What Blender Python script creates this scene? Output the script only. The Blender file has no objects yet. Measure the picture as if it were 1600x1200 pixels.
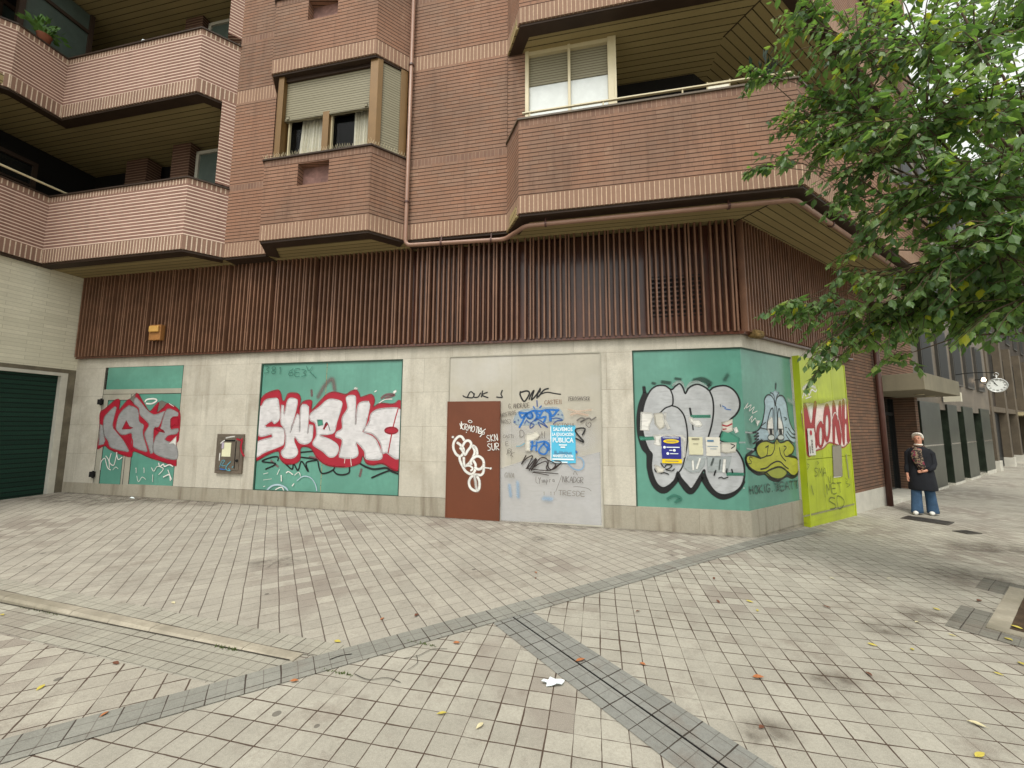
import bpy, bmesh, math, random
from mathutils import Vector, Matrix, noise
from mathutils.geometry import tessellate_polygon
random.seed(7)
R=math.radians
scene=bpy.context.scene
# ---------------------------------------------------------------- camera
CH=1.75; PITCH=R(6.05); ROLL=R(.24); FPX=615.0
cam=bpy.data.cameras.new('camera'); camo=bpy.data.objects.new('camera',cam); scene.collection.objects.link(camo)
cam.sensor_width=36.0; cam.lens=FPX/1600*36.0; cam.clip_start=.05; cam.clip_end=2000
camo.matrix_world=Matrix.Translation((0,0,CH))@Matrix.Rotation(R(90)+PITCH,4,'X')@Matrix.Rotation(ROLL,4,'Z')
scene.camera=camo
# ---------------------------------------------------------------- sky, sun, exposure
w=bpy.data.worlds.new('World'); scene.world=w; w.use_nodes=True
nt=w.node_tree; bg=nt.nodes['Background']
sky=nt.nodes.new('ShaderNodeTexSky'); sky.sky_type='NISHITA'; sky.sun_disc=False
SUN_EL=R(58); SUN_AZ=R(200)    # compass-style rotation, sun behind the camera, a little to the left
sky.sun_elevation=SUN_EL; sky.sun_rotation=SUN_AZ; sky.dust_density=6; sky.air_density=1.0; sky.ozone_density=1
hs=nt.nodes.new('ShaderNodeHueSaturation'); hs.inputs['Saturation'].default_value=.22
nt.links.new(sky.outputs[0],hs.inputs['Color'])
mxs=nt.nodes.new('ShaderNodeMix'); mxs.data_type='RGBA'; mxs.inputs[0].default_value=.45; mxs.inputs[7].default_value=(9.1,9.35,8.5,1)
nt.links.new(hs.outputs[0],mxs.inputs[6]); nt.links.new(mxs.outputs[2],bg.inputs['Color']); bg.inputs['Strength'].default_value=.15
sl=bpy.data.lights.new('sun','SUN'); sl.energy=1.2; sl.angle=R(18); sl.color=(1,.97,.87)
so_=bpy.data.objects.new('sun',sl); scene.collection.objects.link(so_)
sd=Vector((math.sin(SUN_AZ)*math.cos(SUN_EL),math.cos(SUN_AZ)*math.cos(SUN_EL),math.sin(SUN_EL)))
so_.rotation_euler=sd.to_track_quat('Z','Y').to_euler(); so_.location=(0,-10,30)
vs=scene.view_settings; vs.view_transform='Standard'; vs.look='None'; vs.exposure=.40; vs.gamma=1
scene.render.engine='CYCLES'; scene.cycles.max_bounces=6; scene.cycles.transparent_max_bounces=24
# ---------------------------------------------------------------- frames
Y1=R(-11.4); Y2=R(32.6)
K=Vector((3.83,6.47,0))
d1=Vector((math.cos(Y1),math.sin(Y1),0)); n1=Vector((math.sin(Y1),-math.cos(Y1),0))
d2=Vector((math.cos(Y2),math.sin(Y2),0)); n2=Vector((math.sin(Y2),-math.cos(Y2),0))
def P1(s,o=0,z=0): return K+d1*s+n1*o+Vector((0,0,z))
def P2(s,o=0,z=0): return K+d2*s+n2*o+Vector((0,0,z))
F1=(d1,n1,K); F2=(d2,n2,K)
KW=K+d1*(-14.55)                     # inner corner with the garage wing
F3=(n1,d1,KW)                       # wing wall: runs towards the viewer, faces +d1
def PF(F,s,o=0,z=0): return Vector((s,z,gpt(s,z)+o)) if F=='G' else F[2]+F[0]*s+F[1]*o+Vector((0,0,z))
# ---------------------------------------------------------------- objects
def link(o): scene.collection.objects.link(o); return o
def tag(o,label=None,cat=None,group=None,kind=None):
    if label: o['label']=label
    if cat: o['category']=cat
    if group: o['group']=group
    if kind: o['kind']=kind
    return o
def thing(name,loc,label,cat,group=None,rz=0):
    o=bpy.data.objects.new(name,None); o.location=loc; o.rotation_euler=(0,0,rz); o.empty_display_size=.2
    return tag(link(o),label,cat,group)
def rootloc(p):
    v=Vector((0,0,0))
    while p is not None: v+=p.location; p=p.parent
    return v
class MB:
    def __init__(s): s.v=[];s.f=[];s.m=[];s.att=None;s.col=None
    def add(s,vs,fs,m=0):
        b=len(s.v); s.v+= [tuple(x) for x in vs]
        for f in fs: s.f.append(tuple(b+i for i in f)); s.m.append(m)
        return s
    def box(s,c,sx,sy,sz,ax=None,m=0):
        ax=ax or (Vector((1,0,0)),Vector((0,1,0)),Vector((0,0,1))); c=Vector(c)
        vs=[c+ax[0]*a*sx/2+ax[1]*b*sy/2+ax[2]*d*sz/2 for d in(-1,1) for b in(-1,1) for a in(-1,1)]
        return s.add(vs,[(0,2,3,1),(4,5,7,6),(0,1,5,4),(2,6,7,3),(0,4,6,2),(1,3,7,5)],m)
    def fb(s,F,s0,s1,o0,o1,z0,z1,m=0):       # box in a facade frame
        vs=[PF(F,a,b,c) for c in(z0,z1) for b in(o0,o1) for a in(s0,s1)]
        return s.add(vs,[(0,1,3,2),(4,6,7,5),(0,4,5,1),(2,3,7,6),(0,2,6,4),(1,5,7,3)],m)
    def wall(s,pts,o0,o1,z0,z1,m=0,closed=False,cap=True):   # mitred strip along world xy polyline; o measured to the right-hand side of travel
        pts=[Vector((p[0],p[1],0)) for p in pts]; n=len(pts); A=[];B=[]
        for i in range(n):
            dp=(pts[i]-pts[i-1]) if (i>0 or closed) else (pts[1]-pts[0])
            dn=(pts[(i+1)%n]-pts[i]) if (i<n-1 or closed) else (pts[-1]-pts[-2])
            dp.normalize();dn.normalize()
            a=Vector((dp.y,-dp.x,0)); b=Vector((dn.y,-dn.x,0)); mt=(a+b)/(1+a.dot(b))
            A.append(pts[i]+mt*o0);B.append(pts[i]+mt*o1)
        zz=lambda z,i: z[i] if isinstance(z,(list,tuple)) else z
        vs=[]
        for i in range(n):
            for q,z in((A[i],zz(z0,i)),(A[i],zz(z1,i)),(B[i],zz(z0,i)),(B[i],zz(z1,i))): vs.append((q.x,q.y,z))
        fs=[]
        for i in range(n if closed else n-1):
            j=(i+1)%n; a=4*i;b=4*j
            fs+=[(a,b,b+1,a+1),(a+2,a+3,b+3,b+2),(a+1,b+1,b+3,a+3),(a,a+2,b+2,b)]
        if cap and not closed: fs+=[(0,1,3,2),(4*n-4,4*n-2,4*n-1,4*n-3)]
        return s.add(vs,fs,m)
    def prism(s,pts,z0,z1,m=0):
        n=len(pts); vs=[(p[0],p[1],z0) for p in pts]+[(p[0],p[1],z1) for p in pts]
        return s.add(vs,[tuple(range(n-1,-1,-1)),tuple(range(n,2*n))]+[(i,(i+1)%n,n+(i+1)%n,n+i) for i in range(n)],m)
    def tube(s,path,r,n=10,m=0,cap=True):
        path=[Vector(p) for p in path]; rs=r if isinstance(r,(list,tuple)) else [r]*len(path)
        vs=[];fs=[];prev=None
        for i,p in enumerate(path):
            t=(path[min(i+1,len(path)-1)]-path[max(i-1,0)]).normalized()
            if prev is None: a=t.orthogonal().normalized()
            else: a=(prev-t*prev.dot(t)).normalized()
            prev=a; b=t.cross(a)
            for k in range(n):
                th=2*math.pi*k/n; vs.append(p+(a*math.cos(th)+b*math.sin(th))*rs[i])
        for i in range(len(path)-1):
            for k in range(n): fs.append((i*n+k,i*n+(k+1)%n,(i+1)*n+(k+1)%n,(i+1)*n+k))
        if cap: fs+=[tuple(range(n-1,-1,-1)),tuple(range((len(path)-1)*n,len(path)*n))]
        return s.add(vs,fs,m)
    def rings(s,rs,m=0,cap=True):            # list of rings of points (same count)
        n=len(rs[0]); vs=[p for r in rs for p in r]; fs=[]
        for i in range(len(rs)-1):
            for k in range(n): fs.append((i*n+k,i*n+(k+1)%n,(i+1)*n+(k+1)%n,(i+1)*n+k))
        if cap: fs+=[tuple(range(n-1,-1,-1)),tuple(range((len(rs)-1)*n,len(rs)*n))]
        return s.add(vs,fs,m)
    def build(s,name,mats,parent=None,smooth=False,bevel=0,world=True):
        me=bpy.data.meshes.new(name); off=rootloc(parent) if world else Vector((0,0,0))
        vv=[(x-off.x,y-off.y,z-off.z) for x,y,z in s.v]
        me.from_pydata(vv,[],s.f)
        if not isinstance(mats,(list,tuple)): mats=[mats]
        for m_ in mats: me.materials.append(m_)
        me.polygons.foreach_set('material_index',s.m)
        uv=me.uv_layers.new(name='UVMap'); me.update()
        for p in me.polygons:
            nn=p.normal
            if abs(nn.z)>.7: ax,ay=Vector((1,0,0)),Vector((0,1,0))
            else:
                ax=Vector((-nn.y,nn.x,0)); ax=ax.normalized() if ax.length>1e-6 else Vector((1,0,0)); ay=Vector((0,0,1))
            for li in p.loop_indices:
                q=Vector(s.v[me.loops[li].vertex_index]); uv.data[li].uv=(q.dot(ax),q.dot(ay))
        if smooth: me.polygons.foreach_set('use_smooth',[True]*len(me.polygons))
        if s.att:
            at=me.attributes.new('alpha','FLOAT','POINT'); at.data.foreach_set('value',s.att)
        if s.col:
            at=me.attributes.new('tint','FLOAT','POINT'); at.data.foreach_set('value',s.col)
        o=link(bpy.data.objects.new(name,me))
        if parent is not None: o.parent=parent
        if bevel:
            b=o.modifiers.new('bevel','BEVEL'); b.width=bevel; b.segments=2; b.limit_method='ANGLE'
        return o
# ---------------------------------------------------------------- materials
def lin(c): return tuple((x/12.92 if x<=.04045 else ((x+.055)/1.055)**2.4) for x in c)+(1,)
def rgb(r,g,b): return lin((r/255,g/255,b/255))
class NT:
    def __init__(s,name):
        s.m=bpy.data.materials.new(name); s.m.use_nodes=True; s.t=s.m.node_tree; s.b=s.t.nodes['Principled BSDF']; s.out=s.t.nodes['Material Output']
    def n(s,ty,**k):
        x=s.t.nodes.new(ty)
        for a,b in k.items(): setattr(x,a,b)
        return x
    def l(s,a,b): s.t.links.new(a,b)
    def coord(s,kind='Object',scale=(1,1,1),rot=0):
        tc=s.n('ShaderNodeTexCoord'); mp=s.n('ShaderNodeMapping'); mp.inputs['Scale'].default_value=scale; mp.inputs['Rotation'].default_value=(0,0,rot)
        s.l(tc.outputs[kind],mp.inputs[0]); return mp.outputs[0]
    def noise(s,vec,scale,detail=3,rough=.55,lo=.4,hi=.6,a=0,b=1):
        x=s.n('ShaderNodeTexNoise'); x.inputs['Scale'].default_value=scale; x.inputs['Detail'].default_value=detail; x.inputs['Roughness'].default_value=rough
        s.l(vec,x.inputs['Vector']); r=s.n('ShaderNodeMapRange'); r.inputs[1].default_value=lo;r.inputs[2].default_value=hi;r.inputs[3].default_value=a;r.inputs[4].default_value=b
        s.l(x.outputs['Fac'],r.inputs[0]); return r.outputs[0]
    def mix(s,f,a,b,mode='MIX'):
        x=s.n('ShaderNodeMix',data_type='RGBA',blend_type=mode)
        for i,v in((0,f),(6,a),(7,b)):
            if hasattr(v,'node'): s.l(v,x.inputs[i])
            else: x.inputs[i].default_value=v
        return x.outputs[2]
    def math(s,op,a,b=0.0):
        x=s.n('ShaderNodeMath',operation=op)
        for i,v in((0,a),(1,b)):
            if hasattr(v,'node'): s.l(v,x.inputs[i])
            else: x.inputs[i].default_value=v
        return x.outputs[0]
    def bump(s,h,st=.3,dist=.01):
        x=s.n('ShaderNodeBump'); x.inputs['Strength'].default_value=st; x.inputs['Distance'].default_value=dist; s.l(h,x.inputs['Height']); s.l(x.outputs[0],s.b.inputs['Normal'])
    def base(s,c,rough=.8,spec=.3,metal=0):
        if hasattr(c,'node'): s.l(c,s.b.inputs['Base Color'])
        else: s.b.inputs['Base Color'].default_value=c
        if hasattr(rough,'node'): s.l(rough,s.b.inputs['Roughness'])
        else: s.b.inputs['Roughness'].default_value=rough
        s.b.inputs['Specular IOR Level'].default_value=spec; s.b.inputs['Metallic'].default_value=metal
        return s.m
def mul(c,k): return tuple(x*k for x in c[:3])+(1,)
def surf(name,c,rough=.7,var=.25,sc=2.5,fine=30,bump=.15,spec=.3,metal=0,streak=0,dirt=None):
    t=NT(name); v=t.coord(); 
    col=t.mix(t.noise(v,sc,4,lo=.35,hi=.65),mul(c,1-var),mul(c,1+var*.6))
    col=t.mix(t.noise(v,fine,3,lo=.35,hi=.65,b=.5),col,mul(c,1-var*.8))
    if streak:
        v2=t.coord(scale=(6,6,.35)); col=t.mix(t.noise(v2,1.6,4,lo=.5,hi=.72,b=streak),col,mul(c,.5))
    if dirt: col=t.mix(t.noise(v,.9,5,lo=.48,hi=.7,b=dirt[1]),col,dirt[0])
    if bump: t.bump(t.noise(v,fine*2,3,lo=.2,hi=.8),bump,.004)
    return t.base(col,rough,spec,metal)
def brick(name,c1,c2,mc,bw,rh,ms,off=.5,swap=False,rot=0,bump=.6,stain=.25,spec=.2,rough=.85,dust=None,extra=None,smooth=.15,dist=.006,offz=(0,0),warp=0,biasv=0,freq=2,sq=1,sqf=1):
    if bw>=30: bw=2000; offz=(777,offz[1])
    t=NT(name); tc=t.n('ShaderNodeTexCoord'); mp=t.n('ShaderNodeMapping'); mp.inputs['Location'].default_value=(offz[0],offz[1],0); mp.inputs['Rotation'].default_value=(0,0,rot+(math.pi/2 if swap else 0))
    t.l(tc.outputs['UV'],mp.inputs[0]); vec=mp.outputs[0]
    if warp:
        nz=t.n('ShaderNodeTexNoise'); nz.inputs['Scale'].default_value=1.3; nz.inputs['Detail'].default_value=4; t.l(vec,nz.inputs['Vector'])
        a=t.n('ShaderNodeVectorMath',operation='MULTIPLY_ADD'); a.inputs[1].default_value=(warp,warp,0); t.l(nz.outputs['Color'],a.inputs[0]); t.l(vec,a.inputs[2]); vec=a.outputs[0]
    b=t.n('ShaderNodeTexBrick'); b.offset=off; b.offset_frequency=freq; b.squash=sq; b.squash_frequency=sqf
    for k,v in(('Scale',1),('Brick Width',bw),('Row Height',rh),('Mortar Size',ms),('Mortar Smooth',smooth),('Bias',biasv),('Color1',c1),('Color2',c2),('Mortar',mc)): b.inputs[k].default_value=v
    t.l(vec,b.inputs['Vector']); v=t.coord(); col=b.outputs['Color']
    col=t.mix(t.noise(v,1.1,4,lo=.4,hi=.68,b=stain),col,mul(c1,.6))
    col=t.mix(t.noise(v,26,3,lo=.35,hi=.65,b=.3),col,mul(c1,.72))
    if extra: col=extra(t,col,v,vec)
    t.l(col,t.b.inputs['Base Color'])
    h=t.math('SUBTRACT',1.0,b.outputs['Fac']); h=t.math('ADD',h,t.math('MULTIPLY',t.noise(v,90,3,lo=.2,hi=.8),.25))
    t.bump(h,bump,dist); t.b.inputs['Roughness'].default_value=rough; t.b.inputs['Specular IOR Level'].default_value=spec
    return t.m
BR1,BR2=rgb(148,119,101),rgb(118,94,80)
def wallbrick(name,c1,c2,joint,js,head=(rgb(104,78,64),.5),alt=rgb(176,130,102),altf=.6,bw=.27,patch=None):
    t=NT(name); tc=t.n('ShaderNodeTexCoord'); vec=tc.outputs['UV']; v=t.coord()
    nz=t.n('ShaderNodeTexNoise'); nz.inputs['Scale'].default_value=2.5; nz.inputs['Detail'].default_value=2; t.l(vec,nz.inputs['Vector'])
    ad=t.n('ShaderNodeVectorMath',operation='MULTIPLY_ADD'); ad.inputs[1].default_value=(.02,.007,0); t.l(nz.outputs['Color'],ad.inputs[0]); t.l(vec,ad.inputs[2]); vec=ad.outputs[0]
    def bt(w_,ms,ca,cb,cm,bias=0,sq=1,sqf=2,sm=.2):
        b=t.n('ShaderNodeTexBrick'); b.offset=.5; b.squash=sq; b.squash_frequency=sqf
        for k,x in(('Scale',1),('Brick Width',w_),('Row Height',.074),('Mortar Size',ms),('Mortar Smooth',sm),('Bias',bias),('Color1',ca),('Color2',cb),('Mortar',cm)): b.inputs[k].default_value=x
        if w_>50:
            sh=t.n('ShaderNodeVectorMath',operation='ADD'); sh.inputs[1].default_value=(777,0,0); t.l(vec,sh.inputs[0]); t.l(sh.outputs[0],b.inputs['Vector'])
        else: t.l(vec,b.inputs['Vector'])
        return b
    b=bt(bw,.004,c1,c2,c2,0,.62,3); r=bt(2000,js,c1,c2,joint,sm=.35); al=bt(bw,0,(0,0,0,1),(1,1,1,1),(0,0,0,1),-.3,.62,3)
    f=t.n('ShaderNodeSeparateColor'); t.l(al.outputs['Color'],f.inputs[0])
    col=b.outputs['Color']; col=t.mix(t.math('MULTIPLY',f.outputs[0],altf),col,alt)
    col=t.mix(t.noise(v,.5,4,.6,lo=.4,hi=.66,b=.55),col,mul(c2,.82))
    if patch: col=t.mix(t.noise(v,.4,3,.5,lo=.42,hi=.6,b=.4),col,patch)
    vs_=t.coord(scale=(4,4,.28)); col=t.mix(t.noise(vs_,1.5,5,.6,lo=.52,hi=.72,b=.4),col,mul(c2,.55)); col=t.mix(t.noise(v,3.2,5,.7,lo=.6,hi=.72,b=.3),col,rgb(176,150,128))
    col=t.mix(t.noise(v,30,3,lo=.35,hi=.65,b=.3),col,mul(c1,.7))
    if head: col=t.mix(t.math('MULTIPLY',b.outputs['Fac'],head[1]),col,head[0])
    col=t.mix(r.outputs['Fac'],col,joint); t.l(col,t.b.inputs['Base Color'])
    h=t.math('SUBTRACT',1.0,r.outputs['Fac']); h=t.math('ADD',h,t.math('MULTIPLY',f.outputs[0],.25)); h=t.math('ADD',h,t.math('MULTIPLY',t.noise(v,80,3,lo=.2,hi=.8),.25)); t.bump(h,.8,.012)
    t.b.inputs['Roughness'].default_value=.85; t.b.inputs['Specular IOR Level'].default_value=.2; return t.m
M_BRICK=wallbrick('brick_dark_joint',BR1,BR2,rgb(58,40,32),.0085,patch=rgb(164,118,94))
M_SOLD=brick('soldier_course',BR1,rgb(140,110,92),rgb(204,178,152),60,.074,.0075,off=0,swap=True,bump=.7,dist=.01)
M_HEAD=brick('header_course',rgb(136,106,90),rgb(116,90,78),rgb(160,136,116),60,.074,.005,off=0,swap=True,bump=.7,dist=.01)
M_BRICKL=wallbrick('brick_pale_joint',rgb(148,114,102),rgb(130,98,88),rgb(220,196,178),.0135,head=None,alt=rgb(160,122,104),altf=.3)
M_BRICKD=wallbrick('brick_pillar_shade',rgb(92,66,54),rgb(76,56,46),rgb(140,112,92),.010,head=None,altf=.1)  # pillar brick with the dimness of the balcony recess put into its colours
M_BRICKP=wallbrick('brick_pier_shade',rgb(122,98,82),rgb(104,82,68),rgb(48,34,28),.008)  # house brick darkened in colour for weaker light at pier and entrance
M_SOLDL=brick('soldier_pale_joint',rgb(148,118,102),rgb(130,102,88),rgb(220,200,178),60,.08,.011,off=0,swap=True,bump=.7,dist=.012)
def stone(name,c1,c2,bw,rh,dark=.35,offz=(0,0)):
    def ex(t,col,v,vec):
        col=t.mix(t.noise(v,60,2,.7,lo=.42,hi=.62,b=.35),col,mul(c1,.62))
        v2=t.coord(scale=(5,5,.5)); col=t.mix(t.noise(v2,1.2,5,lo=.5,hi=.75,b=dark),col,rgb(104,92,76))
        col=t.mix(t.noise(v,1.7,5,lo=.55,hi=.7,b=.35),col,mul(c1,1.2)); col=t.mix(t.noise(v,.8,6,.75,lo=.5,hi=.68,b=.45),col,rgb(140,128,110)); col=t.mix(t.noise(v,18,4,.8,lo=.5,hi=.62,b=.3),col,mul(c1,.68)); return col
    return brick(name,c1,c2,rgb(118,108,94),bw,rh,.0028,off=.5,extra=ex,bump=.25,dist=.003,stain=.12,rough=.6,spec=.35,offz=offz)
M_STONE=stone('granite_wall',rgb(200,194,180),rgb(186,180,166),1.15,.66,offz=(.3,.25))
M_PLINTH=stone('granite_plinth',rgb(166,159,143),rgb(154,147,131),1.0,1.2,dark=.8,offz=(.2,.6))
M_CREAM=brick('cream_tile',rgb(226,220,198),rgb(212,206,184),rgb(182,174,152),.62,.085,.004,off=.37,bump=.4,stain=.35)
M_TEAL=surf('teal_window_film',rgb(94,148,132),.25,.16,1.3,12,0,.5,streak=.15)
M_SLAT=surf('brown_slat',rgb(124,90,70),.45,.22,3,25,.1,.4,streak=.25)
M_SLATB=surf('brown_backing',rgb(86,50,37),.25,.35,1.2,9,0,.5)
M_SOF=brick('soffit_board',rgb(164,148,106),rgb(152,136,96),rgb(34,24,14),60,.13,.009,off=0,rot=-Y1,bump=.4,rough=.6,stain=.3)
M_SOF2=brick('soffit_board_side',rgb(164,148,106),rgb(152,136,96),rgb(34,24,14),60,.13,.009,off=0,rot=-Y2,bump=.4,rough=.6,stain=.3)
M_DARK=surf('dark_trim_gap_shade',rgb(58,44,34),.6,.2)  # copings, sills and frames; also the painted shade strips under brick edges
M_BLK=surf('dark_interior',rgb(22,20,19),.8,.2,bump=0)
M_PIPE=surf('painted_downpipe',rgb(146,112,94),.4,.12,4,20,0,.5)
M_PIPE2=surf('dark_downpipe',rgb(84,52,44),.45,.2,4,20,0,.5)
M_ALU=surf('bronze_aluminium',rgb(116,88,50),.35,.12,3,20,0,.5,metal=.35)
M_ALUL=surf('pale_frame',rgb(196,184,150),.4,.08,3,20,0,.5)
M_STEEL=surf('gate_steel',rgb(176,170,156),.45,.1,1.2,14,.04,.45,streak=.12,dirt=(rgb(190,188,184),.6))
M_FRAME=surf('aluminium_frame',rgb(162,158,144),.4,.14,3,20,0,.5)
M_BROWN=surf('brown_door_paint',rgb(104,56,34),.5,.1,1.4,12,.05,.4)
M_YG=surf('lime_paint',rgb(172,186,34),.38,.16,1.4,10,.03,.45,streak=.3,dirt=(rgb(128,134,48),.4))
M_GREEN=surf('green_shutter',rgb(22,52,42),.45,.2,2,14,0,.4)
M_WHITE=surf('white_stone',rgb(196,192,180),.6,.14,3,20,.1)
M_CONC=surf('canopy_concrete',rgb(132,124,104),.7,.12,2,14,.1,streak=.2)
M_CAB=surf('cabinet_metal',rgb(128,116,104),.35,.15,4,20,0,.5,metal=.5)
M_SHUT=brick('roller_shutter_slats',rgb(146,140,118),rgb(138,132,110),rgb(70,64,50),60,.052,.006,off=0,bump=.6,stain=.1,rough=.5)
M_GSH=brick('garage_shutter_slats',rgb(26,58,46),rgb(20,48,38),rgb(8,20,16),60,.1,.012,off=0,bump=.9,stain=.3,rough=.45,dist=.02)
def glass(name,tint,alpha):
    t=NT(name); tr=t.n('ShaderNodeBsdfTransparent'); mx=t.n('ShaderNodeMixShader'); t.base(tint,.04,.7); mx.inputs[0].default_value=alpha
    t.l(tr.outputs[0],mx.inputs[1]); t.l(t.b.outputs[0],mx.inputs[2]); t.l(mx.outputs[0],t.out.inputs[0]); return t.m
M_GLASS=glass('window_glass',rgb(20,22,22),.10)
M_DGLASS=NT('dark_glass').base(rgb(30,33,33),.06,.6)
M_CURT=surf('curtain_fabric',rgb(226,222,204),.9,.1,20,40,0)
M_FROST=surf('net_curtain_glass',rgb(206,212,210),.25,.07,6,20,0,.6)
M_FDRK=surf('dim_glass_curtain',rgb(74,86,80),.3,.15,6,20,0,.6)
M_CHROME=NT('polished_metal').base(rgb(200,200,198),.2,.5,1)
# graffiti paint
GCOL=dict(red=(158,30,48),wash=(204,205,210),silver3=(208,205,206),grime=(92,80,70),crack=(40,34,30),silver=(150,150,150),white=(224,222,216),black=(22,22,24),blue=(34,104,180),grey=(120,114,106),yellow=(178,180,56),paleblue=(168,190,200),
 dustred=(130,70,80),dustblack=(40,54,48),dkpanel=(46,106,90),panel=(70,140,118),lightspray=(176,190,186),silver2=(178,180,182),paper=(206,202,190),smear=(176,184,184),
 palewhite=(196,202,198),yellow2=(150,158,60),pink=(232,214,208),darkred=(156,36,40),dustyg=(150,160,40),greybrown=(140,134,120),paleblue2=(160,186,206),darkblue=(40,74,140),
 brownink=(140,108,88),dkgrey=(92,86,84),cyanink=(90,160,180),softblue=(110,160,200),orangepale=(206,172,148),blackbrown=(40,28,26),rust=(110,60,40),palelilac=(170,160,176))
_g={}
def gmat(n):
    if n in _g: return _g[n]
    c=rgb(*GCOL[n]); t=NT('paint_'+n); v=t.coord(); rough=.45
    amt=.22 if n in('silver','silver2','white','silver3','paleblue','yellow','pink','lightspray','paper','smear') else .1
    v2=t.coord(scale=(1,1,4)); col=t.mix(t.noise(v,5,4,lo=.4,hi=.66,b=.8),c,mul(c,1-amt)); col=t.mix(t.noise(v2,7,4,lo=.5,hi=.7,b=.7),col,mul(c,1-amt*1.3))
    t.base(col,rough,.4); at=t.n('ShaderNodeAttribute',attribute_name='alpha'); nz=t.noise(v,160,2,.6,lo=.2,hi=.8,a=-.35,b=.35)
    a=t.math('ADD',at.outputs['Fac'],t.math('MULTIPLY',nz,t.math('SUBTRACT',1.0,at.outputs['Fac']))); a=t.math('MINIMUM',t.math('MAXIMUM',t.math('MULTIPLY',a,at.outputs['Fac']),0.0),1.0)
    if n in('dustred','dustblack','softblue','dustyg','orangepale','smear','dkpanel','lightspray'): a=t.math('MULTIPLY',a,.62)
    if n in('grey','dkgrey','brownink'): a=t.math('MULTIPLY',a,.75)
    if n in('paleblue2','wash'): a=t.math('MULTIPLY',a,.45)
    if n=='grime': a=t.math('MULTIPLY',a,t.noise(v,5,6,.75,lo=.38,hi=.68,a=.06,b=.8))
    tr=t.n('ShaderNodeBsdfTransparent'); mx=t.n('ShaderNodeMixShader'); t.l(a,mx.inputs[0]); t.l(tr.outputs[0],mx.inputs[1]); t.l(t.b.outputs[0],mx.inputs[2]); t.l(mx.outputs[0],t.out.inputs[0])
    _g[n]=t.m; return t.m
def spline(pts,step=.03):
    if len(pts)<3: return [Vector(p) for p in pts]
    P=[Vector(p) for p in pts]; closed=(P[0]-P[-1]).length<1e-4; out=[]
    for i in range(len(P)-1):
        p0=P[i-1] if i>0 else (P[-2] if closed else P[0]); p1=P[i]; p2=P[i+1]; p3=P[i+2] if i+2<len(P) else (P[1] if closed else P[-1])
        k=max(1,min(8,int((p2-p1).length/step)))
        for j in range(k):
            t=j/k; out.append(.5*((2*p1)+(p2-p0)*t+(2*p0-5*p1+4*p2-p3)*t*t+(3*p1-p0-3*p2+p3)*t*t*t))
    out.append(P[-1]); return out
def graffiti(name,items,F,off,parent,label,lift=.0004):
    names=[];mb=MB();mb.att=[];lay=0
    for it in items:
        m=it[1]
        if m not in names: names.append(m)
        mi=names.index(m); lay+=1; o=off+lay*lift
        if it[0]=='F':
            P=[Vector(p) for p in it[2]]
            if len(P)>=3:
                P=P+[P[0]]; P=spline(P,.04)[:-1] if len(P)>8 else P[:-1]
                tris=tessellate_polygon([[Vector((p.x,p.y,0)) for p in P]])
                mb.add([PF(F,p.x,o,p.y) for p in P],[tuple(t) for t in tris],mi); mb.att+=[1.0]*len(P)
            # soft rim
            ww,soft,P2_=.012,.8,P+[P[0]]
        else:
            ww,soft=it[2],it[5]; P2_=spline(it[3],.02)
            if it[4]: pass
        n=len(P2_)
        if n<2: continue
        core=ww/2*(1-min(soft,1)*.6); fr=ww/2*(.35+soft*1.1) if it[0]=='S' else .018
        if it[0]=='F': core=.0005
        vs=[];al=[]
        def edge(i):
            a=P2_[max(i-1,0)];b=P2_[min(i+1,n-1)];d=(b-a)
            if d.length<1e-9: d=Vector((1,0))
            d=d.normalized(); return d,Vector((-d.y,d.x))
        peak=1.0 if soft<.8 or it[0]=='F' else .85
        for i in range(-1,n+1):
            q=min(max(i,0),n-1); d,nn=edge(q); c=P2_[q]+ (d*(-core-fr) if i<0 else d*(core+fr) if i>=n else Vector((0,0)))
            e=(i<0 or i>=n)
            for off_,a in((-core-fr,0),(-core,peak),(core,peak),(core+fr,0)):
                p=c+nn*off_*(.55 if e else 1); vs.append(PF(F,p.x,o,p.y)); al.append(0 if e else a)
        fs=[]
        for i in range(n+1):
            for k in range(3): a=i*4+k; fs.append((a,a+1,a+5,a+4))
        mb.add(vs,fs,mi); mb.att+=al
    ob=mb.build(name,[gmat(x) for x in names],parent); tag(ob,label); return ob
def text_mesh(txt,size,F,s,o,z,mat,parent,name='lettering',align='CENTER',sx=1.0,rot=0,thick=0):
    cu=bpy.data.curves.new(name,'FONT'); cu.body=txt; cu.size=size; cu.align_x=align; cu.resolution_u=2
    cu.offset=thick
    tmp=bpy.data.objects.new(name,cu); link(tmp); dg=bpy.context.evaluated_depsgraph_get(); dg.update()
    me=bpy.data.meshes.new_from_object(tmp.evaluated_get(dg)); vs=[v.co.copy() for v in me.vertices]; fs=[tuple(p.vertices) for p in me.polygons]
    bpy.data.objects.remove(tmp); bpy.data.curves.remove(cu); bpy.data.meshes.remove(me)
    mb=MB(); cr,sr=math.cos(rot),math.sin(rot)
    mb.add([PF(F,s+(v.x*sx)*cr-v.y*sr,o,z+(v.x*sx)*sr+v.y*cr) for v in vs],fs); return mb.build(name,mat,parent)
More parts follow.
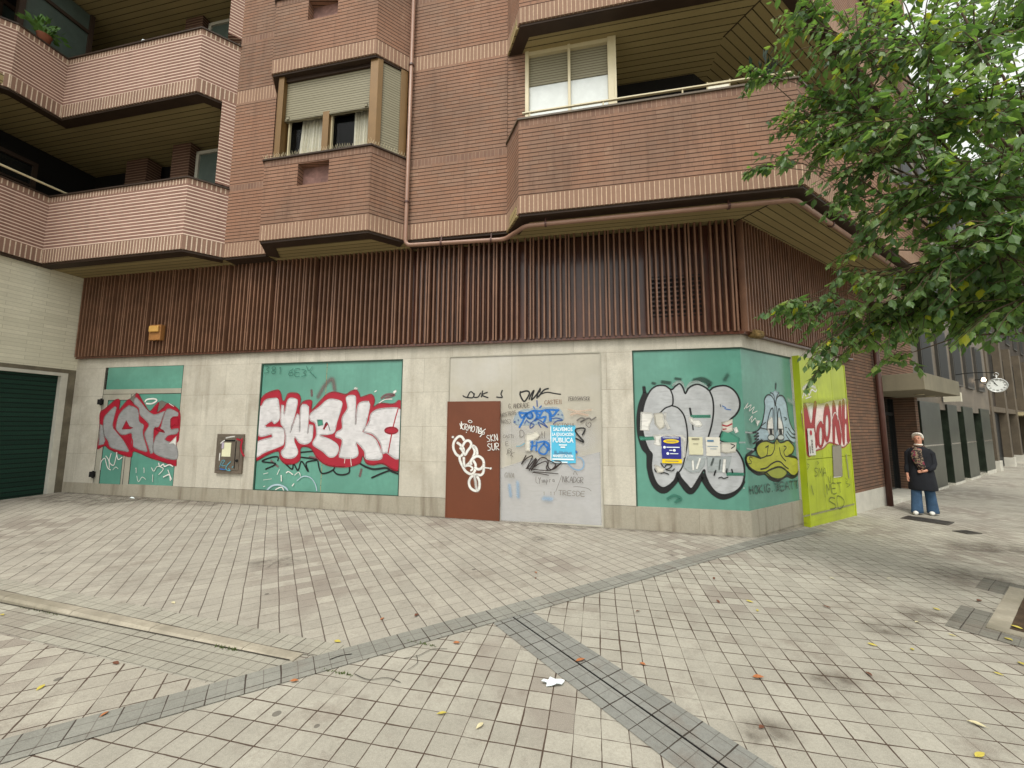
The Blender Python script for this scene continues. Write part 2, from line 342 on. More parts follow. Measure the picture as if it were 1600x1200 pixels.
# ================================================================ ground
def gz(x,y):
    s=(x-K.x)*d2.x+(y-K.y)*d2.y
    return -0.2*(1-math.exp(-s/5)) if s>0 else 0.0
ANG_A=R(-12.3); ANG_C=R(31)
def paving(name,ang,w_,c1,c2,mort,ms=.0040,sub=0,stain=(rgb(120,108,100),.55),offz=(0,0),warp=.012,cross=None):
    t=NT(name); tc=t.n('ShaderNodeTexCoord'); mp=t.n('ShaderNodeMapping'); mp.inputs['Rotation'].default_value=(0,0,-ang); mp.inputs['Location'].default_value=(offz[0],offz[1],0)
    t.l(tc.outputs['UV'],mp.inputs[0]); vec=mp.outputs[0]
    nz=t.n('ShaderNodeTexNoise'); nz.inputs['Scale'].default_value=.9; nz.inputs['Detail'].default_value=5; nz.inputs['Roughness'].default_value=.65; t.l(vec,nz.inputs['Vector'])
    a=t.n('ShaderNodeVectorMath',operation='MULTIPLY_ADD'); a.inputs[1].default_value=(warp*2.5,warp*2.5,0); t.l(nz.outputs['Color'],a.inputs[0]); t.l(vec,a.inputs[2]); vec=a.outputs[0]
    def bt(w2,ms2,ca,cb,cm,bias=0,off=0):
        b=t.n('ShaderNodeTexBrick'); b.offset=off
        for k,v in(('Scale',1),('Brick Width',w2),('Row Height',w2),('Mortar Size',ms2),('Mortar Smooth',.35),('Bias',bias),('Color1',ca),('Color2',cb),('Mortar',cm)): b.inputs[k].default_value=v
        t.l(vec,b.inputs['Vector']); return b
    jw=t.noise(vec,2.2,4,lo=.35,hi=.65,a=ms*.3,b=ms*1.9)
    b=bt(w_,ms,c1,c2,mort); t.l(jw,b.inputs['Mortar Size']); v=t.coord()
    col=b.outputs['Color']
    bright=t.noise(v,.45,5,.6,lo=.35,hi=.65); col=t.mix(bright,mul(c1,.8),c1)
    col=t.mix(t.noise(v,2.6,5,.65,lo=.4,hi=.68,b=.55),col,mul(c2,.8))
    # tile to tile
    r=bt(w_,0,(0,0,0,1),(1,1,1,1),(0,0,0,1)); f=t.n('ShaderNodeSeparateColor'); t.l(r.outputs['Color'],f.inputs[0])
    col=t.mix(t.math('MULTIPLY',f.outputs[0],.42),col,mul(c2,.66)); col=t.mix(t.noise(v,9,5,.75,lo=.5,hi=.7,b=.45),col,mul(c2,.62)); col=t.mix(t.noise(v,1.4,6,.75,lo=.54,hi=.66,b=.55),col,rgb(112,100,90))
    # stained groups of tiles
    st=t.noise(v,.55,3,.5,lo=.53,hi=.6); g=t.n('ShaderNodeMath',operation='GREATER_THAN'); t.l(f.outputs[0],g.inputs[0]); g.inputs[1].default_value=.42
    col=t.mix(t.math('MULTIPLY',t.math('MULTIPLY',st,g.outputs[0]),stain[1]),col,stain[0])
    col=t.mix(t.noise(v,.8,6,.7,lo=.56,hi=.74,b=.4),col,mul(stain[0],.8))
    col=t.mix(t.noise(v,55,3,.7,lo=.4,hi=.65,b=.3),col,mul(c2,.55))
    col=t.mix(t.noise(v,210,2,.6,lo=.45,hi=.7,b=.3),col,mul(c1,1.35))
    # joints
    if cross is None: col=t.mix(b.outputs['Fac'],col,mort)
    else:
        col=t.mix(t.math('MULTIPLY',b.outputs['Fac'],cross),col,mort)
        sx=t.n('ShaderNodeSeparateXYZ'); t.l(vec,sx.inputs[0]); fr_=t.math('ABSOLUTE',t.math('SUBTRACT',t.math('FRACT',t.math('DIVIDE',sx.outputs[0],w_)),.5)); ln_=t.n('ShaderNodeMapRange'); ln_.inputs[1].default_value=.5-ms*1.3/w_; ln_.inputs[2].default_value=.5-ms*.5/w_; t.l(fr_,ln_.inputs[0])
        col=t.mix(t.math('MULTIPLY',ln_.outputs[0],.85),col,mort)
    if sub:
        b2=bt(w_/2,.0035,c1,c2,mort); col=t.mix(t.math('MULTIPLY',b2.outputs['Fac'],.5),col,mul(mort,1.6))
    # chewing gum
    vo=t.n('ShaderNodeTexVoronoi'); vo.inputs['Scale'].default_value=3.0; t.l(v,vo.inputs['Vector'])
    sc=t.n('ShaderNodeSeparateColor'); t.l(vo.outputs['Color'],sc.inputs[0]); rad=t.math('MULTIPLY',sc.outputs[1],.10); 
    gum=t.math('MULTIPLY',t.math('LESS_THAN',vo.outputs['Distance'],rad),t.math('GREATER_THAN',sc.outputs[0],.45))
    col=t.mix(t.math('MULTIPLY',gum,.62),col,rgb(62,56,52))
    t.l(col,t.b.inputs['Base Color'])
    h=t.math('SUBTRACT',1.0,b.outputs['Fac']); h=t.math('ADD',h,t.math('MULTIPLY',f.outputs[0],.35)); h=t.math('ADD',h,t.math('MULTIPLY',t.noise(v,45,3,lo=.2,hi=.8),.3))
    t.bump(h,.55,.006); t.b.inputs['Roughness'].default_value=.82; t.b.inputs['Specular IOR Level'].default_value=.25
    return t.m
PC1,PC2=rgb(178,173,160),rgb(158,153,141); MORT=rgb(80,66,56)
M_PAVE=paving('paving_grid',ANG_A,.155,PC1,PC2,MORT)
M_PAVEC=paving('paving_plaza',ANG_C,.158,rgb(178,172,159),rgb(158,152,141),rgb(76,64,56),.0042,cross=.42)
M_PAVED=paving('paving_triangle',ANG_C-R(4),.158,rgb(180,174,160),rgb(162,155,143),MORT,.0045)
M_BAND=paving('band_tile',ANG_C,.21,rgb(150,149,140),rgb(133,132,124),rgb(60,52,46),.0036,sub=1,stain=(rgb(110,104,96),.3),offz=(.05,.02))
M_BAND2=paving('band_tile_drain',R(-55.6),.205,rgb(144,144,138),rgb(130,130,124),rgb(56,50,44),.0038,sub=1,stain=(rgb(110,104,96),.3))
M_BAND3=paving('band_tile_kerb',R(-15.5),.18,rgb(172,168,154),rgb(158,154,142),rgb(66,58,50),.0034,sub=1,stain=(rgb(120,108,98),.4))
M_KERB=surf('kerb_granite',rgb(160,152,136),.8,.3,2,40,.3,dirt=(rgb(86,82,62),.6))
M_SOIL=surf('soil',rgb(78,62,46),.95,.4,6,60,.8)
def sheet(name,mb,mat,kind='structure'): o=mb.build(name,mat); o['kind']=kind; return o
xs=[-300,-80,-30]+[-20+i*1.25 for i in range(41)]+[40,60,100,300]; ys=[-200,-60,-20]+[-12+i*1.25 for i in range(41)]+[55,80,120,300]
mb=MB(); mb.add([(x,y,gz(x,y)) for y in ys for x in xs],[(j*len(xs)+i,j*len(xs)+i+1,(j+1)*len(xs)+i+1,(j+1)*len(xs)+i) for j in range(len(ys)-1) for i in range(len(xs)-1)])
sheet('pavement',mb,M_PAVE)
gdir=Vector((math.cos(ANG_C),math.sin(ANG_C),0)); gnor=Vector((-gdir.y,gdir.x,0))      # towards the plaza side
J=Vector((-1.6,3.12,0)); KD=R(-15.5); kdir=Vector((-math.cos(KD),-math.sin(KD),0)); knor=Vector((math.sin(KD),-math.cos(KD),0)) # kdir: to the left; knor: towards viewer
def rise(p): return max(0,(Vector((p[0],p[1],0))-J).dot(gnor))*.018
def gpt(x,y):
    q=Vector((x,y,0))-J
    return rise((x,y)) if q.dot(gnor)>0 and q.dot(knor)<-.15 else gz(x,y)
def strip(mb,p,d,n,L,w0,w1,lift,step=.5,rz=None):
    k=max(1,int(L/step)); pts=[]
    for i in range(k+1):
        for w_ in(w0,w1):
            q=p+d*(L*i/k)+n*w_; z=(rz(q) if rz else gz(q.x,q.y))+lift; pts.append((q.x,q.y,z))
    mb.add(pts,[(2*i,2*i+1,2*i+3,2*i+2) for i in range(k)])
# plaza (raised towards the left and the wall)
kerb0=J+knor*-.095; row0=J+knor*-.28
def ln(a,da,b,db):
    c=da.x*db.y-da.y*db.x; t=((b.x-a.x)*db.y-(b.y-a.y)*db.x)/c; return a+da*t
pA=ln(row0,kdir,J,gdir); pB=K+n1*.03+d1*.0; pB=ln(J,gdir,K+n1*.02,d1); pC=P1(-14.55,.02); pD=ln(row0,kdir,P1(-14.55,0),n1)
mb=MB(); q=[pA,pB,pC,pD]
N=10
for i in range(N+1):
    for j in range(N+1):
        u,v=i/N,j/N; a=pA.lerp(pB,u); b=pD.lerp(pC,u); c=a.lerp(b,v); mb.v.append((c.x,c.y,rise(c)+.004))
for i in range(N):
    for j in range(N): a=i*(N+1)+j; mb.f.append((a,a+N+1,a+N+2,a+1)); mb.m.append(0)
sheet('plaza_paving',mb,M_PAVEC)
mb=MB(); strip(mb,pA,kdir,-knor,13,0.0,-.185,.0045,rz=lambda q:max(rise(q),0)); sheet('plaza_edge_band',mb,M_BAND3)
mb=MB(); k=26
for i in range(k):      # kerb stones .5 m long with small gaps
    a=J+kdir*(.02+i*.5); b=J+kdir*(.515+i*.5)
    for (A_,B_) in((a,b),):
        vs=[]
        for p_ in(A_,B_):
            h=rise(p_+knor*-.1)
            for (w_,z) in((0,-.05),(.0,max(h-.012,.006)),(-.02,h+.008+(.002 if i%2 else 0)),(-.095,h+.008),(-.095,-.05)): q_=p_+knor*w_; vs.append((q_.x,q_.y,z))
        mb.add(vs,[(0,5,6,1),(1,6,7,2),(2,7,8,3),(3,8,9,4),(0,1,2,3,4),(9,8,7,6,5)])
sheet('kerb',mb,M_KERB)
mb=MB(); strip(mb,J+knor*.0,kdir,knor,13,.004,.34,.004); sheet('gutter_band',mb,M_BAND3)
mb=MB(); strip(mb,J+gdir*-16,gdir,-gnor,21.6+2.6,.0,.235,.006); sheet('paving_band',mb,M_BAND)
# triangle between gutter and band
a=J+knor*.36+kdir*1.25; a=ln(J+knor*.36,kdir,J,gdir); b=J-gdir*14; c=J+knor*.36+kdir*13
mb=MB(); mb.add([(p.x,p.y,.0035) for p in(a,b,c)],[(0,1,2)]); sheet('triangle_paving',mb,M_PAVED)
# drain channel band
dd=Vector((math.cos(R(-55.6)),math.sin(R(-55.6)),0)); dn=Vector((dd.y,-dd.x,0)); D0=Vector((.085,3.718,0))+dd*-.12
mb=MB(); strip(mb,D0,dd,dn,5.5,-.21,-.008,.0045); strip(mb,D0,dd,dn,5.5,.008,.21,.0045); sheet('drain_band',mb,M_BAND2)
mb=MB(); strip(mb,D0,dd,dn,5.5,-.0075,.0075,.0025); sheet('drain_channel',mb,M_BLK)
# tree pit
tu=Vector((math.cos(R(34)),math.sin(R(34)),0)); tv=Vector((tu.y,-tu.x,0)); T0=Vector((4.06,3.84,0))
def tp(u,v,z): q=T0+tu*u+tv*v; return (q.x,q.y,z+gz(q.x,q.y))
mb=MB()
for u0,u1,v0,v1 in((-.02,1.65,0,.21),(-.25,-.02,0,1.9),(1.65,1.88,0,1.9)): mb.add([tp(u0,v0,.005),tp(u1,v0,.005),tp(u1,v1,.005),tp(u0,v1,.005)],[(0,1,2,3)])
sheet('tree_pit_band',mb,paving('band_tile_pit',R(34),.21,rgb(128,126,116),rgb(114,112,104),rgb(58,52,48),.003,sub=1))
mb=MB()
for u0,u1,v0,v1 in((-.02,1.65,.21,.33),(-.02,.1,.33,1.6),(1.53,1.65,.33,1.6),(-.02,1.65,1.6,1.72)):
    c0=[tp(a_,b_,-.03) for a_,b_ in((u0,v0),(u1,v0),(u1,v1),(u0,v1))]; c1=[(x,y,z+.045) for x,y,z in c0]
    mb.add(c0+c1,[(0,3,2,1),(4,5,6,7),(0,1,5,4),(1,2,6,5),(2,3,7,6),(3,0,4,7)])
sheet('tree_pit_kerb',mb,M_KERB)
mb=MB(); nn=14
for i in range(nn+1):
    for j in range(nn+1):
        x,y,z=tp(.1+1.43*i/nn,.33+1.27*j/nn,.0); mb.v.append((x,y,z+.006+.012*noise.noise(Vector((x*5,y*5,0)))))
for i in range(nn):
    for j in range(nn): a=i*(nn+1)+j; mb.f.append((a,a+1,a+nn+2,a+nn+1)); mb.m.append(0)
sheet('tree_pit_soil',mb,M_SOIL)
# manhole covers
def cover(name,c,L,W_,ang,label):
    t=thing(name,(c[0],c[1],gz(*c[:2])+.004),label,'manhole cover'); u=Vector((math.cos(ang),math.sin(ang),0)); v=Vector((-u.y,u.x,0)); o=Vector((c[0],c[1],gz(*c[:2])+.004))
    mb=MB(); mb.box(o+Vector((0,0,.003)),L,W_,.012,(u,v,Vector((0,0,1)))); fr=mb.build('cover_frame',surf('cast_iron_frame'+name,rgb(70,66,60),.6,.2),t)
    mb=MB(); nx=max(2,int(L/.1)); ny=max(2,int(W_/.1))
    for i in range(nx):
        for j in range(ny): mb.box(o+u*((i+.5)/nx-.5)*(L-.06)+v*((j+.5)/ny-.5)*(W_-.06)+Vector((0,0,.01)),(L-.06)/nx*.86,(W_-.06)/ny*.86,.008,(u,v,Vector((0,0,1))))
    mb.build('tread_plate',surf('cast_iron_plate'+name,rgb(58,54,50),.55,.25),t)
cover('manhole_cover',(8.40,8.20),.67,.48,R(-58),'large dark iron cover in the pavement just in front of the walking person')
cover('manhole_cover',(8.12,7.25),.32,.22,R(10),'small dark iron cover set in the pavement, nearer than the large one')

# ================================================================ the corner building
bld=thing('apartment_building',K.copy(),'brown brick corner apartment block with slatted band, graffitied ground floor and balconies','building')
st=3.56; Z0=5.30
def V2(p): return (p.x,p.y)
# --- stone ground floor
mb=MB()
for s0,s1,z0,z1 in((-14.55,-13.64,.38,3.29),(-13.64,-11.40,3.07,3.29),(-11.40,-9.37,.41,3.29),(-9.37,-6.10,3.05,3.29),(-6.10,-5.13,.41,3.29),(-5.13,-2.30,3.07,3.29),(-2.30,-1.76,.41,3.29)): mb.fb(F1,s0,s1,-.3,0,z0,z1)
path=[P1(-1.76),K,P2(1.82)]; mb.wall(path,-.3,0,3.075,3.29)
mb.fb(F2,1.80,1.82,-.3,0,.41,3.29); mb.fb(F2,1.82,4.10,-.3,0,3.1,3.29)
mb.build('stone_wall',M_STONE,bld)
mb=MB(); mb.wall([P1(-5.13),P1(-5.8),P1(-14.55)][::-1],-.3,.004,-.15,.405)
mb.wall([P1(-2.30),K,P2(1.82)],-.3,.004,-.3,.405); mb.build('stone_plinth',M_PLINTH,bld)
# ledge above stone
mb=MB(); mb.wall([P1(-14.5),K,P2(4.75)],-.28,.075,3.285,3.325); mb.build('slat_ledge',M_SLATB,bld)
# --- window film panels
def panel(name,build,label=None,parent=bld,mat=M_TEAL):
    mb=MB(); build(mb); o=mb.build(name,mat,parent)
    if label: o['label']=label
    return o
w1_=panel('shop_window',lambda m:(m.fb(F1,-13.58,-11.41,-.06,-.008,2.55,3.07),m.fb(F1,-13.47,-12.86,-.06,-.006,.40,2.30),m.fb(F1,-12.62,-11.41,-.06,-.006,.42,2.44)),'teal covered glass door and side window with red and grey graffiti')
mb=MB(); 
for s0,s1,z0,z1 in((-13.64,-11.40,2.44,2.55),(-13.64,-13.47,.25,2.44),(-13.47,-12.86,2.30,2.44),(-12.86,-12.80,.25,2.44),(-12.79,-12.62,.25,2.44),(-13.47,-12.86,.25,.40)): mb.fb(F1,s0,s1,-.07,.0,z0,z1)
mb.build('door_frame',M_FRAME,w1_,bevel=.004)
mb=MB()
for s0,s1,z0,z1 in((-12.80,-12.79,.25,2.44),(-13.65,-13.64,.25,3.07),(-13.64,-11.40,2.433,2.44),(-13.475,-13.465,.4,2.3),(-12.865,-12.855,.4,2.3),(-13.47,-12.86,.395,.405),(-12.63,-12.62,.42,2.44),(-13.47,-12.86,2.295,2.305),(-11.41,-11.40,.42,3.07)): mb.fb(F1,s0,s1,-.05,.0008,z0,z1)
mb.build('frame_gaps',M_BLK,w1_)
mb=MB(); mb.fb(F1,-13.64,-11.40,-.3,.0,-.1,.25); mb.fb(F1,-12.79,-11.40,-.3,-.001,.25,.42); mb.build('door_step',M_PLINTH,bld)
mb=MB()
for z in(2.2,.55): mb=MB(); mb.fb(F1,-13.70,-13.60,.0,.06,z,z+.12); mb.tube([P1(-13.60,.05,z-.02),P1(-13.60,.05,z+.14)],.018); mb.build('hinge',M_BLK,w1_)
w2_=panel('shop_window',lambda m:m.fb(F1,-9.37,-6.10,-.06,-.03,.405,3.05),'wide teal covered window with white and red lettering')
mb=MB(); mb.fb(F1,-9.37,-6.10,-.03,-.006,3.025,3.05); mb.fb(F1,-9.37,-9.345,-.03,-.006,.42,3.025); mb.fb(F1,-6.125,-6.10,-.03,-.006,.42,3.025); mb.fb(F1,-9.37,-6.10,-.03,-.006,.405,.42); mb.build('window_frame',surf('dark_green_frame',rgb(52,78,66),.5,.1),w2_)
mb=MB(); mb.fb(F1,-7.81,-7.80,-.03,-.028,.42,3.02); mb.build('joint_seal',M_SOF,w2_)
def fC(m): m.wall([P1(-1.76),K,P2(1.82)],-.06,-.03,.405,3.075)
w3_=panel('shop_window',fC,'teal covered corner window with silver bubble letters and a painted bird face')
mb=MB(); mb.wall([P1(-1.76),K,P2(1.82)],-.03,-.012,3.055,3.075); mb.fb(F1,-1.76,-1.735,-.03,-.01,.405,3.055); mb.build('window_frame',bpy.data.materials['dark_green_frame'],w3_)
# --- steel gate, brown door
g_=panel('steel_gate',lambda m:(m.fb(F1,-5.12,-3.915,-.05,0.0,.05,3.05),m.fb(F1,-3.905,-2.31,-.05,0.0,.05,3.05)),'grey steel double gate covered in marker tags',mat=M_STEEL)
mb=MB()
for s0,s1,z0,z1 in((-5.13,-2.30,3.05,3.07),(-2.31,-2.295,.0,3.05),(-5.135,-5.12,2.2,3.05),(-4.12,-2.30,-.02,.05)): mb.fb(F1,s0,s1,-.08,.015,z0,z1)
mb.fb(F1,-3.915,-3.905,-.08,-.002,.05,3.05)
mb.build('gate_frame',M_FRAME,g_)
b_=panel('metal_door',lambda m:(m.fb(F1,-5.12,-4.14,.0,.045,.03,2.2)),'brown painted steel door with white loop graffiti',mat=M_BROWN)
mb=MB(); mb.fb(F1,-5.14,-5.12,-.01,.05,.03,2.2); mb.fb(F1,-4.14,-4.12,-.01,.05,.03,2.2)
for z in(.4,1.9): mb.tube([P1(-4.12,.055,z),P1(-4.12,.055,z+.1)],.012)
mb.build('door_edge',M_BROWN,b_)
# --- lime gate
l_=panel('metal_door',lambda m:[m.fb(F2,1.86+i*.725,1.86+(i+1)*.725-.008,.02,.10,a,b) for i in range(3) for a,b in((.03,1.14),(1.15,3.06))],'lime yellow folding door with red and white graffiti',mat=M_YG)
mb=MB(); mb.fb(F2,1.82,1.86,-.05,.112,-.12,3.10); mb.fb(F2,4.035,4.07,-.05,.108,-.14,3.10); mb.fb(F2,1.86,4.035,-.02,.09,3.06,3.10); mb.fb(F2,1.86,4.035,-.02,.094,-.14,.03); mb.build('door_frame',M_YG,l_)
mb=MB(); mb.fb(F2,1.86,4.03,-.02,.02,-.1,3.06); mb.build('door_backing',M_BLK,l_)
# --- brick pier on the side street
mb=MB(); mb.fb(F2,4.08,6.42,-.4,-.002,.30,5.31); mb.build('brick_pier',M_BRICKP,bld)
mb=MB(); mb.fb(F2,4.08,6.42,-.4,.012,-.45,.30); mb.build('pier_plinth',M_WHITE,bld)
# --- slat screen
mb=MB(); mb.wall([P1(-14.5),K,P2(4.75)],-.10,-.06,3.318,5.305,1)
rs=random.Random(3); s=-14.47; k=0
while s<-.02:
    o1=.11; mb.fb(F1,s-.014,s+.014,.0,o1,3.33,5.30)
    k+=1; s+=.1 if k%7 else .055
    if k%11==0: s+=.05
s=.05;k=0
while s<4.75:
    mb.fb(F2,s-.014,s+.014,.0,.11,3.33,5.30); k+=1; s+=.1 if k%9 else .06
mb.build('slat_screen',[M_SLAT,M_SLATB],bld)
mb=MB()
for s0,z in((-14.5,3.34),): mb.wall([P1(-14.5),K,P2(4.75)],-.06,-.0,z,z+.04)
# seams in backing
mb.build('slat_rail',M_SLATB,bld)
for s0,s1 in((-1.39,-.53),(-7.75,-6.9),(-11.35,-10.6)):
    mb=MB(); mb.fb(F1,s0-.04,s1+.04,-.06,-.045,3.60,4.46,0); mb.fb(F1,s0,s1,-.045,-.0445,3.66,4.40,1)
    for i in range(9): mb.fb(F1,s0,s1,-.044,-.02,3.68+i*.082,3.68+i*.082+.03,0)
    mb.build('vent_grille',[M_SLATB,M_BLK],bld)
mb=MB(); mb.box(P2(.30,.1,3.31),.28,.16,.12,(d2,n2,Vector((0,0,1)))); mb.box(P2(.26,.15,3.27),.16,.1,.09,(d2,n2,Vector((0,0,1)))); mb.build('rusty_lump',surf('rusty_foam',rgb(120,98,60),.9,.5,12,60,.8),bld,bevel=.03)  # brownish yellow lump added for an unidentified object under the slats
# --- upper storeys
Cc=ln(K+n1*.93,d1,K+n2*1.12,d2)
def off(pts,d): # inset polyline
    m=MB(); m.wall(pts,-d,0,0,1); return [Vector((m.v[4*i][0],m.v[4*i][1],0)) for i in range(len(pts))]
LBp=[P1(-14.4,6.6),P1(-14.4,.92),P1(-10.58,.92),P1(-10.13,.40)]
LBu=[P1(-15.3,2.7),P1(-14.9,2.3),P1(-14.4,1.75),P1(-14.4,.92),P1(-10.58,.92),P1(-10.13,.40)]
BAY=[P1(-9.09,.38),P1(-8.75,.91),P1(-6.42,.91),P1(-5.95,.40)]
FB=[P1(-3.94,.40),P1(-3.62,.93),Cc,P2(6.95,1.12),P2(6.95,-.1)]
def banded(mb,pts,z0,z1,th=.24,head=.12,pale=False,sold=.30,trim=True):
    mb.wall(pts,-th,0,z0,z0+sold,1); mb.wall(pts,-th,0,z0+sold,z1-head,0)
    if head: mb.wall(pts,-th,.0015,z1-head,z1,2)
    if trim: mb.wall(pts,-th-.03,-.03,z0-.045,z0-.002,3)  # dark strip whose colour stands in for shade in the soffit gap
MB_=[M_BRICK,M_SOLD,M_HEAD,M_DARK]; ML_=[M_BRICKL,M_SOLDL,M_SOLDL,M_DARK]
for a,b in((-10.13,-9.09),(-5.95,-3.94)):
    mb=MB()
    for k in range(3):
        z=Z0+st*k
        p=[P1(a,.4),P1(b,.4)]
        mb.wall(p,-.3,0,z,z+.30,1); mb.wall(p,-.3,0,z+.30,z+1.49,0); mb.wall(p,-.3,.001,z+1.49,z+1.62,2); mb.wall(p,-.3,0,z+1.62,z+st,0)
        mb.wall(p,-.33,-.03,z-.044,z-.002,3)  # same painted shade strip below the wall brick
    mb.build('brick_wall',MB_,bld)
mb=MB()
for k in range(3):
    z=Z0+st*k; mb.wall([P1(-10.29,.59),P1(-10.13,.40)],-.3,0,z+1.6,z+st,0); mb.wall([P1(-10.33,.0),P1(-10.33,.35)],-.1,.0,z+.2,z+st,0)
mb.build('brick_wall',M_BRICKL,bld)
mb=MB()
for k in range(3):
    z=Z0+st*k; p=[P2(6.95,-.02),P2(9.9,-.02)]; mb.wall(p,-.3,0,z,z+.3,1); mb.wall(p,-.3,0,z+.3,z+st,0)
mb.build('brick_wall',MB_,bld)
mb=MB(); mb.wall([P2(6.42,.0),P2(9.9,.0)],-.3,-.02,3.06,5.30,0); mb.build('brick_wall',M_BRICK,bld)
# floor slabs with boarded soffits
for k in range(4):
    z=Z0+st*k-.025
    A=[P1(-17.5,6.5),P1(-14.46,6.5),P1(-14.46,.84),P1(-10.62,.84),P1(-10.2,.32),P1(-9.05,.32),P1(-8.71,.83),P1(-6.46,.83),P1(-6.0,.32),P1(-3.98,.32),P1(-3.68,.85)]+[off(FB,.08)[2],K+n1*-.05,P1(-.2,-3),P1(-17.5,-3)]
    Bp=[K+n1*-.05,off(FB,.08)[2],P2(6.87,1.04),P2(6.87,-.05),P2(9.9,-.05),P2(9.9,-3),P1(-.2,-3)]
    mb=MB(); mb.prism([V2(p) for p in A][::-1],z,z+.2); mb.build('soffit',M_SOF,bld)
    mb=MB(); mb.prism([V2(p) for p in Bp][::-1],z+.001,z+.2); mb.build('soffit',M_SOF2,bld)
    mb=MB(); mb.wall([K+n1*-.02,off(FB,.1)[2]],-.012,.012,z-.006,z-.001,0); mb.build('soffit_joint',M_DARK,bld)
# dark line along inner soffit edges of bays
# parapets
def parapet(pts,z0,z1,mats,label,th=.22,cop=M_DARK,copth=.03):
    mb=MB(); banded(mb,pts,z0,z1,th); o=mb.build('balcony_parapet',mats,bld); o['label']=label
    mb=MB(); mb.wall(pts,-th-.02,.03,z1,z1+copth); mb.build('coping',cop,o); return o
parapet(LBp,5.30,6.83,ML_,'lower left balcony front with pale mortar lines')
parapet(LBu,8.80,10.26,ML_,'upper left balcony front with pale mortar lines')
parapet(LBu,12.4,13.9,ML_,'topmost left balcony front')
f0=parapet(FB,5.30,6.98,MB_,'long corner balcony front with pale handrail',cop=surf('coping_metal',rgb(92,80,66),.5,.2))
parapet(FB,5.30+st,6.98+st,MB_,'upper corner balcony front'); parapet(FB,5.30+2*st,6.98+2*st,MB_,'topmost corner balcony front')
# handrail
rp=off(FB,.1); mb=MB(); zr=7.19
for a,b in zip(rp[:-1][1:],rp[:-1][2:]):
    u=(b-a).normalized(); v=Vector((u.y,-u.x,0)); c=(a+b)/2; mb.box(Vector((c.x,c.y,zr)),(b-a).length+.02,.04,.022,(u,v,Vector((0,0,1))))
    L=(b-a).length; n_=int(L/1.25)+1
    for i in range(n_): q_=a+u*(.12+i*1.25); mb.box(Vector((q_.x,q_.y,7.09)),.02,.02,.2)
mb.build('handrail',M_ALUL,f0)
mb=MB(); q0=P1(-10.95,.70,7.0);
mb.tube([P1(-14.15,5.5,6.98),P1(-14.15,.75,6.98)],.022); mb.tube([P1(-14.15,2.5,6.98),P1(-14.15,2.5,6.8)],.012); mb.build('handrail',M_ALUL,bld)
mb=MB(); mb.box(P1(-10.65,.55,6.98),.6,.05,.04,((d1-n1).normalized(),(d1+n1).normalized(),Vector((0,0,1)))); mb.build('handrail',M_ALUL,bld)
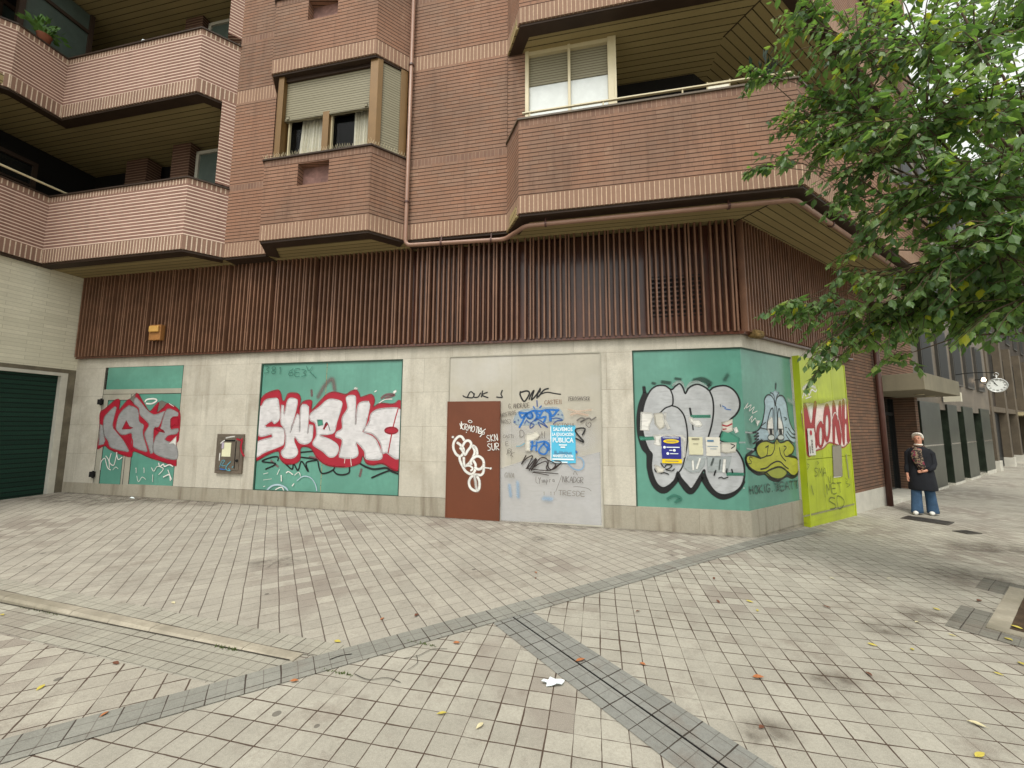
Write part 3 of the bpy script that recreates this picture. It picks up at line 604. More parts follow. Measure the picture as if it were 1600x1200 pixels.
# bays
for k in range(3):
    z=Z0+st*k; mb=MB(); zt=z+1.64
    mb.wall(BAY,-.2,0,z,z+.3,1); 
    mb.wall(BAY[:2],-.2,-.0,z+.3,zt-.12,0); mb.wall(BAY[2:],-.2,-.0,z+.3,zt-.12,0)
    n0,n1_,zn0,zn1=-7.98,-7.30,z+1.04,z+1.49
    for s0,s1,a,b in((-8.75,n0,z+.3,zt-.12),(n1_,-6.42,z+.3,zt-.12),(n0,n1_,z+.3,zn0),(n0,n1_,zn1,zt-.12)): mb.fb(F1,s0,s1,.71,.91,a,b,0)
    mb.fb(F1,n0,n1_,.70,.76,zn0,zn1,4); mb.wall(BAY,-.2,.0015,zt-.12,zt,2); mb.wall(BAY,-.26,-.03,z-.045,z-.002,3)  # last strip: gap shade under the bay, put in as dark colour
    b_o=mb.build('bay_window',MB_+[surf('niche_render%d'%k,rgb(130,98,90),.8,.4,6,20)],bld)
    b_o['label']=['lower brick bay with half closed beige shutter','upper brick bay','topmost brick bay'][k]
    mb=MB(); mb.wall(BAY,-.25,.035,zt,zt+.03); mb.build('sill',M_DARK,b_o)
    zh=z+st   # head
    mb=MB()
    mb.fb(F1,-8.62,-8.50,.62,.84,zt+.03,zh-.02); mb.fb(F1,-6.56,-6.40,.66,.84,zt+.03,zh-.02)
    mb.fb(F1,-7.62,-7.48,.66,.76,zt+.03,zh-.9)
    mb.wall([P1(-6.40,.84),P1(-6.33,.77)],-.1,0,zt+.03,zh-.02); mb.wall([P1(-6.08,.52),P1(-5.98,.42)],-.1,0,zt+.03,zh-.02)
    mb.wall([P1(-9.02,.42),P1(-8.95,.50)],-.1,0,zt+.03,zh-.02); mb.wall([P1(-8.72,.75),P1(-8.62,.84)],-.1,0,zt+.03,zh-.02)
    mb.fb(F1,-8.5,-6.56,.66,.72,zt+.03,zt+.09)
    mb.build('window_frame',M_ALU,b_o,bevel=.005)
    mb=MB()
    pass
    for s0 in(-8.46,-7.48): mb=MB(); mb.fb(F1,s0,s0+.03,.64,.69,zt+.09,zh-.85); mb.build('sash',M_ALUL,b_o)
    mb=MB(); mb.fb(F1,-8.5,-6.56,.70,.74,zt+1.0,zh-.1); mb.wall([P1(-6.33,.77),P1(-6.08,.52)],-.06,-.03,zt+.03,zh-.06); mb.wall([P1(-8.95,.5),P1(-8.72,.75)],-.06,-.03,zt+.03,zh-.06)
    mb.build('shutter',M_SHUT,b_o)
    mb=MB(); mb.fb(F1,-8.5,-6.56,.69,.755,zt+.95,zt+1.0)
    for s0 in(-8.45,-6.7): mb.fb(F1,s0,s0+.06,.755,.775,zt+.97,zt+1.03)
    mb.build('shutter_rail',M_SHUT,b_o)
    mb=MB(); mb.fb(F1,-8.62,-6.35,.6,.78,zh-.12,zh-.02); mb.wall(BAY,-.3,-.13,zh-.1,zh-.02); mb.build('shutter_box',M_DARK,b_o)
    mb=MB(); mb.fb(F1,-8.5,-6.56,.62,.626,zt+.05,zt+1.3); mb.build('glass_pane',M_GLASS,b_o)
    mb=MB()
    for s0,s1 in((-8.28,-7.72),(-7.02,-6.62)):
        n_=60; vs=[]
        for i in range(n_+1):
            u=i/n_; s_=s0+(s1-s0)*u; o_=.57+.03*math.sin(u*38)+.012*math.sin(u*91)
            vs+=[P1(s_,o_,zt+.04),P1(s_+(.1 if s0<-8 else 0)*(1-u),o_,zt+1.5)]
        mb.add(vs,[(2*i,2*i+2,2*i+3,2*i+1) for i in range(n_)])
    mb.build('curtain',M_CURT,b_o,smooth=True)
    mb=MB(); rs=random.Random(5+k)
    for a,b in zip(off(BAY,-.0)[:-1],off(BAY,-.0)[1:]):
        L=(b-a).length; u=(b-a).normalized(); v=Vector((u.y,-u.x,0)); q=0
        while q<L:
            c=a+u*q+Vector((0,0,zt+.03)); 
            for sg in(-1,1): mb.tube([c,c+u*sg*.03+v*rs.uniform(-.02,.04)+Vector((0,0,.10+rs.uniform(-.02,.01)))],.0022,4)
            q+=.05
    mb.build('bird_spikes',M_ALUL,b_o)
# dark building core behind everything
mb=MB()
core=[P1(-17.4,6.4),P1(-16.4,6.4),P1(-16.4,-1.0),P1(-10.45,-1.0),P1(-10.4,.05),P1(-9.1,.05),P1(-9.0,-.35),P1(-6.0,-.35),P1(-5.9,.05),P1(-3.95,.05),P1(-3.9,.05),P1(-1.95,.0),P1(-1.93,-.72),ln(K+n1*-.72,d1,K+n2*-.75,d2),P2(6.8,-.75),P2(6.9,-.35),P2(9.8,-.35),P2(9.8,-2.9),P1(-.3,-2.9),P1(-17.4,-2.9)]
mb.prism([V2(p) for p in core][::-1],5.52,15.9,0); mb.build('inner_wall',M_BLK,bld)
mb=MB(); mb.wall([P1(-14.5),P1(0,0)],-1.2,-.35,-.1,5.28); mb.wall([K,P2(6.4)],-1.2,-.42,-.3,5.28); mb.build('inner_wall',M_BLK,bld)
# roof
mb=MB(); mb.prism([V2(p) for p in core][::-1],15.95,16.15); mb.build('roof',M_CONC,bld)
# balcony window by the long balcony
for k in range(3):
    z=Z0+st*k
    mb=MB()
    for s0,s1 in((-3.60,-3.53),(-2.80,-2.75),(-2.08,-1.97)): mb.fb(F1,s0,s1,.30,.40,z+.22,z+st-.02)
    mb.fb(F1,-3.53,-1.97,.30,.38,z+st-.1,z+st-.02); mb.fb(F1,-1.97,-1.93,-.7,.40,z+.22,z+st-.02)
    wf=mb.build('balcony_window',M_ALUL,bld,bevel=.004); wf['label']='pale framed balcony window with white net curtain'
    mb=MB(); mb.fb(F1,-3.94,-3.60,.2,.38,z+.2,z+st); mb.build('brick_reveal',M_BRICK,wf)
    mb=MB(); mb.fb(F1,-3.53,-2.08,.30,.31,z+.22,z+2.86); mb.build('glass_pane',M_FROST,wf)
    mb=MB(); mb.fb(F1,-3.53,-2.08,.295,.32,z+2.86,z+st-.1); mb.build('shutter',M_SHUT,wf)
    # far windows in the recess
    mb=MB(); mb.fb(F1,-1.5,.2,-.72,-.70,z+.25,z+2.4); mb.build('recess_glass',M_DGLASS,bld)
# left balcony interiors
for k in range(3):
    z=Z0+st*k
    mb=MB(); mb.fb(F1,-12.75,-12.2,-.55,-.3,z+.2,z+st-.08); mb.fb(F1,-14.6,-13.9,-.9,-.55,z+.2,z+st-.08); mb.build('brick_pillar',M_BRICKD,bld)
    mb=MB()
    for s0,s1,a,b in((-12.0,-11.92,.2,3.2),(-10.65,-10.57,.2,3.2),(-12.0,-10.57,3.12,3.2)): mb.fb(F1,s0,s1,-.36,-.3,z+a,z+b)
    wf=mb.build('balcony_window',M_FRAME,bld)
    mb=MB(); mb.fb(F1,-11.92,-10.65,-.35,-.34,z+.2,z+3.12); mb.build('glass_pane',M_FDRK,wf)
    # wing recess glazing behind the wing balcony
    mb=MB(); mb.fb(F3,.4,5,-1.55,-1.53,z+.2,z+2.9); mb.build('recess_glass',surf('wing_glass%d'%k,rgb(58,70,66) if k else rgb(26,28,28),.2,.2,3,8,0,.5),bld)
    mb=MB()
    for a in(.36,1.3,2.6): mb.fb(F3,a,a+.08,-1.53,-1.47,z+.2,z+2.9)
    mb.fb(F3,.36,5,-1.53,-1.47,z+2.85,z+2.95); mb.fb(F3,.36,5,-1.52,-1.47,z+2.3,z+2.34); mb.build('window_frame',M_DARK,bld)
    mb=MB(); mb.fb(F1,-13.9,-12.6,.0,.06,z+st-.005,z+st+.008); mb.build('soffit_slot',M_BLK,bld)
mb=MB(); mb.wall([P1(-15.6,6.5),P1(-14.98,2.32),P1(-14.85,2.25),P1(-14.85,1.9)][1:],-.3,0,10.28,12.4,0); mb.build('brick_pillar',M_BRICKL,bld)
mb=MB(); mb.fb(F3,.30,1.42,-.52,-.50,10.0,12.3); wq=mb.build('balcony_window',M_FDRK,bld); wq['label']='dim green tinted glass behind the potted plant'
mb=MB(); mb.fb(F3,.22,.30,-.54,-.44,10.0,12.3); mb.fb(F3,1.42,1.52,-.54,-.44,10.0,12.3); mb.fb(F3,.30,1.42,-.52,-.45,11.75,11.83); mb.build('window_frame',M_DARK,wq)
# --- garage wing
mb=MB(); mb.fb(F3,0,6.6,-.3,0,3.02,5.31); mb.build('garage_wall',M_CREAM,bld)
mb=MB(); mb.fb(F3,-.0,.14,-.3,.0,-.1,3.02); mb.fb(F3,5.2,6.6,-.3,0,-.1,3.02); mb.fb(F3,.14,5.2,-.3,.003,2.93,3.02); mb.build('garage_surround',surf('weathered_stone',rgb(112,104,88),.8,.35,3,20),bld)
mb=MB(); mb.fb(F3,.14,.26,-.12,-.0,.0,2.93); mb.fb(F3,.26,5.2,-.12,-.0,2.86,2.93); mb.build('garage_door_frame',M_WHITE,bld)
mb=MB(); mb.fb(F3,.26,5.2,-.16,-.1,.02,2.86); gd=mb.build('garage_shutter',M_GSH,bld); gd['label']='dark green ribbed roller shutter'
mb=MB(); mb.fb(F3,.0,6,-.3,.3,-.1,.12+.0); 
# --- downpipes
zp=5.15
def bend(pts,r=.12,n=5):
    out=[pts[0]]
    for i in range(1,len(pts)-1):
        a,b,c=pts[i-1],pts[i],pts[i+1]; rr=min(r,(b-a).length*.45,(c-b).length*.45); p=b+(a-b).normalized()*rr; q=b+(c-b).normalized()*rr
        for j in range(n+1):
            t=j/n; out.append(p*(1-t)**2+b*2*t*(1-t)+q*t*t)
    out.append(pts[-1]); return out
ins=off(FB,.16)
pts=[P1(-5.89,.48,15.5),P1(-5.89,.48,zp),P1(-3.98,.36,zp),Vector((ins[1].x,ins[1].y,zp)),Vector((ins[2].x,ins[2].y,zp)),P2(6.6,.96,zp)]
mb=MB(); mb.tube(bend(pts),.038,12); pp=mb.build('downpipe',M_PIPE,bld,smooth=True); pp['label']='pinkish painted downpipe that runs on under the balconies'
def clamp(p,q,c=None):
    mb=MB(); mb.tube([p,q],.052,12)
    if c: mb.box(c,.02,.02,.14)
    mb.build('pipe_clamp',M_PIPE2,pp)
for z in(6.0,8.9,11.5,14): clamp(P1(-5.89,.48,z),P1(-5.89,.48,z+.035))
for s_ in(-5.2,-4.25): o_=.48-.12*(s_+5.89)/1.9; clamp(P1(s_,o_,zp),P1(s_+.03,o_,zp),P1(s_+.015,o_,zp+.08))
for s_ in(-3.2,-.35): clamp(P1(s_,.77,zp),P1(s_+.035,.77,zp),P1(s_+.015,.77,zp+.09))
for s_ in(1.2,3.2,5.2): clamp(P2(s_,.96,zp),P2(s_+.035,.96,zp),P2(s_+.015,.96,zp+.09))
mb=MB(); mb.tube([P2(6.28,.09,-.2),P2(6.28,.09,5.3)],.062,12); mb.build('downpipe',M_PIPE2,bld,smooth=True)['label']='dark brown straight downpipe beside the recessed entrance'
# --- graffiti
GR={'kate':[('S','white',0.035,[(-12.392,2.256),(-12.332,2.308),(-12.134,2.32),(-12.063,2.279),(-12.187,2.214),(-12.353,2.215)],0,0.3),('F','grey',[(-12.855,2.313),(-12.67,2.459),(-12.691,2.231),(-12.832,2.272)],0),('F','grey',[(-12.009,2.239),(-11.931,2.278),(-11.728,2.211),(-11.814,2.12),(-12.012,2.002)],0),('F','red',[(-13.616,1.183),(-13.635,1.263),(-13.609,1.532),(-13.669,1.992),(-13.534,2.101),(-13.234,2.316),(-13.117,2.275),(-13.12,2.072),(-12.994,2.206),(-12.855,2.313),(-12.697,2.226),(-12.67,2.459),(-12.599,2.432),(-12.422,2.229),(-12.232,2.042),(-12.113,2.147),(-11.992,2.239),(-12.021,2.015),(-11.847,2.12),(-11.728,2.211),(-11.401,2.027),(-11.356,1.55),(-11.361,1.396),(-11.402,1.345),(-11.352,0.851),(-11.393,0.85),(-11.835,0.955),(-12.102,1.013),(-12.564,1.147),(-12.605,1.029),(-12.801,1.039),(-13.262,1.175),(-13.411,1.253),(-13.592,1.184)],0),('F','silver',[(-13.534,1.856),(-13.448,1.992),(-13.245,2.154),(-13.197,2.126),(-13.257,1.749),(-13.173,1.642),(-12.918,1.405),(-12.698,1.145),(-12.746,1.131),(-13.216,1.216),(-13.342,1.374),(-13.487,1.533)],0),('F','silver',[(-13.594,1.269),(-13.623,1.748),(-13.556,1.721),(-13.493,1.533),(-13.422,1.373),(-13.451,1.292)],0),('F','silver',[(-13.139,1.642),(-13.091,1.964),(-12.884,2.152),(-12.791,2.165),(-12.569,2.07),(-12.494,1.804),(-12.357,1.726),(-12.36,1.542),(-12.178,1.154),(-12.222,1.14),(-12.603,1.264),(-12.673,1.539),(-12.865,1.511),(-13.003,1.524)],0),('F','red',[(-12.957,1.638),(-12.868,1.83),(-12.761,1.692),(-12.65,1.666),(-12.714,1.645)],0),('F','silver',[(-12.704,2.226),(-12.666,2.352),(-12.571,2.297),(-12.301,2.069),(-12.106,1.963),(-11.962,1.989),(-11.805,2.041),(-11.83,1.976),(-11.933,1.701),(-12.064,1.648),(-12.024,1.118),(-12.08,1.104),(-12.208,1.335),(-12.307,1.542),(-12.208,1.726),(-12.341,1.857),(-12.488,1.963),(-12.549,2.123)],0),('F','silver',[(-11.799,1.989),(-11.698,2.093),(-11.43,2.001),(-11.432,1.936),(-11.589,1.91),(-11.603,1.703),(-11.596,1.638),(-11.39,1.652),(-11.419,1.549),(-11.645,1.509),(-11.73,1.418),(-11.677,1.38),(-11.412,1.294),(-11.377,0.99),(-11.978,1.118),(-11.999,1.441),(-11.896,1.584)],0),('F','red',[(-12.051,1.649),(-11.956,1.675),(-11.786,1.611),(-11.748,1.567),(-11.914,1.597)],0),('F','red',[(-11.622,1.858),(-11.557,1.91),(-11.418,1.897),(-11.399,1.729),(-11.496,1.742),(-11.6,1.677)],0),('F','white',[(-11.591,1.33),(-11.425,1.485),(-11.412,1.294),(-11.49,1.339)],0),('S','red',0.03,[(-13.212,1.669),(-12.885,1.405),(-12.634,1.172)],0,0.3),('S','red',0.03,[(-12.747,1.512),(-12.629,1.382),(-12.614,1.199)],0,0.3),('S','white',0.02,[(-13.47,0.709),(-13.463,0.894),(-13.371,0.975),(-13.325,0.897),(-13.255,0.767),(-13.162,0.717)],0,0.3),('S','white',0.02,[(-13.344,1.028),(-13.243,0.925),(-13.204,0.768)],0,0.3),('S','white',0.02,[(-13.197,1.084),(-13.222,0.899),(-13.092,0.823),(-13.046,0.982),(-13.031,1.113)],0,0.3),('S','white',0.02,[(-13.048,1.113),(-12.975,0.957),(-12.864,1.011)],0,0.3),('S','white',0.012,[(-13.094,0.719),(-13.019,0.786),(-12.946,0.748)],0,0.3),('S','white',0.025,[(-11.829,0.904),(-11.788,0.828),(-11.698,0.881),(-11.66,0.831),(-11.537,0.872),(-11.438,0.837)],0,0.3),('S','white',0.015,[(-12.45,0.763),(-12.438,0.787),(-12.423,0.672)],0,0.3),('S','white',0.015,[(-12.229,0.769),(-12.217,0.792),(-12.203,0.678)],0,0.3),('S','white',0.015,[(-12.01,0.797),(-11.936,0.723),(-11.852,0.827),(-11.686,0.78),(-11.798,0.65)],0,0.3),('S','white',0.025,[(-11.664,0.604),(-11.512,0.658),(-11.466,0.534)],0,0.6),('S','white',0.02,[(-11.556,0.758),(-11.438,0.56)],0,0.5),('S','white',0.015,[(-11.958,0.646),(-11.939,0.494)],0,0.4),('S','white',0.012,[(-12.394,0.608),(-12.328,0.482),(-12.243,0.587),(-12.139,0.539)],0,0.5),('S','white',0.014,[(-11.695,2.211),(-11.559,2.144)],0,0.3)],
'sweko':[('S','dustred',0.1,[(-7.981,2.316),(-7.829,2.561),(-7.67,2.682),(-7.602,2.459)],0,1.0),('S','dustred',0.05,[(-8.139,2.466),(-8.122,2.342)],0,0.5),('S','dustred',0.05,[(-6.553,2.277),(-6.452,2.348),(-6.272,2.346),(-6.475,2.277)],0,0.3),('S','white',0.05,[(-6.287,2.393),(-6.249,2.416)],0,0.7),('S','white',0.015,[(-6.601,2.183),(-6.474,2.253),(-6.32,2.263)],0,0.3),('S','white',0.02,[(-6.702,2.41),(-6.664,2.434)],0,0.5),('S','white',0.05,[(-7.143,2.489),(-7.102,2.476)],0,0.9),('S','dustred',0.05,[(-6.918,0.89),(-6.95,0.751)],0,0.6),('S','dustred',0.05,[(-8.096,1.099),(-7.902,1.079)],0,0.6),('S','dustred',0.04,[(-8.993,1.008),(-8.812,0.891)],0,0.6),('S','black',0.028,[(-9.109,0.835),(-8.873,0.95),(-9.209,0.991),(-8.97,1.082),(-8.827,1.085),(-8.835,1.012)],0,0.3),('S','black',0.028,[(-8.646,0.955),(-8.483,0.851),(-8.448,0.96),(-8.341,0.83),(-8.27,1.012),(-8.104,0.813),(-8.158,0.99),(-7.914,1.05),(-8.29,1.095)],0,0.3),('S','black',0.028,[(-7.899,1.032),(-7.788,0.786),(-7.513,0.91),(-7.852,1.152)],0,0.3),('S','black',0.028,[(-8.297,1.192),(-8.021,1.221)],0,0.3),('S','black',0.03,[(-7.536,0.851),(-7.452,0.783),(-7.318,0.77),(-7.188,0.814),(-7.181,0.919)],0,0.3),('S','black',0.035,[(-6.962,1.005),(-6.829,0.939),(-6.647,0.897),(-6.393,0.926),(-6.265,0.861),(-6.118,0.82)],0,0.3),('S','black',0.03,[(-6.691,0.731),(-6.341,0.871),(-6.127,0.876)],0,0.3),('F','red',[(-9.365,1.0),(-9.388,1.198),(-9.388,1.547),(-9.378,2.126),(-9.279,2.367),(-8.993,2.478),(-8.879,2.439),(-8.815,2.249),(-8.757,2.248),(-8.695,2.393),(-8.582,2.417),(-8.437,2.39),(-8.377,2.27),(-8.408,2.059),(-8.339,2.208),(-8.229,2.256),(-8.11,2.243),(-8.104,2.058),(-7.92,2.241),(-7.763,2.382),(-7.6,2.422),(-7.347,2.37),(-7.234,2.429),(-7.109,2.457),(-7.044,2.379),(-7.014,2.306),(-6.779,2.363),(-6.695,2.255),(-6.715,2.112),(-6.575,2.183),(-6.291,2.169),(-6.178,2.239),(-6.107,2.221),(-6.094,2.085),(-6.098,0.945),(-6.473,1.005),(-6.676,0.977),(-6.82,1.008),(-6.904,1.146),(-6.962,1.005),(-7.195,0.93),(-7.487,0.923),(-7.731,0.964),(-7.931,1.102),(-8.08,1.28),(-8.303,1.288),(-8.309,1.047),(-8.448,0.96),(-8.646,0.955),(-8.782,1.062),(-8.83,1.207),(-9.09,1.129)],0),('F','silver3',[(-9.367,2.063),(-9.306,2.151),(-9.212,2.277),(-8.95,2.305),(-8.912,2.27),(-8.854,1.998),(-8.863,1.849),(-8.972,1.769),(-9.035,1.828),(-9.197,1.728),(-9.159,1.698),(-8.792,1.688),(-8.714,1.565),(-8.714,1.368),(-8.781,1.311),(-9.152,1.177),(-9.355,1.087),(-9.365,1.377),(-8.997,1.495),(-9.013,1.555),(-9.343,1.534)],0),('F','silver3',[(-8.823,2.161),(-8.77,2.148),(-8.744,1.961),(-8.673,2.278),(-8.486,2.283),(-8.447,2.208),(-8.502,1.899),(-8.579,1.59),(-8.436,1.978),(-8.389,1.948),(-8.354,1.604),(-8.361,2.121),(-8.223,2.157),(-8.175,2.12),(-8.165,1.801),(-8.169,1.569),(-8.134,1.752),(-8.055,1.74),(-8.052,1.485),(-8.115,1.388),(-8.224,1.357),(-8.353,1.39),(-8.459,1.505),(-8.467,1.408),(-8.368,1.215),(-8.404,1.117),(-8.513,1.067),(-8.689,1.083),(-8.764,1.196),(-8.678,1.307),(-8.687,1.577),(-8.775,1.73),(-8.818,1.799)],0),('F','silver3',[(-8.132,1.972),(-7.913,2.131),(-7.782,2.24),(-7.647,2.276),(-7.425,2.218),(-7.43,2.068),(-7.51,1.802),(-7.553,1.61),(-7.686,1.561),(-7.876,1.54),(-7.653,1.465),(-7.471,1.36),(-7.438,1.254),(-7.499,1.139),(-7.632,1.108),(-7.802,1.224),(-8.03,1.36),(-7.959,1.534),(-8.002,1.777),(-8.117,1.837)],0),('F','red',[(-7.808,1.676),(-7.75,1.802),(-7.712,1.765),(-7.763,1.705),(-7.787,1.656)],0),('S','black',0.012,[(-7.78,1.753),(-7.728,1.802),(-7.65,1.633)],0,0.3),('F','silver3',[(-7.322,2.309),(-7.135,2.336),(-7.106,2.186),(-7.092,1.756),(-7.046,2.162),(-6.825,2.22),(-6.79,2.16),(-6.825,1.946),(-6.879,1.709),(-6.935,1.619),(-6.701,1.522),(-6.579,1.384),(-6.49,1.108),(-6.823,1.089),(-6.87,1.24),(-7.056,1.406),(-6.998,1.191),(-7.098,1.1),(-7.363,1.102),(-7.42,1.16),(-7.369,1.445),(-7.521,1.514),(-7.499,1.61),(-7.382,1.683),(-7.394,1.899),(-7.283,2.091)],0),('F','silver3',[(-6.761,1.97),(-6.608,2.064),(-6.262,2.091),(-6.154,2.062),(-6.109,1.945),(-6.112,1.138),(-6.405,1.22),(-6.468,1.196),(-6.541,1.407),(-6.703,1.569),(-6.901,1.624),(-6.841,1.733),(-6.781,1.851)],0),('F','red',[(-6.166,1.648),(-6.172,1.626),(-6.192,1.607),(-6.223,1.591),(-6.262,1.581),(-6.306,1.577),(-6.35,1.58),(-6.39,1.59),(-6.422,1.605),(-6.443,1.624),(-6.451,1.646),(-6.445,1.667),(-6.426,1.687),(-6.395,1.703),(-6.355,1.713),(-6.311,1.716),(-6.267,1.713),(-6.227,1.704),(-6.195,1.688),(-6.174,1.669)],0),('S','red',0.022,[(-6.18,2.074),(-6.273,1.712),(-6.359,1.214)],0,0.3),('F','panel',[(-7.951,1.85),(-7.841,1.85),(-7.821,1.753),(-7.93,1.728)],0.5),('S','white',0.012,[(-7.284,1.115),(-7.291,0.998)],0,0.3),('S','white',0.012,[(-7.165,1.117),(-7.138,0.954)],0,0.3),('S','paleblue',0.035,[(-9.045,0.4),(-8.924,0.501),(-8.755,0.53),(-8.596,0.476),(-8.534,0.407)],0,0.4),('S','white',0.02,[(-8.833,0.432),(-8.695,0.484),(-8.633,0.415)],0,0.5),('S','paleblue',0.02,[(-8.341,0.627),(-8.208,0.714),(-8.042,0.696),(-7.925,0.581),(-7.875,0.442)],0,0.5),('S','white',0.02,[(-8.719,0.724),(-8.704,0.604)],0,0.3),('S','white',0.02,[(-8.604,0.775),(-8.549,0.801),(-8.447,0.744)],0,0.3),('S','white',0.014,[(-8.404,0.733),(-8.311,0.795),(-8.264,0.713)],0,0.3),('S','white',0.02,[(-8.445,0.517),(-8.406,0.566)],0,0.3),('S','white',0.012,[(-8.814,0.733),(-8.765,0.843)],0,0.4),('S','white',0.01,[(-9.144,0.736),(-9.031,0.764)],0,0.6),('S','white',0.01,[(-9.134,0.615),(-8.935,0.645)],0,0.8),('S','white',0.01,[(-9.123,0.482),(-9.081,0.495)],0,0.3),('S','dkpanel',0.018,[(-9.289,2.996),(-9.181,2.964),(-9.245,2.923),(-9.181,2.871),(-9.288,2.842)],0,0.3),('S','dkpanel',0.018,[(-9.063,2.9),(-9.116,2.943),(-9.063,2.977),(-9.02,2.935),(-9.116,2.866),(-9.063,2.823),(-9.02,2.858),(-9.063,2.9)],0,0.3),('S','dkpanel',0.018,[(-8.924,2.934),(-8.903,2.963),(-8.903,2.81)],0,0.3),('S','dkpanel',0.018,[(-8.589,2.921),(-8.684,2.853),(-8.674,2.776),(-8.59,2.784),(-8.6,2.838),(-8.674,2.837)],0,0.3),('S','dkpanel',0.018,[(-8.423,2.907),(-8.537,2.916),(-8.538,2.765),(-8.424,2.755)],0,0.3),('S','dkpanel',0.018,[(-8.538,2.84),(-8.444,2.833)],0,0.3),('S','dkpanel',0.018,[(-8.381,2.903),(-8.279,2.872),(-8.341,2.832),(-8.28,2.781),(-8.383,2.752)],0,0.3),('S','dkpanel',0.018,[(-8.277,2.97),(-8.214,2.868),(-8.134,2.954)],0,0.3),('S','dkpanel',0.02,[(-8.184,2.842),(-8.034,2.714)],0,0.3)],
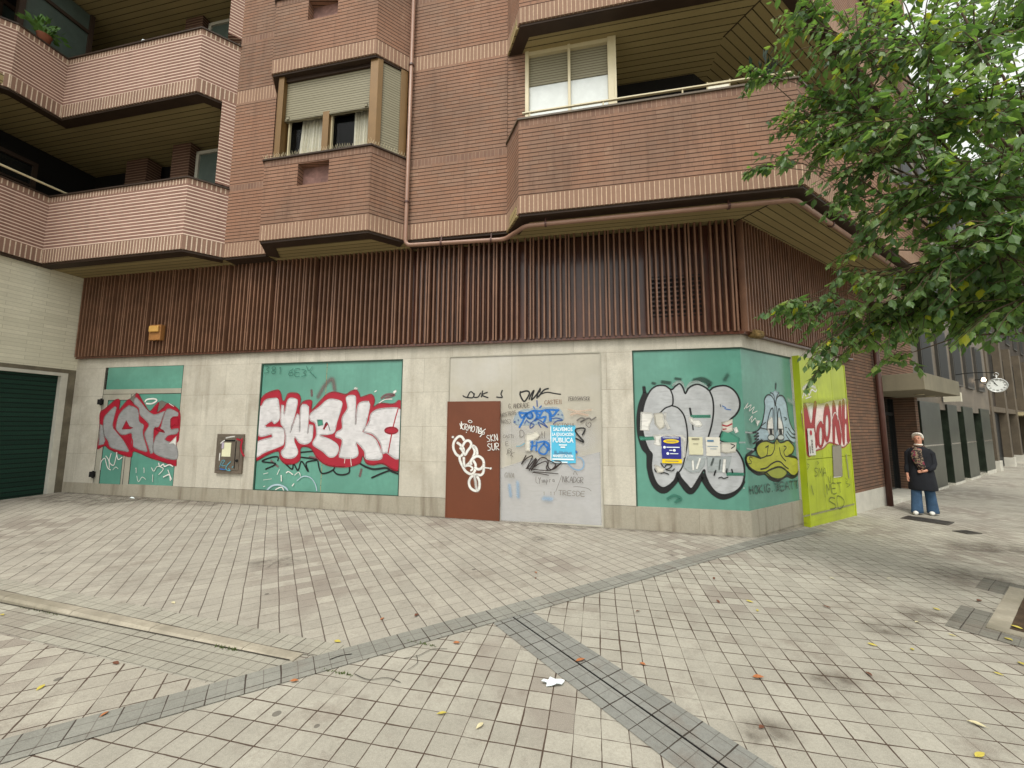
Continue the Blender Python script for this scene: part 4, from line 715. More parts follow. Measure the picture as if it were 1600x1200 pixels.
'bubble':[('S','black',0.05,[(-1.573,2.43),(-1.567,2.313)],0,0.3),('S','dustblack',0.05,[(-1.432,2.496),(-1.387,2.482)],0,0.6),('S','dustblack',0.06,[(-1.276,2.513),(-1.14,2.491)],0,0.5),('S','dustblack',0.05,[(-1.056,2.567),(-0.966,2.551)],0,0.7),('S','dustblack',0.09,[(-0.753,2.522),(-0.611,2.539),(-0.509,2.47)],0,0.5),('S','dustblack',0.07,[(-0.225,2.616),(-0.281,2.523)],0,1.0),('S','dustblack',0.05,[(-0.546,2.414),(-0.51,2.452)],0,0.4),('S','black',0.085,[(-1.549,2.313),(-1.629,2.119),(-1.667,1.888),(-1.662,1.619),(-1.604,1.392),(-1.526,1.28),(-1.523,1.055),(-1.476,0.833),(-1.391,0.707),(-1.285,0.683),(-1.138,0.825),(-1.073,0.919),(-0.999,0.793),(-0.899,0.678),(-0.809,0.763),(-0.698,0.948),(-0.651,0.841),(-0.555,0.7),(-0.424,0.615),(-0.288,0.647),(-0.167,0.749),(-0.094,0.876)],0,0.12),('F','lightspray',[(-1.115,2.442),(-1.039,2.518),(-0.95,2.516),(-0.9,2.401),(-0.825,2.495),(-0.683,2.512),(-0.546,2.414),(-0.583,2.377),(-0.904,2.305),(-1.006,2.44)],0),('F','silver2',[(-1.515,1.327),(-1.574,1.468),(-1.615,1.658),(-1.627,1.869),(-1.593,2.08),(-1.542,2.235),(-1.455,2.38),(-1.351,2.446),(-1.223,2.444),(-1.126,2.375),(-1.061,2.432),(-0.987,2.475),(-0.936,2.401),(-0.904,2.305),(-0.856,2.39),(-0.774,2.446),(-0.685,2.458),(-0.582,2.405),(-0.523,2.353),(-0.46,2.403),(-0.354,2.43),(-0.251,2.425),(-0.152,2.361),(-0.089,2.258),(-0.064,2.146),(-0.083,2.036),(-0.139,1.944),(-0.219,1.87),(-0.3,1.768),(-0.366,1.657),(-0.405,1.538),(-0.314,1.484),(-0.2,1.413),(-0.113,1.305),(-0.062,1.163),(-0.053,1.02),(-0.077,0.876),(-0.132,0.768),(-0.236,0.685),(-0.372,0.644),(-0.489,0.675),(-0.585,0.789),(-0.646,0.949),(-0.659,1.04),(-0.705,0.975),(-0.789,0.836),(-0.871,0.725),(-0.947,0.795),(-1.03,0.902),(-1.076,0.992),(-1.128,0.862),(-1.22,0.768),(-1.319,0.724),(-1.406,0.78),(-1.465,0.908),(-1.496,1.074),(-1.477,1.281)],0),('S','black',0.024,[(-1.515,1.327),(-1.574,1.468),(-1.615,1.658),(-1.627,1.869),(-1.593,2.08),(-1.542,2.235),(-1.455,2.38),(-1.351,2.446),(-1.223,2.444),(-1.126,2.375),(-1.061,2.432),(-0.987,2.475),(-0.936,2.401),(-0.904,2.305),(-0.856,2.39),(-0.774,2.446),(-0.685,2.458),(-0.582,2.405),(-0.523,2.353),(-0.46,2.403),(-0.354,2.43),(-0.251,2.425),(-0.152,2.361),(-0.089,2.258),(-0.064,2.146),(-0.083,2.036),(-0.139,1.944),(-0.219,1.87),(-0.3,1.768),(-0.366,1.657),(-0.405,1.538),(-0.314,1.484),(-0.2,1.413),(-0.113,1.305),(-0.062,1.163),(-0.053,1.02),(-0.077,0.876),(-0.132,0.768),(-0.236,0.685),(-0.372,0.644),(-0.489,0.675),(-0.585,0.789),(-0.646,0.949),(-0.659,1.04),(-0.705,0.975),(-0.789,0.836),(-0.871,0.725),(-0.947,0.795),(-1.03,0.902),(-1.076,0.992),(-1.128,0.862),(-1.22,0.768),(-1.319,0.724),(-1.406,0.78),(-1.465,0.908),(-1.496,1.074),(-1.477,1.281),(-1.515,1.327)],0,0.3),('S','black',0.022,[(-1.144,2.385),(-1.107,2.259),(-1.111,2.135),(-1.136,2.101),(-1.237,2.059),(-1.327,1.974)],0,0.3),('S','black',0.022,[(-1.127,2.101),(-1.03,2.062),(-0.945,1.945),(-0.908,1.775),(-0.899,1.551),(-0.934,1.328),(-0.996,1.086),(-1.077,0.965)],0,0.3),('S','black',0.024,[(-0.523,2.353),(-0.478,2.206),(-0.475,2.0),(-0.514,1.777),(-0.576,1.573)],0,0.3),('S','black',0.03,[(-0.843,2.058),(-0.827,1.935)],0,0.3),('S','black',0.02,[(-0.816,1.85),(-0.805,1.692)],0,0.3),('F','panel',[(-0.83,1.935),(-0.524,1.938),(-0.526,1.903),(-0.823,1.901)],0),('F','panel',[(-1.672,1.572),(-1.562,1.563),(-1.416,1.574),(-1.427,1.527),(-1.656,1.515)],0),('F','panel',[(-0.321,1.003),(-0.062,0.998),(-0.064,0.966),(-0.323,0.959)],0),('F','panel',[(-0.397,1.538),(-0.357,1.648),(-0.319,1.741),(-0.214,1.631),(-0.108,1.559),(-0.117,1.378),(-0.28,1.484)],0),('F','white',[(-1.633,1.988),(-1.467,1.98),(-1.432,1.926),(-1.501,1.792),(-1.513,1.678),(-1.651,1.686)],0),('F','paper',[(-1.422,1.964),(-1.294,1.979),(-1.243,1.888),(-1.266,1.736),(-1.34,1.698),(-1.409,1.792)],0),('F','white',[(-1.249,1.983),(-1.222,1.974),(-1.243,1.869),(-1.168,1.708),(-1.213,1.698),(-1.271,1.869)],0),('F','white',[(-1.443,1.598),(-0.968,1.597),(-0.934,1.551),(-0.955,1.253),(-0.982,1.225),(-0.987,1.55),(-1.327,1.546),(-1.331,1.433),(-1.438,1.451),(-1.418,1.527)],0),('F','white',[(-0.858,1.903),(-0.814,1.897),(-0.781,1.851),(-0.711,1.851),(-0.665,1.776),(-0.698,1.748),(-0.768,1.757),(-0.852,1.832)],0),('F','paper',[(-0.358,1.814),(-0.197,1.87),(-0.206,1.686),(-0.272,1.658),(-0.356,1.685)],0),('S','red',0.022,[(-0.351,1.777),(-0.284,1.759),(-0.206,1.796)],0,0.3),('S','red',0.018,[(-0.346,1.704),(-0.295,1.713)],0,0.3),('F','white',[(-0.184,1.723),(-0.141,1.741),(-0.119,1.668),(-0.154,1.646)],0),('S','blue',0.012,[(-0.336,2.093),(-0.286,2.064),(-0.304,2.046),(-0.211,2.027)],0,0.3),('S','black',0.008,[(-0.369,2.121),(-0.363,2.074)],0,0.3),('F','paper',[(-0.382,1.483),(-0.154,1.486),(-0.178,1.34),(-0.322,1.32),(-0.398,1.337)],0),('S','black',0.015,[(-0.239,1.467),(-0.181,1.44),(-0.234,1.394)],0,0.3),('S','black',0.012,[(-0.585,1.554),(-0.518,1.518),(-0.451,1.482),(-0.382,1.483)],0,0.3),('F','smear',[(-0.911,1.254),(-0.633,1.259),(-0.656,1.113),(-0.747,1.001),(-0.886,0.997),(-0.988,1.068)],0.5),('F','smear',[(-0.616,1.241),(-0.241,1.267),(-0.304,1.013),(-0.61,1.005)],0.5),('S','white',0.03,[(-0.835,1.182),(-0.833,1.035)],0,0.5),('S','white',0.03,[(-0.721,1.221),(-0.78,1.055)],0,0.5),('S','white',0.04,[(-0.345,1.21),(-0.371,1.011)],0,0.5),('S','dustblack',0.03,[(-0.514,1.225),(-0.553,1.115)],0,0.5),('S','dustblack',0.02,[(-0.412,1.209),(-0.437,1.045)],0,0.4),('S','black',0.018,[(-1.443,1.038),(-1.426,0.992),(-1.346,0.976)],0,0.3),('F','paper',[(-1.441,1.094),(-1.378,1.077),(-1.29,1.042),(-1.31,0.986),(-1.4,0.974)],0),('S','black',0.016,[(-1.341,1.134),(-1.29,1.061),(-1.252,1.108),(-1.163,1.101),(-1.219,1.044),(-1.273,1.033),(-1.167,1.008),(-1.13,1.046)],0,0.3),('S','black',0.018,[(-1.346,0.963),(-1.292,0.977),(-1.222,0.951)],0,0.3),('S','black',0.022,[(-0.489,1.035),(-0.518,0.953)],0,0.3),('S','black',0.018,[(-0.318,1.067),(-0.329,1.003)],0,0.3),('S','black',0.022,[(-0.248,1.059),(-0.237,1.006)],0,0.3),('S','black',0.016,[(-0.452,0.91),(-0.409,0.929),(-0.376,0.907),(-0.308,0.932)],0,0.3),('S','dkpanel',0.05,[(-1.254,0.547),(-1.146,0.606),(-1.043,0.555),(-1.133,0.506)],0,0.5),('S','white',0.012,[(-0.083,0.77),(-0.08,0.759)],0,0.3)],
'duck':[('S','black',0.06,[(1.182,2.531),(1.15,2.437)],0,0.9),('S','dustblack',0.12,[(0.12,1.625),(0.169,1.492)],0,0.9),('S','black',0.05,[(0.0,1.275),(0.321,1.388),(0.381,1.471),(0.575,1.518)],0,0.3),('S','black',0.05,[(-0.018,1.251),(0.003,1.153),(0.119,1.058),(0.337,0.971),(0.573,0.965),(0.736,0.87),(1.018,0.816),(1.33,0.875),(1.561,0.833),(1.773,0.884),(1.874,1.045),(1.776,1.162),(1.539,1.217)],0,0.2),('F','paleblue',[(0.22,1.649),(0.407,1.682),(0.536,1.759),(0.64,1.899),(0.718,2.094),(0.716,2.218),(0.835,2.303),(0.946,2.313),(0.971,2.363),(1.045,2.358),(1.125,2.395),(1.255,2.368),(1.267,2.313),(1.422,2.301),(1.522,2.173),(1.57,1.949),(1.646,1.781),(1.755,1.687),(1.852,1.639),(1.691,1.622),(1.851,1.582),(1.673,1.556),(1.832,1.516),(1.656,1.448),(1.422,1.495),(1.044,1.537),(0.678,1.508),(0.508,1.536),(0.238,1.465),(0.423,1.538),(0.289,1.536),(0.447,1.597),(0.278,1.587),(0.446,1.643)],0),('S','black',0.022,[(0.22,1.649),(0.407,1.682),(0.536,1.759),(0.64,1.899),(0.718,2.094),(0.716,2.218),(0.835,2.308),(0.963,2.303),(1.057,2.231),(1.08,2.122)],0,0.3),('S','black',0.022,[(1.86,1.639),(1.699,1.725),(1.584,1.912),(1.54,2.155),(1.442,2.302),(1.287,2.318),(1.162,2.253),(1.106,2.123)],0,0.3),('S','black',0.016,[(0.219,1.644),(0.446,1.643),(0.278,1.587),(0.454,1.597),(0.299,1.539),(0.441,1.544),(0.238,1.465),(0.542,1.532)],0,0.3),('S','black',0.02,[(1.536,1.725),(1.683,1.622),(1.856,1.615)],0,0.3),('S','black',0.02,[(1.468,1.669),(1.633,1.566),(1.835,1.535)],0,0.3),('S','black',0.02,[(1.42,1.614),(1.544,1.512),(1.698,1.453)],0,0.3),('S','black',0.018,[(0.952,2.362),(1.067,2.304),(1.093,2.159)],0,0.3),('S','black',0.018,[(1.268,2.378),(1.168,2.29),(1.1,2.159)],0,0.3),('S','black',0.016,[(1.085,2.159),(1.034,1.868),(1.021,1.689),(1.046,1.546)],0,0.3),('S','black',0.016,[(1.133,2.124),(1.128,1.869),(1.079,1.653)],0,0.3),('F','white',[(0.748,1.716),(0.793,1.848),(0.893,1.92),(0.965,1.903),(0.971,1.76),(0.963,1.618),(0.799,1.619)],0),('F','white',[(1.137,1.716),(1.163,1.906),(1.212,1.925),(1.295,1.835),(1.333,1.688),(1.303,1.615),(1.149,1.617)],0),('S','black',0.02,[(0.73,1.69),(0.762,1.83),(0.889,2.027),(0.978,2.083),(0.998,2.012),(0.971,1.868),(0.971,1.6)],0,0.3),('S','black',0.02,[(1.122,1.689),(1.141,1.906),(1.192,2.052),(1.24,2.072),(1.287,1.908),(1.338,1.725),(1.314,1.615)],0,0.3),('F','black',[(0.819,1.711),(0.913,1.711),(0.909,1.627),(0.818,1.628)],0),('F','black',[(1.174,1.71),(1.266,1.71),(1.265,1.625),(1.17,1.625)],0),('S','black',0.012,[(0.758,1.711),(0.964,1.71)],0,0.3),('S','black',0.012,[(1.136,1.71),(1.316,1.71)],0,0.3),('F','palewhite',[(0.981,1.561),(0.972,1.545),(0.953,1.53),(0.924,1.519),(0.888,1.512),(0.85,1.51),(0.812,1.513),(0.779,1.521),(0.754,1.533),(0.739,1.548),(0.735,1.564),(0.743,1.58),(0.762,1.595),(0.79,1.606),(0.825,1.613),(0.864,1.615),(0.902,1.612),(0.935,1.605),(0.961,1.593),(0.977,1.578)],0),('S','black',0.014,[(0.981,1.561),(0.972,1.545),(0.953,1.53),(0.924,1.519),(0.888,1.512),(0.85,1.51),(0.812,1.513),(0.779,1.521),(0.754,1.533),(0.739,1.548),(0.735,1.564),(0.743,1.58),(0.762,1.595),(0.79,1.606),(0.825,1.613),(0.864,1.615),(0.902,1.612),(0.935,1.605),(0.961,1.593),(0.977,1.578),(0.981,1.561)],0,0.3),('F','palewhite',[(1.33,1.56),(1.321,1.545),(1.302,1.531),(1.273,1.52),(1.237,1.513),(1.199,1.512),(1.162,1.515),(1.129,1.522),(1.104,1.534),(1.089,1.548),(1.085,1.563),(1.093,1.579),(1.112,1.593),(1.141,1.603),(1.176,1.61),(1.214,1.612),(1.251,1.61),(1.284,1.602),(1.31,1.591),(1.326,1.576)],0),('S','black',0.014,[(1.33,1.56),(1.321,1.545),(1.302,1.531),(1.273,1.52),(1.237,1.513),(1.199,1.512),(1.162,1.515),(1.129,1.522),(1.104,1.534),(1.089,1.548),(1.085,1.563),(1.093,1.579),(1.112,1.593),(1.141,1.603),(1.176,1.61),(1.214,1.612),(1.251,1.61),(1.284,1.602),(1.31,1.591),(1.326,1.576),(1.33,1.56)],0,0.3),('F','yellow',[(-0.02,1.235),(0.049,1.284),(0.24,1.266),(0.435,1.221),(0.47,1.232),(0.358,1.278),(0.319,1.371),(0.36,1.437),(0.503,1.494),(0.678,1.508),(0.817,1.479),(0.942,1.468),(1.044,1.537),(1.148,1.473),(1.302,1.479),(1.463,1.504),(1.632,1.427),(1.69,1.351),(1.586,1.261),(1.44,1.221),(1.737,1.178),(1.839,1.085),(1.803,0.938),(1.647,0.864),(1.508,0.882),(1.361,0.954),(1.235,1.014),(1.051,1.05),(0.793,1.029),(0.576,0.982),(0.324,1.002),(0.12,1.066),(0.009,1.153)],0),('F','yellow2',[(0.575,0.974),(0.792,1.024),(1.05,1.042),(1.234,1.005),(1.337,0.919),(1.212,0.856),(1.021,0.839),(0.773,0.885)],0),('S','black',0.02,[(0.435,1.221),(0.646,1.259),(0.704,1.378),(0.731,1.425)],0,0.3),('S','black',0.02,[(0.731,1.425),(0.629,1.397)],0,0.3),('S','black',0.02,[(0.962,1.476),(0.94,1.371),(0.825,1.27),(0.645,1.251)],0,0.3),('S','black',0.022,[(1.117,1.384),(1.156,1.258),(1.276,1.164),(1.33,1.14)],0,0.3),('S','black',0.02,[(1.292,1.407),(1.385,1.377),(1.277,1.308),(1.323,1.225),(1.44,1.221)],0,0.3),('S','black',0.024,[(0.413,1.042),(0.62,1.056),(0.804,1.115),(0.99,1.145),(1.137,1.126),(1.278,1.048),(1.407,0.996)],0,0.3),('S','black',0.022,[(0.576,0.982),(0.792,1.024),(1.051,1.047),(1.234,1.009),(1.378,0.935)],0,0.3),('S','black',0.022,[(-0.02,1.235),(0.049,1.284),(0.24,1.266),(0.435,1.221),(0.358,1.278),(0.319,1.371),(0.36,1.437),(0.503,1.494),(0.678,1.508),(0.817,1.479),(0.942,1.468),(1.044,1.537),(1.148,1.473),(1.302,1.479),(1.463,1.504),(1.632,1.427),(1.69,1.351),(1.586,1.261),(1.44,1.221),(1.737,1.178),(1.839,1.085),(1.803,0.938),(1.647,0.864),(1.508,0.882),(1.361,0.954),(1.335,0.91),(1.212,0.856),(1.021,0.839),(0.773,0.885),(0.576,0.982),(0.324,1.002),(0.12,1.066),(0.009,1.153),(-0.02,1.235)],0,0.3),('S','black',0.012,[(0.17,1.238),(0.114,1.257),(0.066,1.234),(0.132,1.178),(0.099,1.148),(0.03,1.157)],0,0.3),('S','black',0.014,[(1.367,1.927),(1.482,1.901),(1.399,1.872)],0,0.3),('S','black',0.012,[(1.38,1.743),(1.457,1.734)],0,0.3),('S','black',0.014,[(1.021,1.502),(1.014,1.449)],0,0.3),('S','black',0.014,[(1.077,1.501),(1.069,1.448)],0,0.3),('S','black',0.016,[(0.704,1.707),(0.499,1.742),(0.684,1.829)],0,0.3),('S','dustblack',0.03,[(0.026,0.669),(0.011,0.789)],0,0.3),('S','dustblack',0.03,[(0.124,0.667),(0.109,0.788)],0,0.3),('S','dustblack',0.03,[(0.019,0.729),(0.116,0.727)],0,0.3),('S','dustblack',0.03,[(0.218,0.786),(0.164,0.739),(0.191,0.677),(0.253,0.664),(0.286,0.724),(0.218,0.786)],0,0.3),('S','dustblack',0.03,[(0.323,0.662),(0.308,0.785)],0,0.3),('S','dustblack',0.03,[(0.411,0.783),(0.321,0.717),(0.436,0.659)],0,0.3),('S','dustblack',0.03,[(0.499,0.657),(0.483,0.782)],0,0.3),('S','dustblack',0.03,[(0.671,0.761),(0.605,0.781),(0.547,0.731),(0.565,0.675),(0.641,0.654),(0.678,0.703),(0.624,0.707)],0,0.3),('S','dustblack',0.03,[(0.737,0.658),(0.749,0.651)],0,0.3),('S','dustblack',0.03,[(0.865,0.777),(0.98,0.755),(0.917,0.718),(0.989,0.677),(0.881,0.648)],0,0.3),('S','dustblack',0.03,[(1.161,0.772),(1.034,0.774),(1.05,0.644),(1.176,0.64)],0,0.3),('S','dustblack',0.03,[(1.042,0.709),(1.145,0.707)],0,0.3),('S','dustblack',0.03,[(1.223,0.639),(1.278,0.77),(1.365,0.636)],0,0.3),('S','dustblack',0.03,[(1.245,0.692),(1.335,0.69)],0,0.3),('S','dustblack',0.03,[(1.385,0.769),(1.531,0.767)],0,0.3),('S','dustblack',0.03,[(1.458,0.768),(1.473,0.633)],0,0.3),('S','dustblack',0.03,[(1.568,0.766),(1.718,0.764)],0,0.3),('S','dustblack',0.03,[(1.642,0.765),(1.658,0.628)],0,0.3),('S','dustblack',0.03,[(1.665,0.763),(1.675,0.674)],0,0.3),('S','dustblack',0.03,[(1.679,0.645),(1.68,0.635)],0,0.3),('S','white',0.012,[(-0.025,2.039),(0.114,2.144),(0.04,2.057),(0.208,2.113),(0.131,2.009),(0.304,2.082),(0.225,1.978),(0.396,2.016)],0,0.5),('S','white',0.012,[(0.114,1.858),(0.22,1.927),(0.175,1.825),(0.315,1.894),(0.338,1.81)],0,0.5),('F','white',[(0.36,1.852),(0.472,1.853),(0.367,1.767)],0),('S','smear',0.03,[(-0.035,1.659),(0.187,1.649)],0,0.6),('S','smear',0.03,[(-0.238,1.499),(-0.053,1.496)],0,0.6),('S','smear',0.03,[(-0.017,1.397),(0.204,1.371)],0,0.6),('S','smear',0.1,[(1.534,2.249),(1.772,2.201)],0,1)],
'khona':[('S','white',0.07,[(1.927,2.466),(2.183,2.56),(2.488,2.523)],0,1.0),('S','white',0.03,[(1.863,2.436),(1.867,2.279),(1.978,2.415),(2.024,2.338),(2.133,2.45),(2.178,2.359),(2.322,2.473),(2.473,2.44),(2.545,2.485)],0,0.4),('S','white',0.02,[(2.015,2.285),(2.267,2.336)],0,0.4),('F','pink',[(1.802,1.992),(1.908,2.176),(2.243,2.201),(2.688,2.202),(3.175,2.275),(3.691,2.323),(4.068,2.293),(4.062,1.499),(3.91,1.413),(3.628,1.333),(3.419,1.38),(2.942,1.446),(2.624,1.345),(2.205,1.291),(1.98,1.208),(1.858,1.352),(1.826,1.684)],0),('F','darkred',[(1.902,2.137),(2.023,2.154),(2.175,1.814),(2.369,2.213),(2.494,2.201),(2.337,1.789),(2.395,1.417),(2.219,1.368),(2.153,1.618),(1.998,1.246),(1.874,1.377),(1.844,1.684)],0),('F','darkred',[(2.754,1.613),(2.728,1.529),(2.686,1.454),(2.631,1.396),(2.57,1.359),(2.509,1.348),(2.453,1.362),(2.407,1.401),(2.376,1.46),(2.363,1.534),(2.368,1.616),(2.393,1.698),(2.433,1.773),(2.486,1.832),(2.547,1.871),(2.609,1.885),(2.667,1.872),(2.714,1.834),(2.747,1.774),(2.76,1.697)],0),('F','darkred',[(3.088,1.834),(3.054,1.713),(3.006,1.605),(2.949,1.52),(2.888,1.466),(2.828,1.448),(2.777,1.468),(2.737,1.523),(2.714,1.607),(2.709,1.713),(2.723,1.832),(2.754,1.951),(2.8,2.059),(2.857,2.147),(2.919,2.204),(2.979,2.225),(3.033,2.208),(3.074,2.153),(3.098,2.066),(3.103,1.956)],0),('F','darkred',[(3.256,2.221),(3.381,2.239),(3.465,1.88),(3.586,2.246),(3.71,2.235),(3.563,1.477),(3.406,1.423),(3.311,1.793),(3.217,1.441),(3.116,1.457)],0),('F','darkred',[(3.78,2.282),(3.911,2.287),(3.851,1.943),(3.944,1.945),(4.02,2.291),(4.14,2.265),(4.023,1.5),(3.867,1.458),(3.911,1.796),(3.819,1.796),(3.715,1.388),(3.62,1.534)],0),('F','white',[(2.953,1.778),(2.937,1.713),(2.918,1.656),(2.895,1.61),(2.873,1.581),(2.852,1.571),(2.835,1.581),(2.824,1.611),(2.82,1.656),(2.822,1.714),(2.832,1.777),(2.847,1.841),(2.867,1.899),(2.889,1.946),(2.912,1.976),(2.933,1.986),(2.95,1.976),(2.961,1.947),(2.965,1.9),(2.963,1.842)],0),('F','white',[(2.608,1.568),(2.595,1.517),(2.578,1.471),(2.559,1.434),(2.538,1.411),(2.519,1.403),(2.503,1.412),(2.491,1.436),(2.486,1.472),(2.486,1.518),(2.493,1.57),(2.505,1.621),(2.522,1.667),(2.541,1.704),(2.562,1.728),(2.581,1.736),(2.598,1.728),(2.609,1.704),(2.615,1.667),(2.615,1.62)],0),('F','white',[(2.081,2.142),(2.303,2.189),(2.235,1.947),(2.159,1.893)],0),('S','white',0.02,[(2.346,1.736),(2.596,1.885),(2.714,1.818)],0,0.3),('S','white',0.02,[(3.131,1.877),(3.342,2.051),(3.524,1.881),(3.579,1.621)],0,0.3),('S','darkred',0.02,[(1.802,1.992),(1.826,1.684),(1.858,1.352),(1.978,1.201),(2.204,1.285),(2.623,1.337),(2.941,1.438),(3.417,1.372),(3.642,1.327),(3.935,1.419),(4.062,1.499)],0,0.3),('S','dustyg',0.14,[(1.847,2.161),(4.109,2.303)],0,1.2),('F','greybrown',[(3.065,1.375),(3.527,1.378),(3.464,0.745),(3.009,0.761)],0),('S','white',0.012,[(3.008,0.753),(3.392,0.744)],0,0.4),('S','greybrown',0.03,[(1.546,0.166),(2.305,0.154),(3.968,0.139)],0,1.3),('S','dustblack',0.008,[(2.231,1.095),(2.151,0.448),(2.133,0.148)],0,0.8),('S','dustblack',0.02,[(1.809,0.727),(1.841,0.575)],0,1.3),('S','greybrown',0.05,[(3.739,1.157),(3.788,0.696)],0,1.4),('S','dustblack',0.02,[(2.648,0.455),(2.637,0.639),(2.736,0.526),(2.804,0.636),(2.848,0.449)],0,0.3),('S','dustblack',0.02,[(3.061,0.631),(2.871,0.635),(2.899,0.447),(3.089,0.441)],0,0.3),('S','dustblack',0.02,[(2.885,0.541),(3.04,0.537)],0,0.3),('S','dustblack',0.02,[(3.131,0.63),(3.345,0.626)],0,0.3),('S','dustblack',0.02,[(3.237,0.628),(3.266,0.436)],0,0.3),('S','dustblack',0.022,[(2.977,0.35),(2.79,0.38),(2.696,0.327),(2.969,0.226),(2.927,0.16),(2.719,0.171)],0,0.3),('S','dustblack',0.022,[(3.115,0.139),(3.081,0.369),(3.303,0.338),(3.429,0.24),(3.331,0.152),(3.115,0.139)],0,0.3),('S','dustblack',0.02,[(2.718,0.792),(2.799,0.657),(2.863,0.788)],0,0.3),('S','dustblack',0.02,[(2.945,0.651),(2.943,0.786)],0,0.3),('S','dustblack',0.016,[(2.28,0.96),(2.198,0.98),(2.143,0.945),(2.253,0.877),(2.22,0.832),(2.124,0.838)],0,0.3),('S','dustblack',0.016,[(2.304,0.819),(2.345,0.973),(2.39,0.876),(2.469,0.966),(2.453,0.81)],0,0.3),('S','dustblack',0.016,[(2.49,0.807),(2.596,0.959),(2.643,0.798)],0,0.3),('S','dustblack',0.016,[(2.532,0.868),(2.629,0.862)],0,0.3),('S','dustblack',0.012,[(2.261,1.094),(2.351,1.077),(2.283,1.041)],0,0.3),('S','dustblack',0.012,[(3.567,0.71),(3.664,0.647),(3.579,0.597),(3.794,0.553),(3.597,0.511)],0,0.3),('S','dustblack',0.012,[(1.84,1.075),(1.922,1.046),(1.823,0.975)],0,0.3),('S','dustblack',0.05,[(1.945,0.666),(2.006,0.511)],0,1.0),('S','dustblack',0.012,[(2.525,0.989),(2.512,0.415)],0,0.6)],
'brown':[('S','white',0.045,[(-4.799,1.478),(-4.848,1.542),(-4.915,1.541),(-4.994,1.451),(-5.006,1.336),(-4.949,1.222),(-4.868,1.186),(-4.815,1.237),(-4.81,1.326),(-4.899,1.414),(-4.933,1.432)],0,0.35),('S','white',0.045,[(-4.831,1.364),(-4.779,1.453),(-4.712,1.473),(-4.665,1.429),(-4.67,1.366),(-4.736,1.277),(-4.775,1.213),(-4.829,1.288),(-4.871,1.338)],0,0.35),('S','white',0.045,[(-4.881,1.186),(-4.873,1.11),(-4.824,1.01),(-4.756,0.912),(-4.649,0.865),(-4.584,0.929),(-4.573,1.041),(-4.627,1.14),(-4.589,1.266),(-4.631,1.379),(-4.564,1.33),(-4.549,1.217),(-4.627,1.14),(-4.705,1.051),(-4.784,1.011),(-4.8,1.162)],0,0.35),('S','white',0.045,[(-4.652,1.039),(-4.666,1.089),(-4.614,1.166),(-4.522,1.192),(-4.443,1.144),(-4.415,1.057),(-4.454,0.982),(-4.519,0.955),(-4.585,0.991)],0,0.35),('S','white',0.035,[(-4.758,1.012),(-4.678,1.014),(-4.624,0.965),(-4.663,0.927)],0,0.35),('S','white',0.045,[(-4.415,1.045),(-4.42,0.921),(-4.465,0.858),(-4.583,0.854),(-4.661,0.802),(-4.693,0.715),(-4.658,0.617),(-4.566,0.571),(-4.501,0.61),(-4.496,0.745),(-4.543,0.831)],0,0.4),('S','white',0.05,[(-4.596,0.854),(-4.568,0.731),(-4.554,0.633),(-4.527,0.572)],0,0.9),('S','white',0.02,[(-4.415,0.989),(-4.284,0.98)],0,0.4),('S','white',0.04,[(-4.291,0.98),(-4.282,0.974)],0,0.4),('S','white',0.04,[(-5.026,1.54),(-5.012,1.53)],0,0.5),('S','white',0.016,[(-4.886,1.785),(-4.85,1.695),(-4.859,1.823)],0,0.3),('S','white',0.014,[(-4.87,1.688),(-4.845,1.794)],0,0.3),('S','white',0.014,[(-4.798,1.784),(-4.857,1.736),(-4.82,1.677)],0,0.3),('S','white',0.014,[(-4.801,1.673),(-4.775,1.778),(-4.733,1.752),(-4.746,1.721),(-4.788,1.725),(-4.751,1.661)],0,0.3),('S','white',0.014,[(-4.732,1.657),(-4.702,1.761),(-4.694,1.692),(-4.656,1.75),(-4.677,1.644)],0,0.3),('S','white',0.014,[(-4.61,1.74),(-4.648,1.704),(-4.652,1.649),(-4.627,1.632),(-4.596,1.681),(-4.61,1.74)],0,0.3),('S','white',0.014,[(-4.569,1.73),(-4.515,1.717)],0,0.3),('S','white',0.014,[(-4.542,1.724),(-4.568,1.619)],0,0.3),('S','white',0.014,[(-4.527,1.609),(-4.474,1.708),(-4.473,1.597)],0,0.3),('S','white',0.014,[(-4.506,1.649),(-4.471,1.641)],0,0.3),('S','white',0.014,[(-4.388,1.688),(-4.442,1.645),(-4.45,1.592),(-4.412,1.594),(-4.407,1.632),(-4.44,1.634)],0,0.3),('S','white',0.012,[(-4.725,1.836),(-4.685,1.849),(-4.644,1.817),(-4.677,1.798),(-4.725,1.824)],0,0.3),('S','white',0.016,[(-4.516,1.709),(-4.528,1.621),(-4.475,1.608),(-4.436,1.659)],0,0.3),('S','white',0.016,[(-4.448,1.596),(-4.494,1.545)],0,0.3),('S','white',0.014,[(-4.758,1.632),(-4.752,1.619)],0,0.3),('S','white',0.013,[(-4.315,1.566),(-4.351,1.573),(-4.366,1.541),(-4.309,1.5),(-4.314,1.464),(-4.353,1.458)],0,0.3),('S','white',0.013,[(-4.278,1.463),(-4.297,1.581)],0,0.3),('S','white',0.013,[(-4.248,1.588),(-4.285,1.516),(-4.224,1.471)],0,0.3),('S','white',0.013,[(-4.205,1.474),(-4.223,1.591),(-4.156,1.481),(-4.174,1.598)],0,0.3),('S','white',0.013,[(-4.292,1.412),(-4.329,1.422),(-4.348,1.389),(-4.291,1.343),(-4.299,1.305),(-4.34,1.302)],0,0.3),('S','white',0.013,[(-4.272,1.427),(-4.258,1.315),(-4.226,1.305),(-4.212,1.331),(-4.215,1.431)],0,0.3),('S','white',0.013,[(-4.184,1.309),(-4.194,1.433),(-4.141,1.418),(-4.143,1.381),(-4.189,1.371),(-4.128,1.313)],0,0.3)],
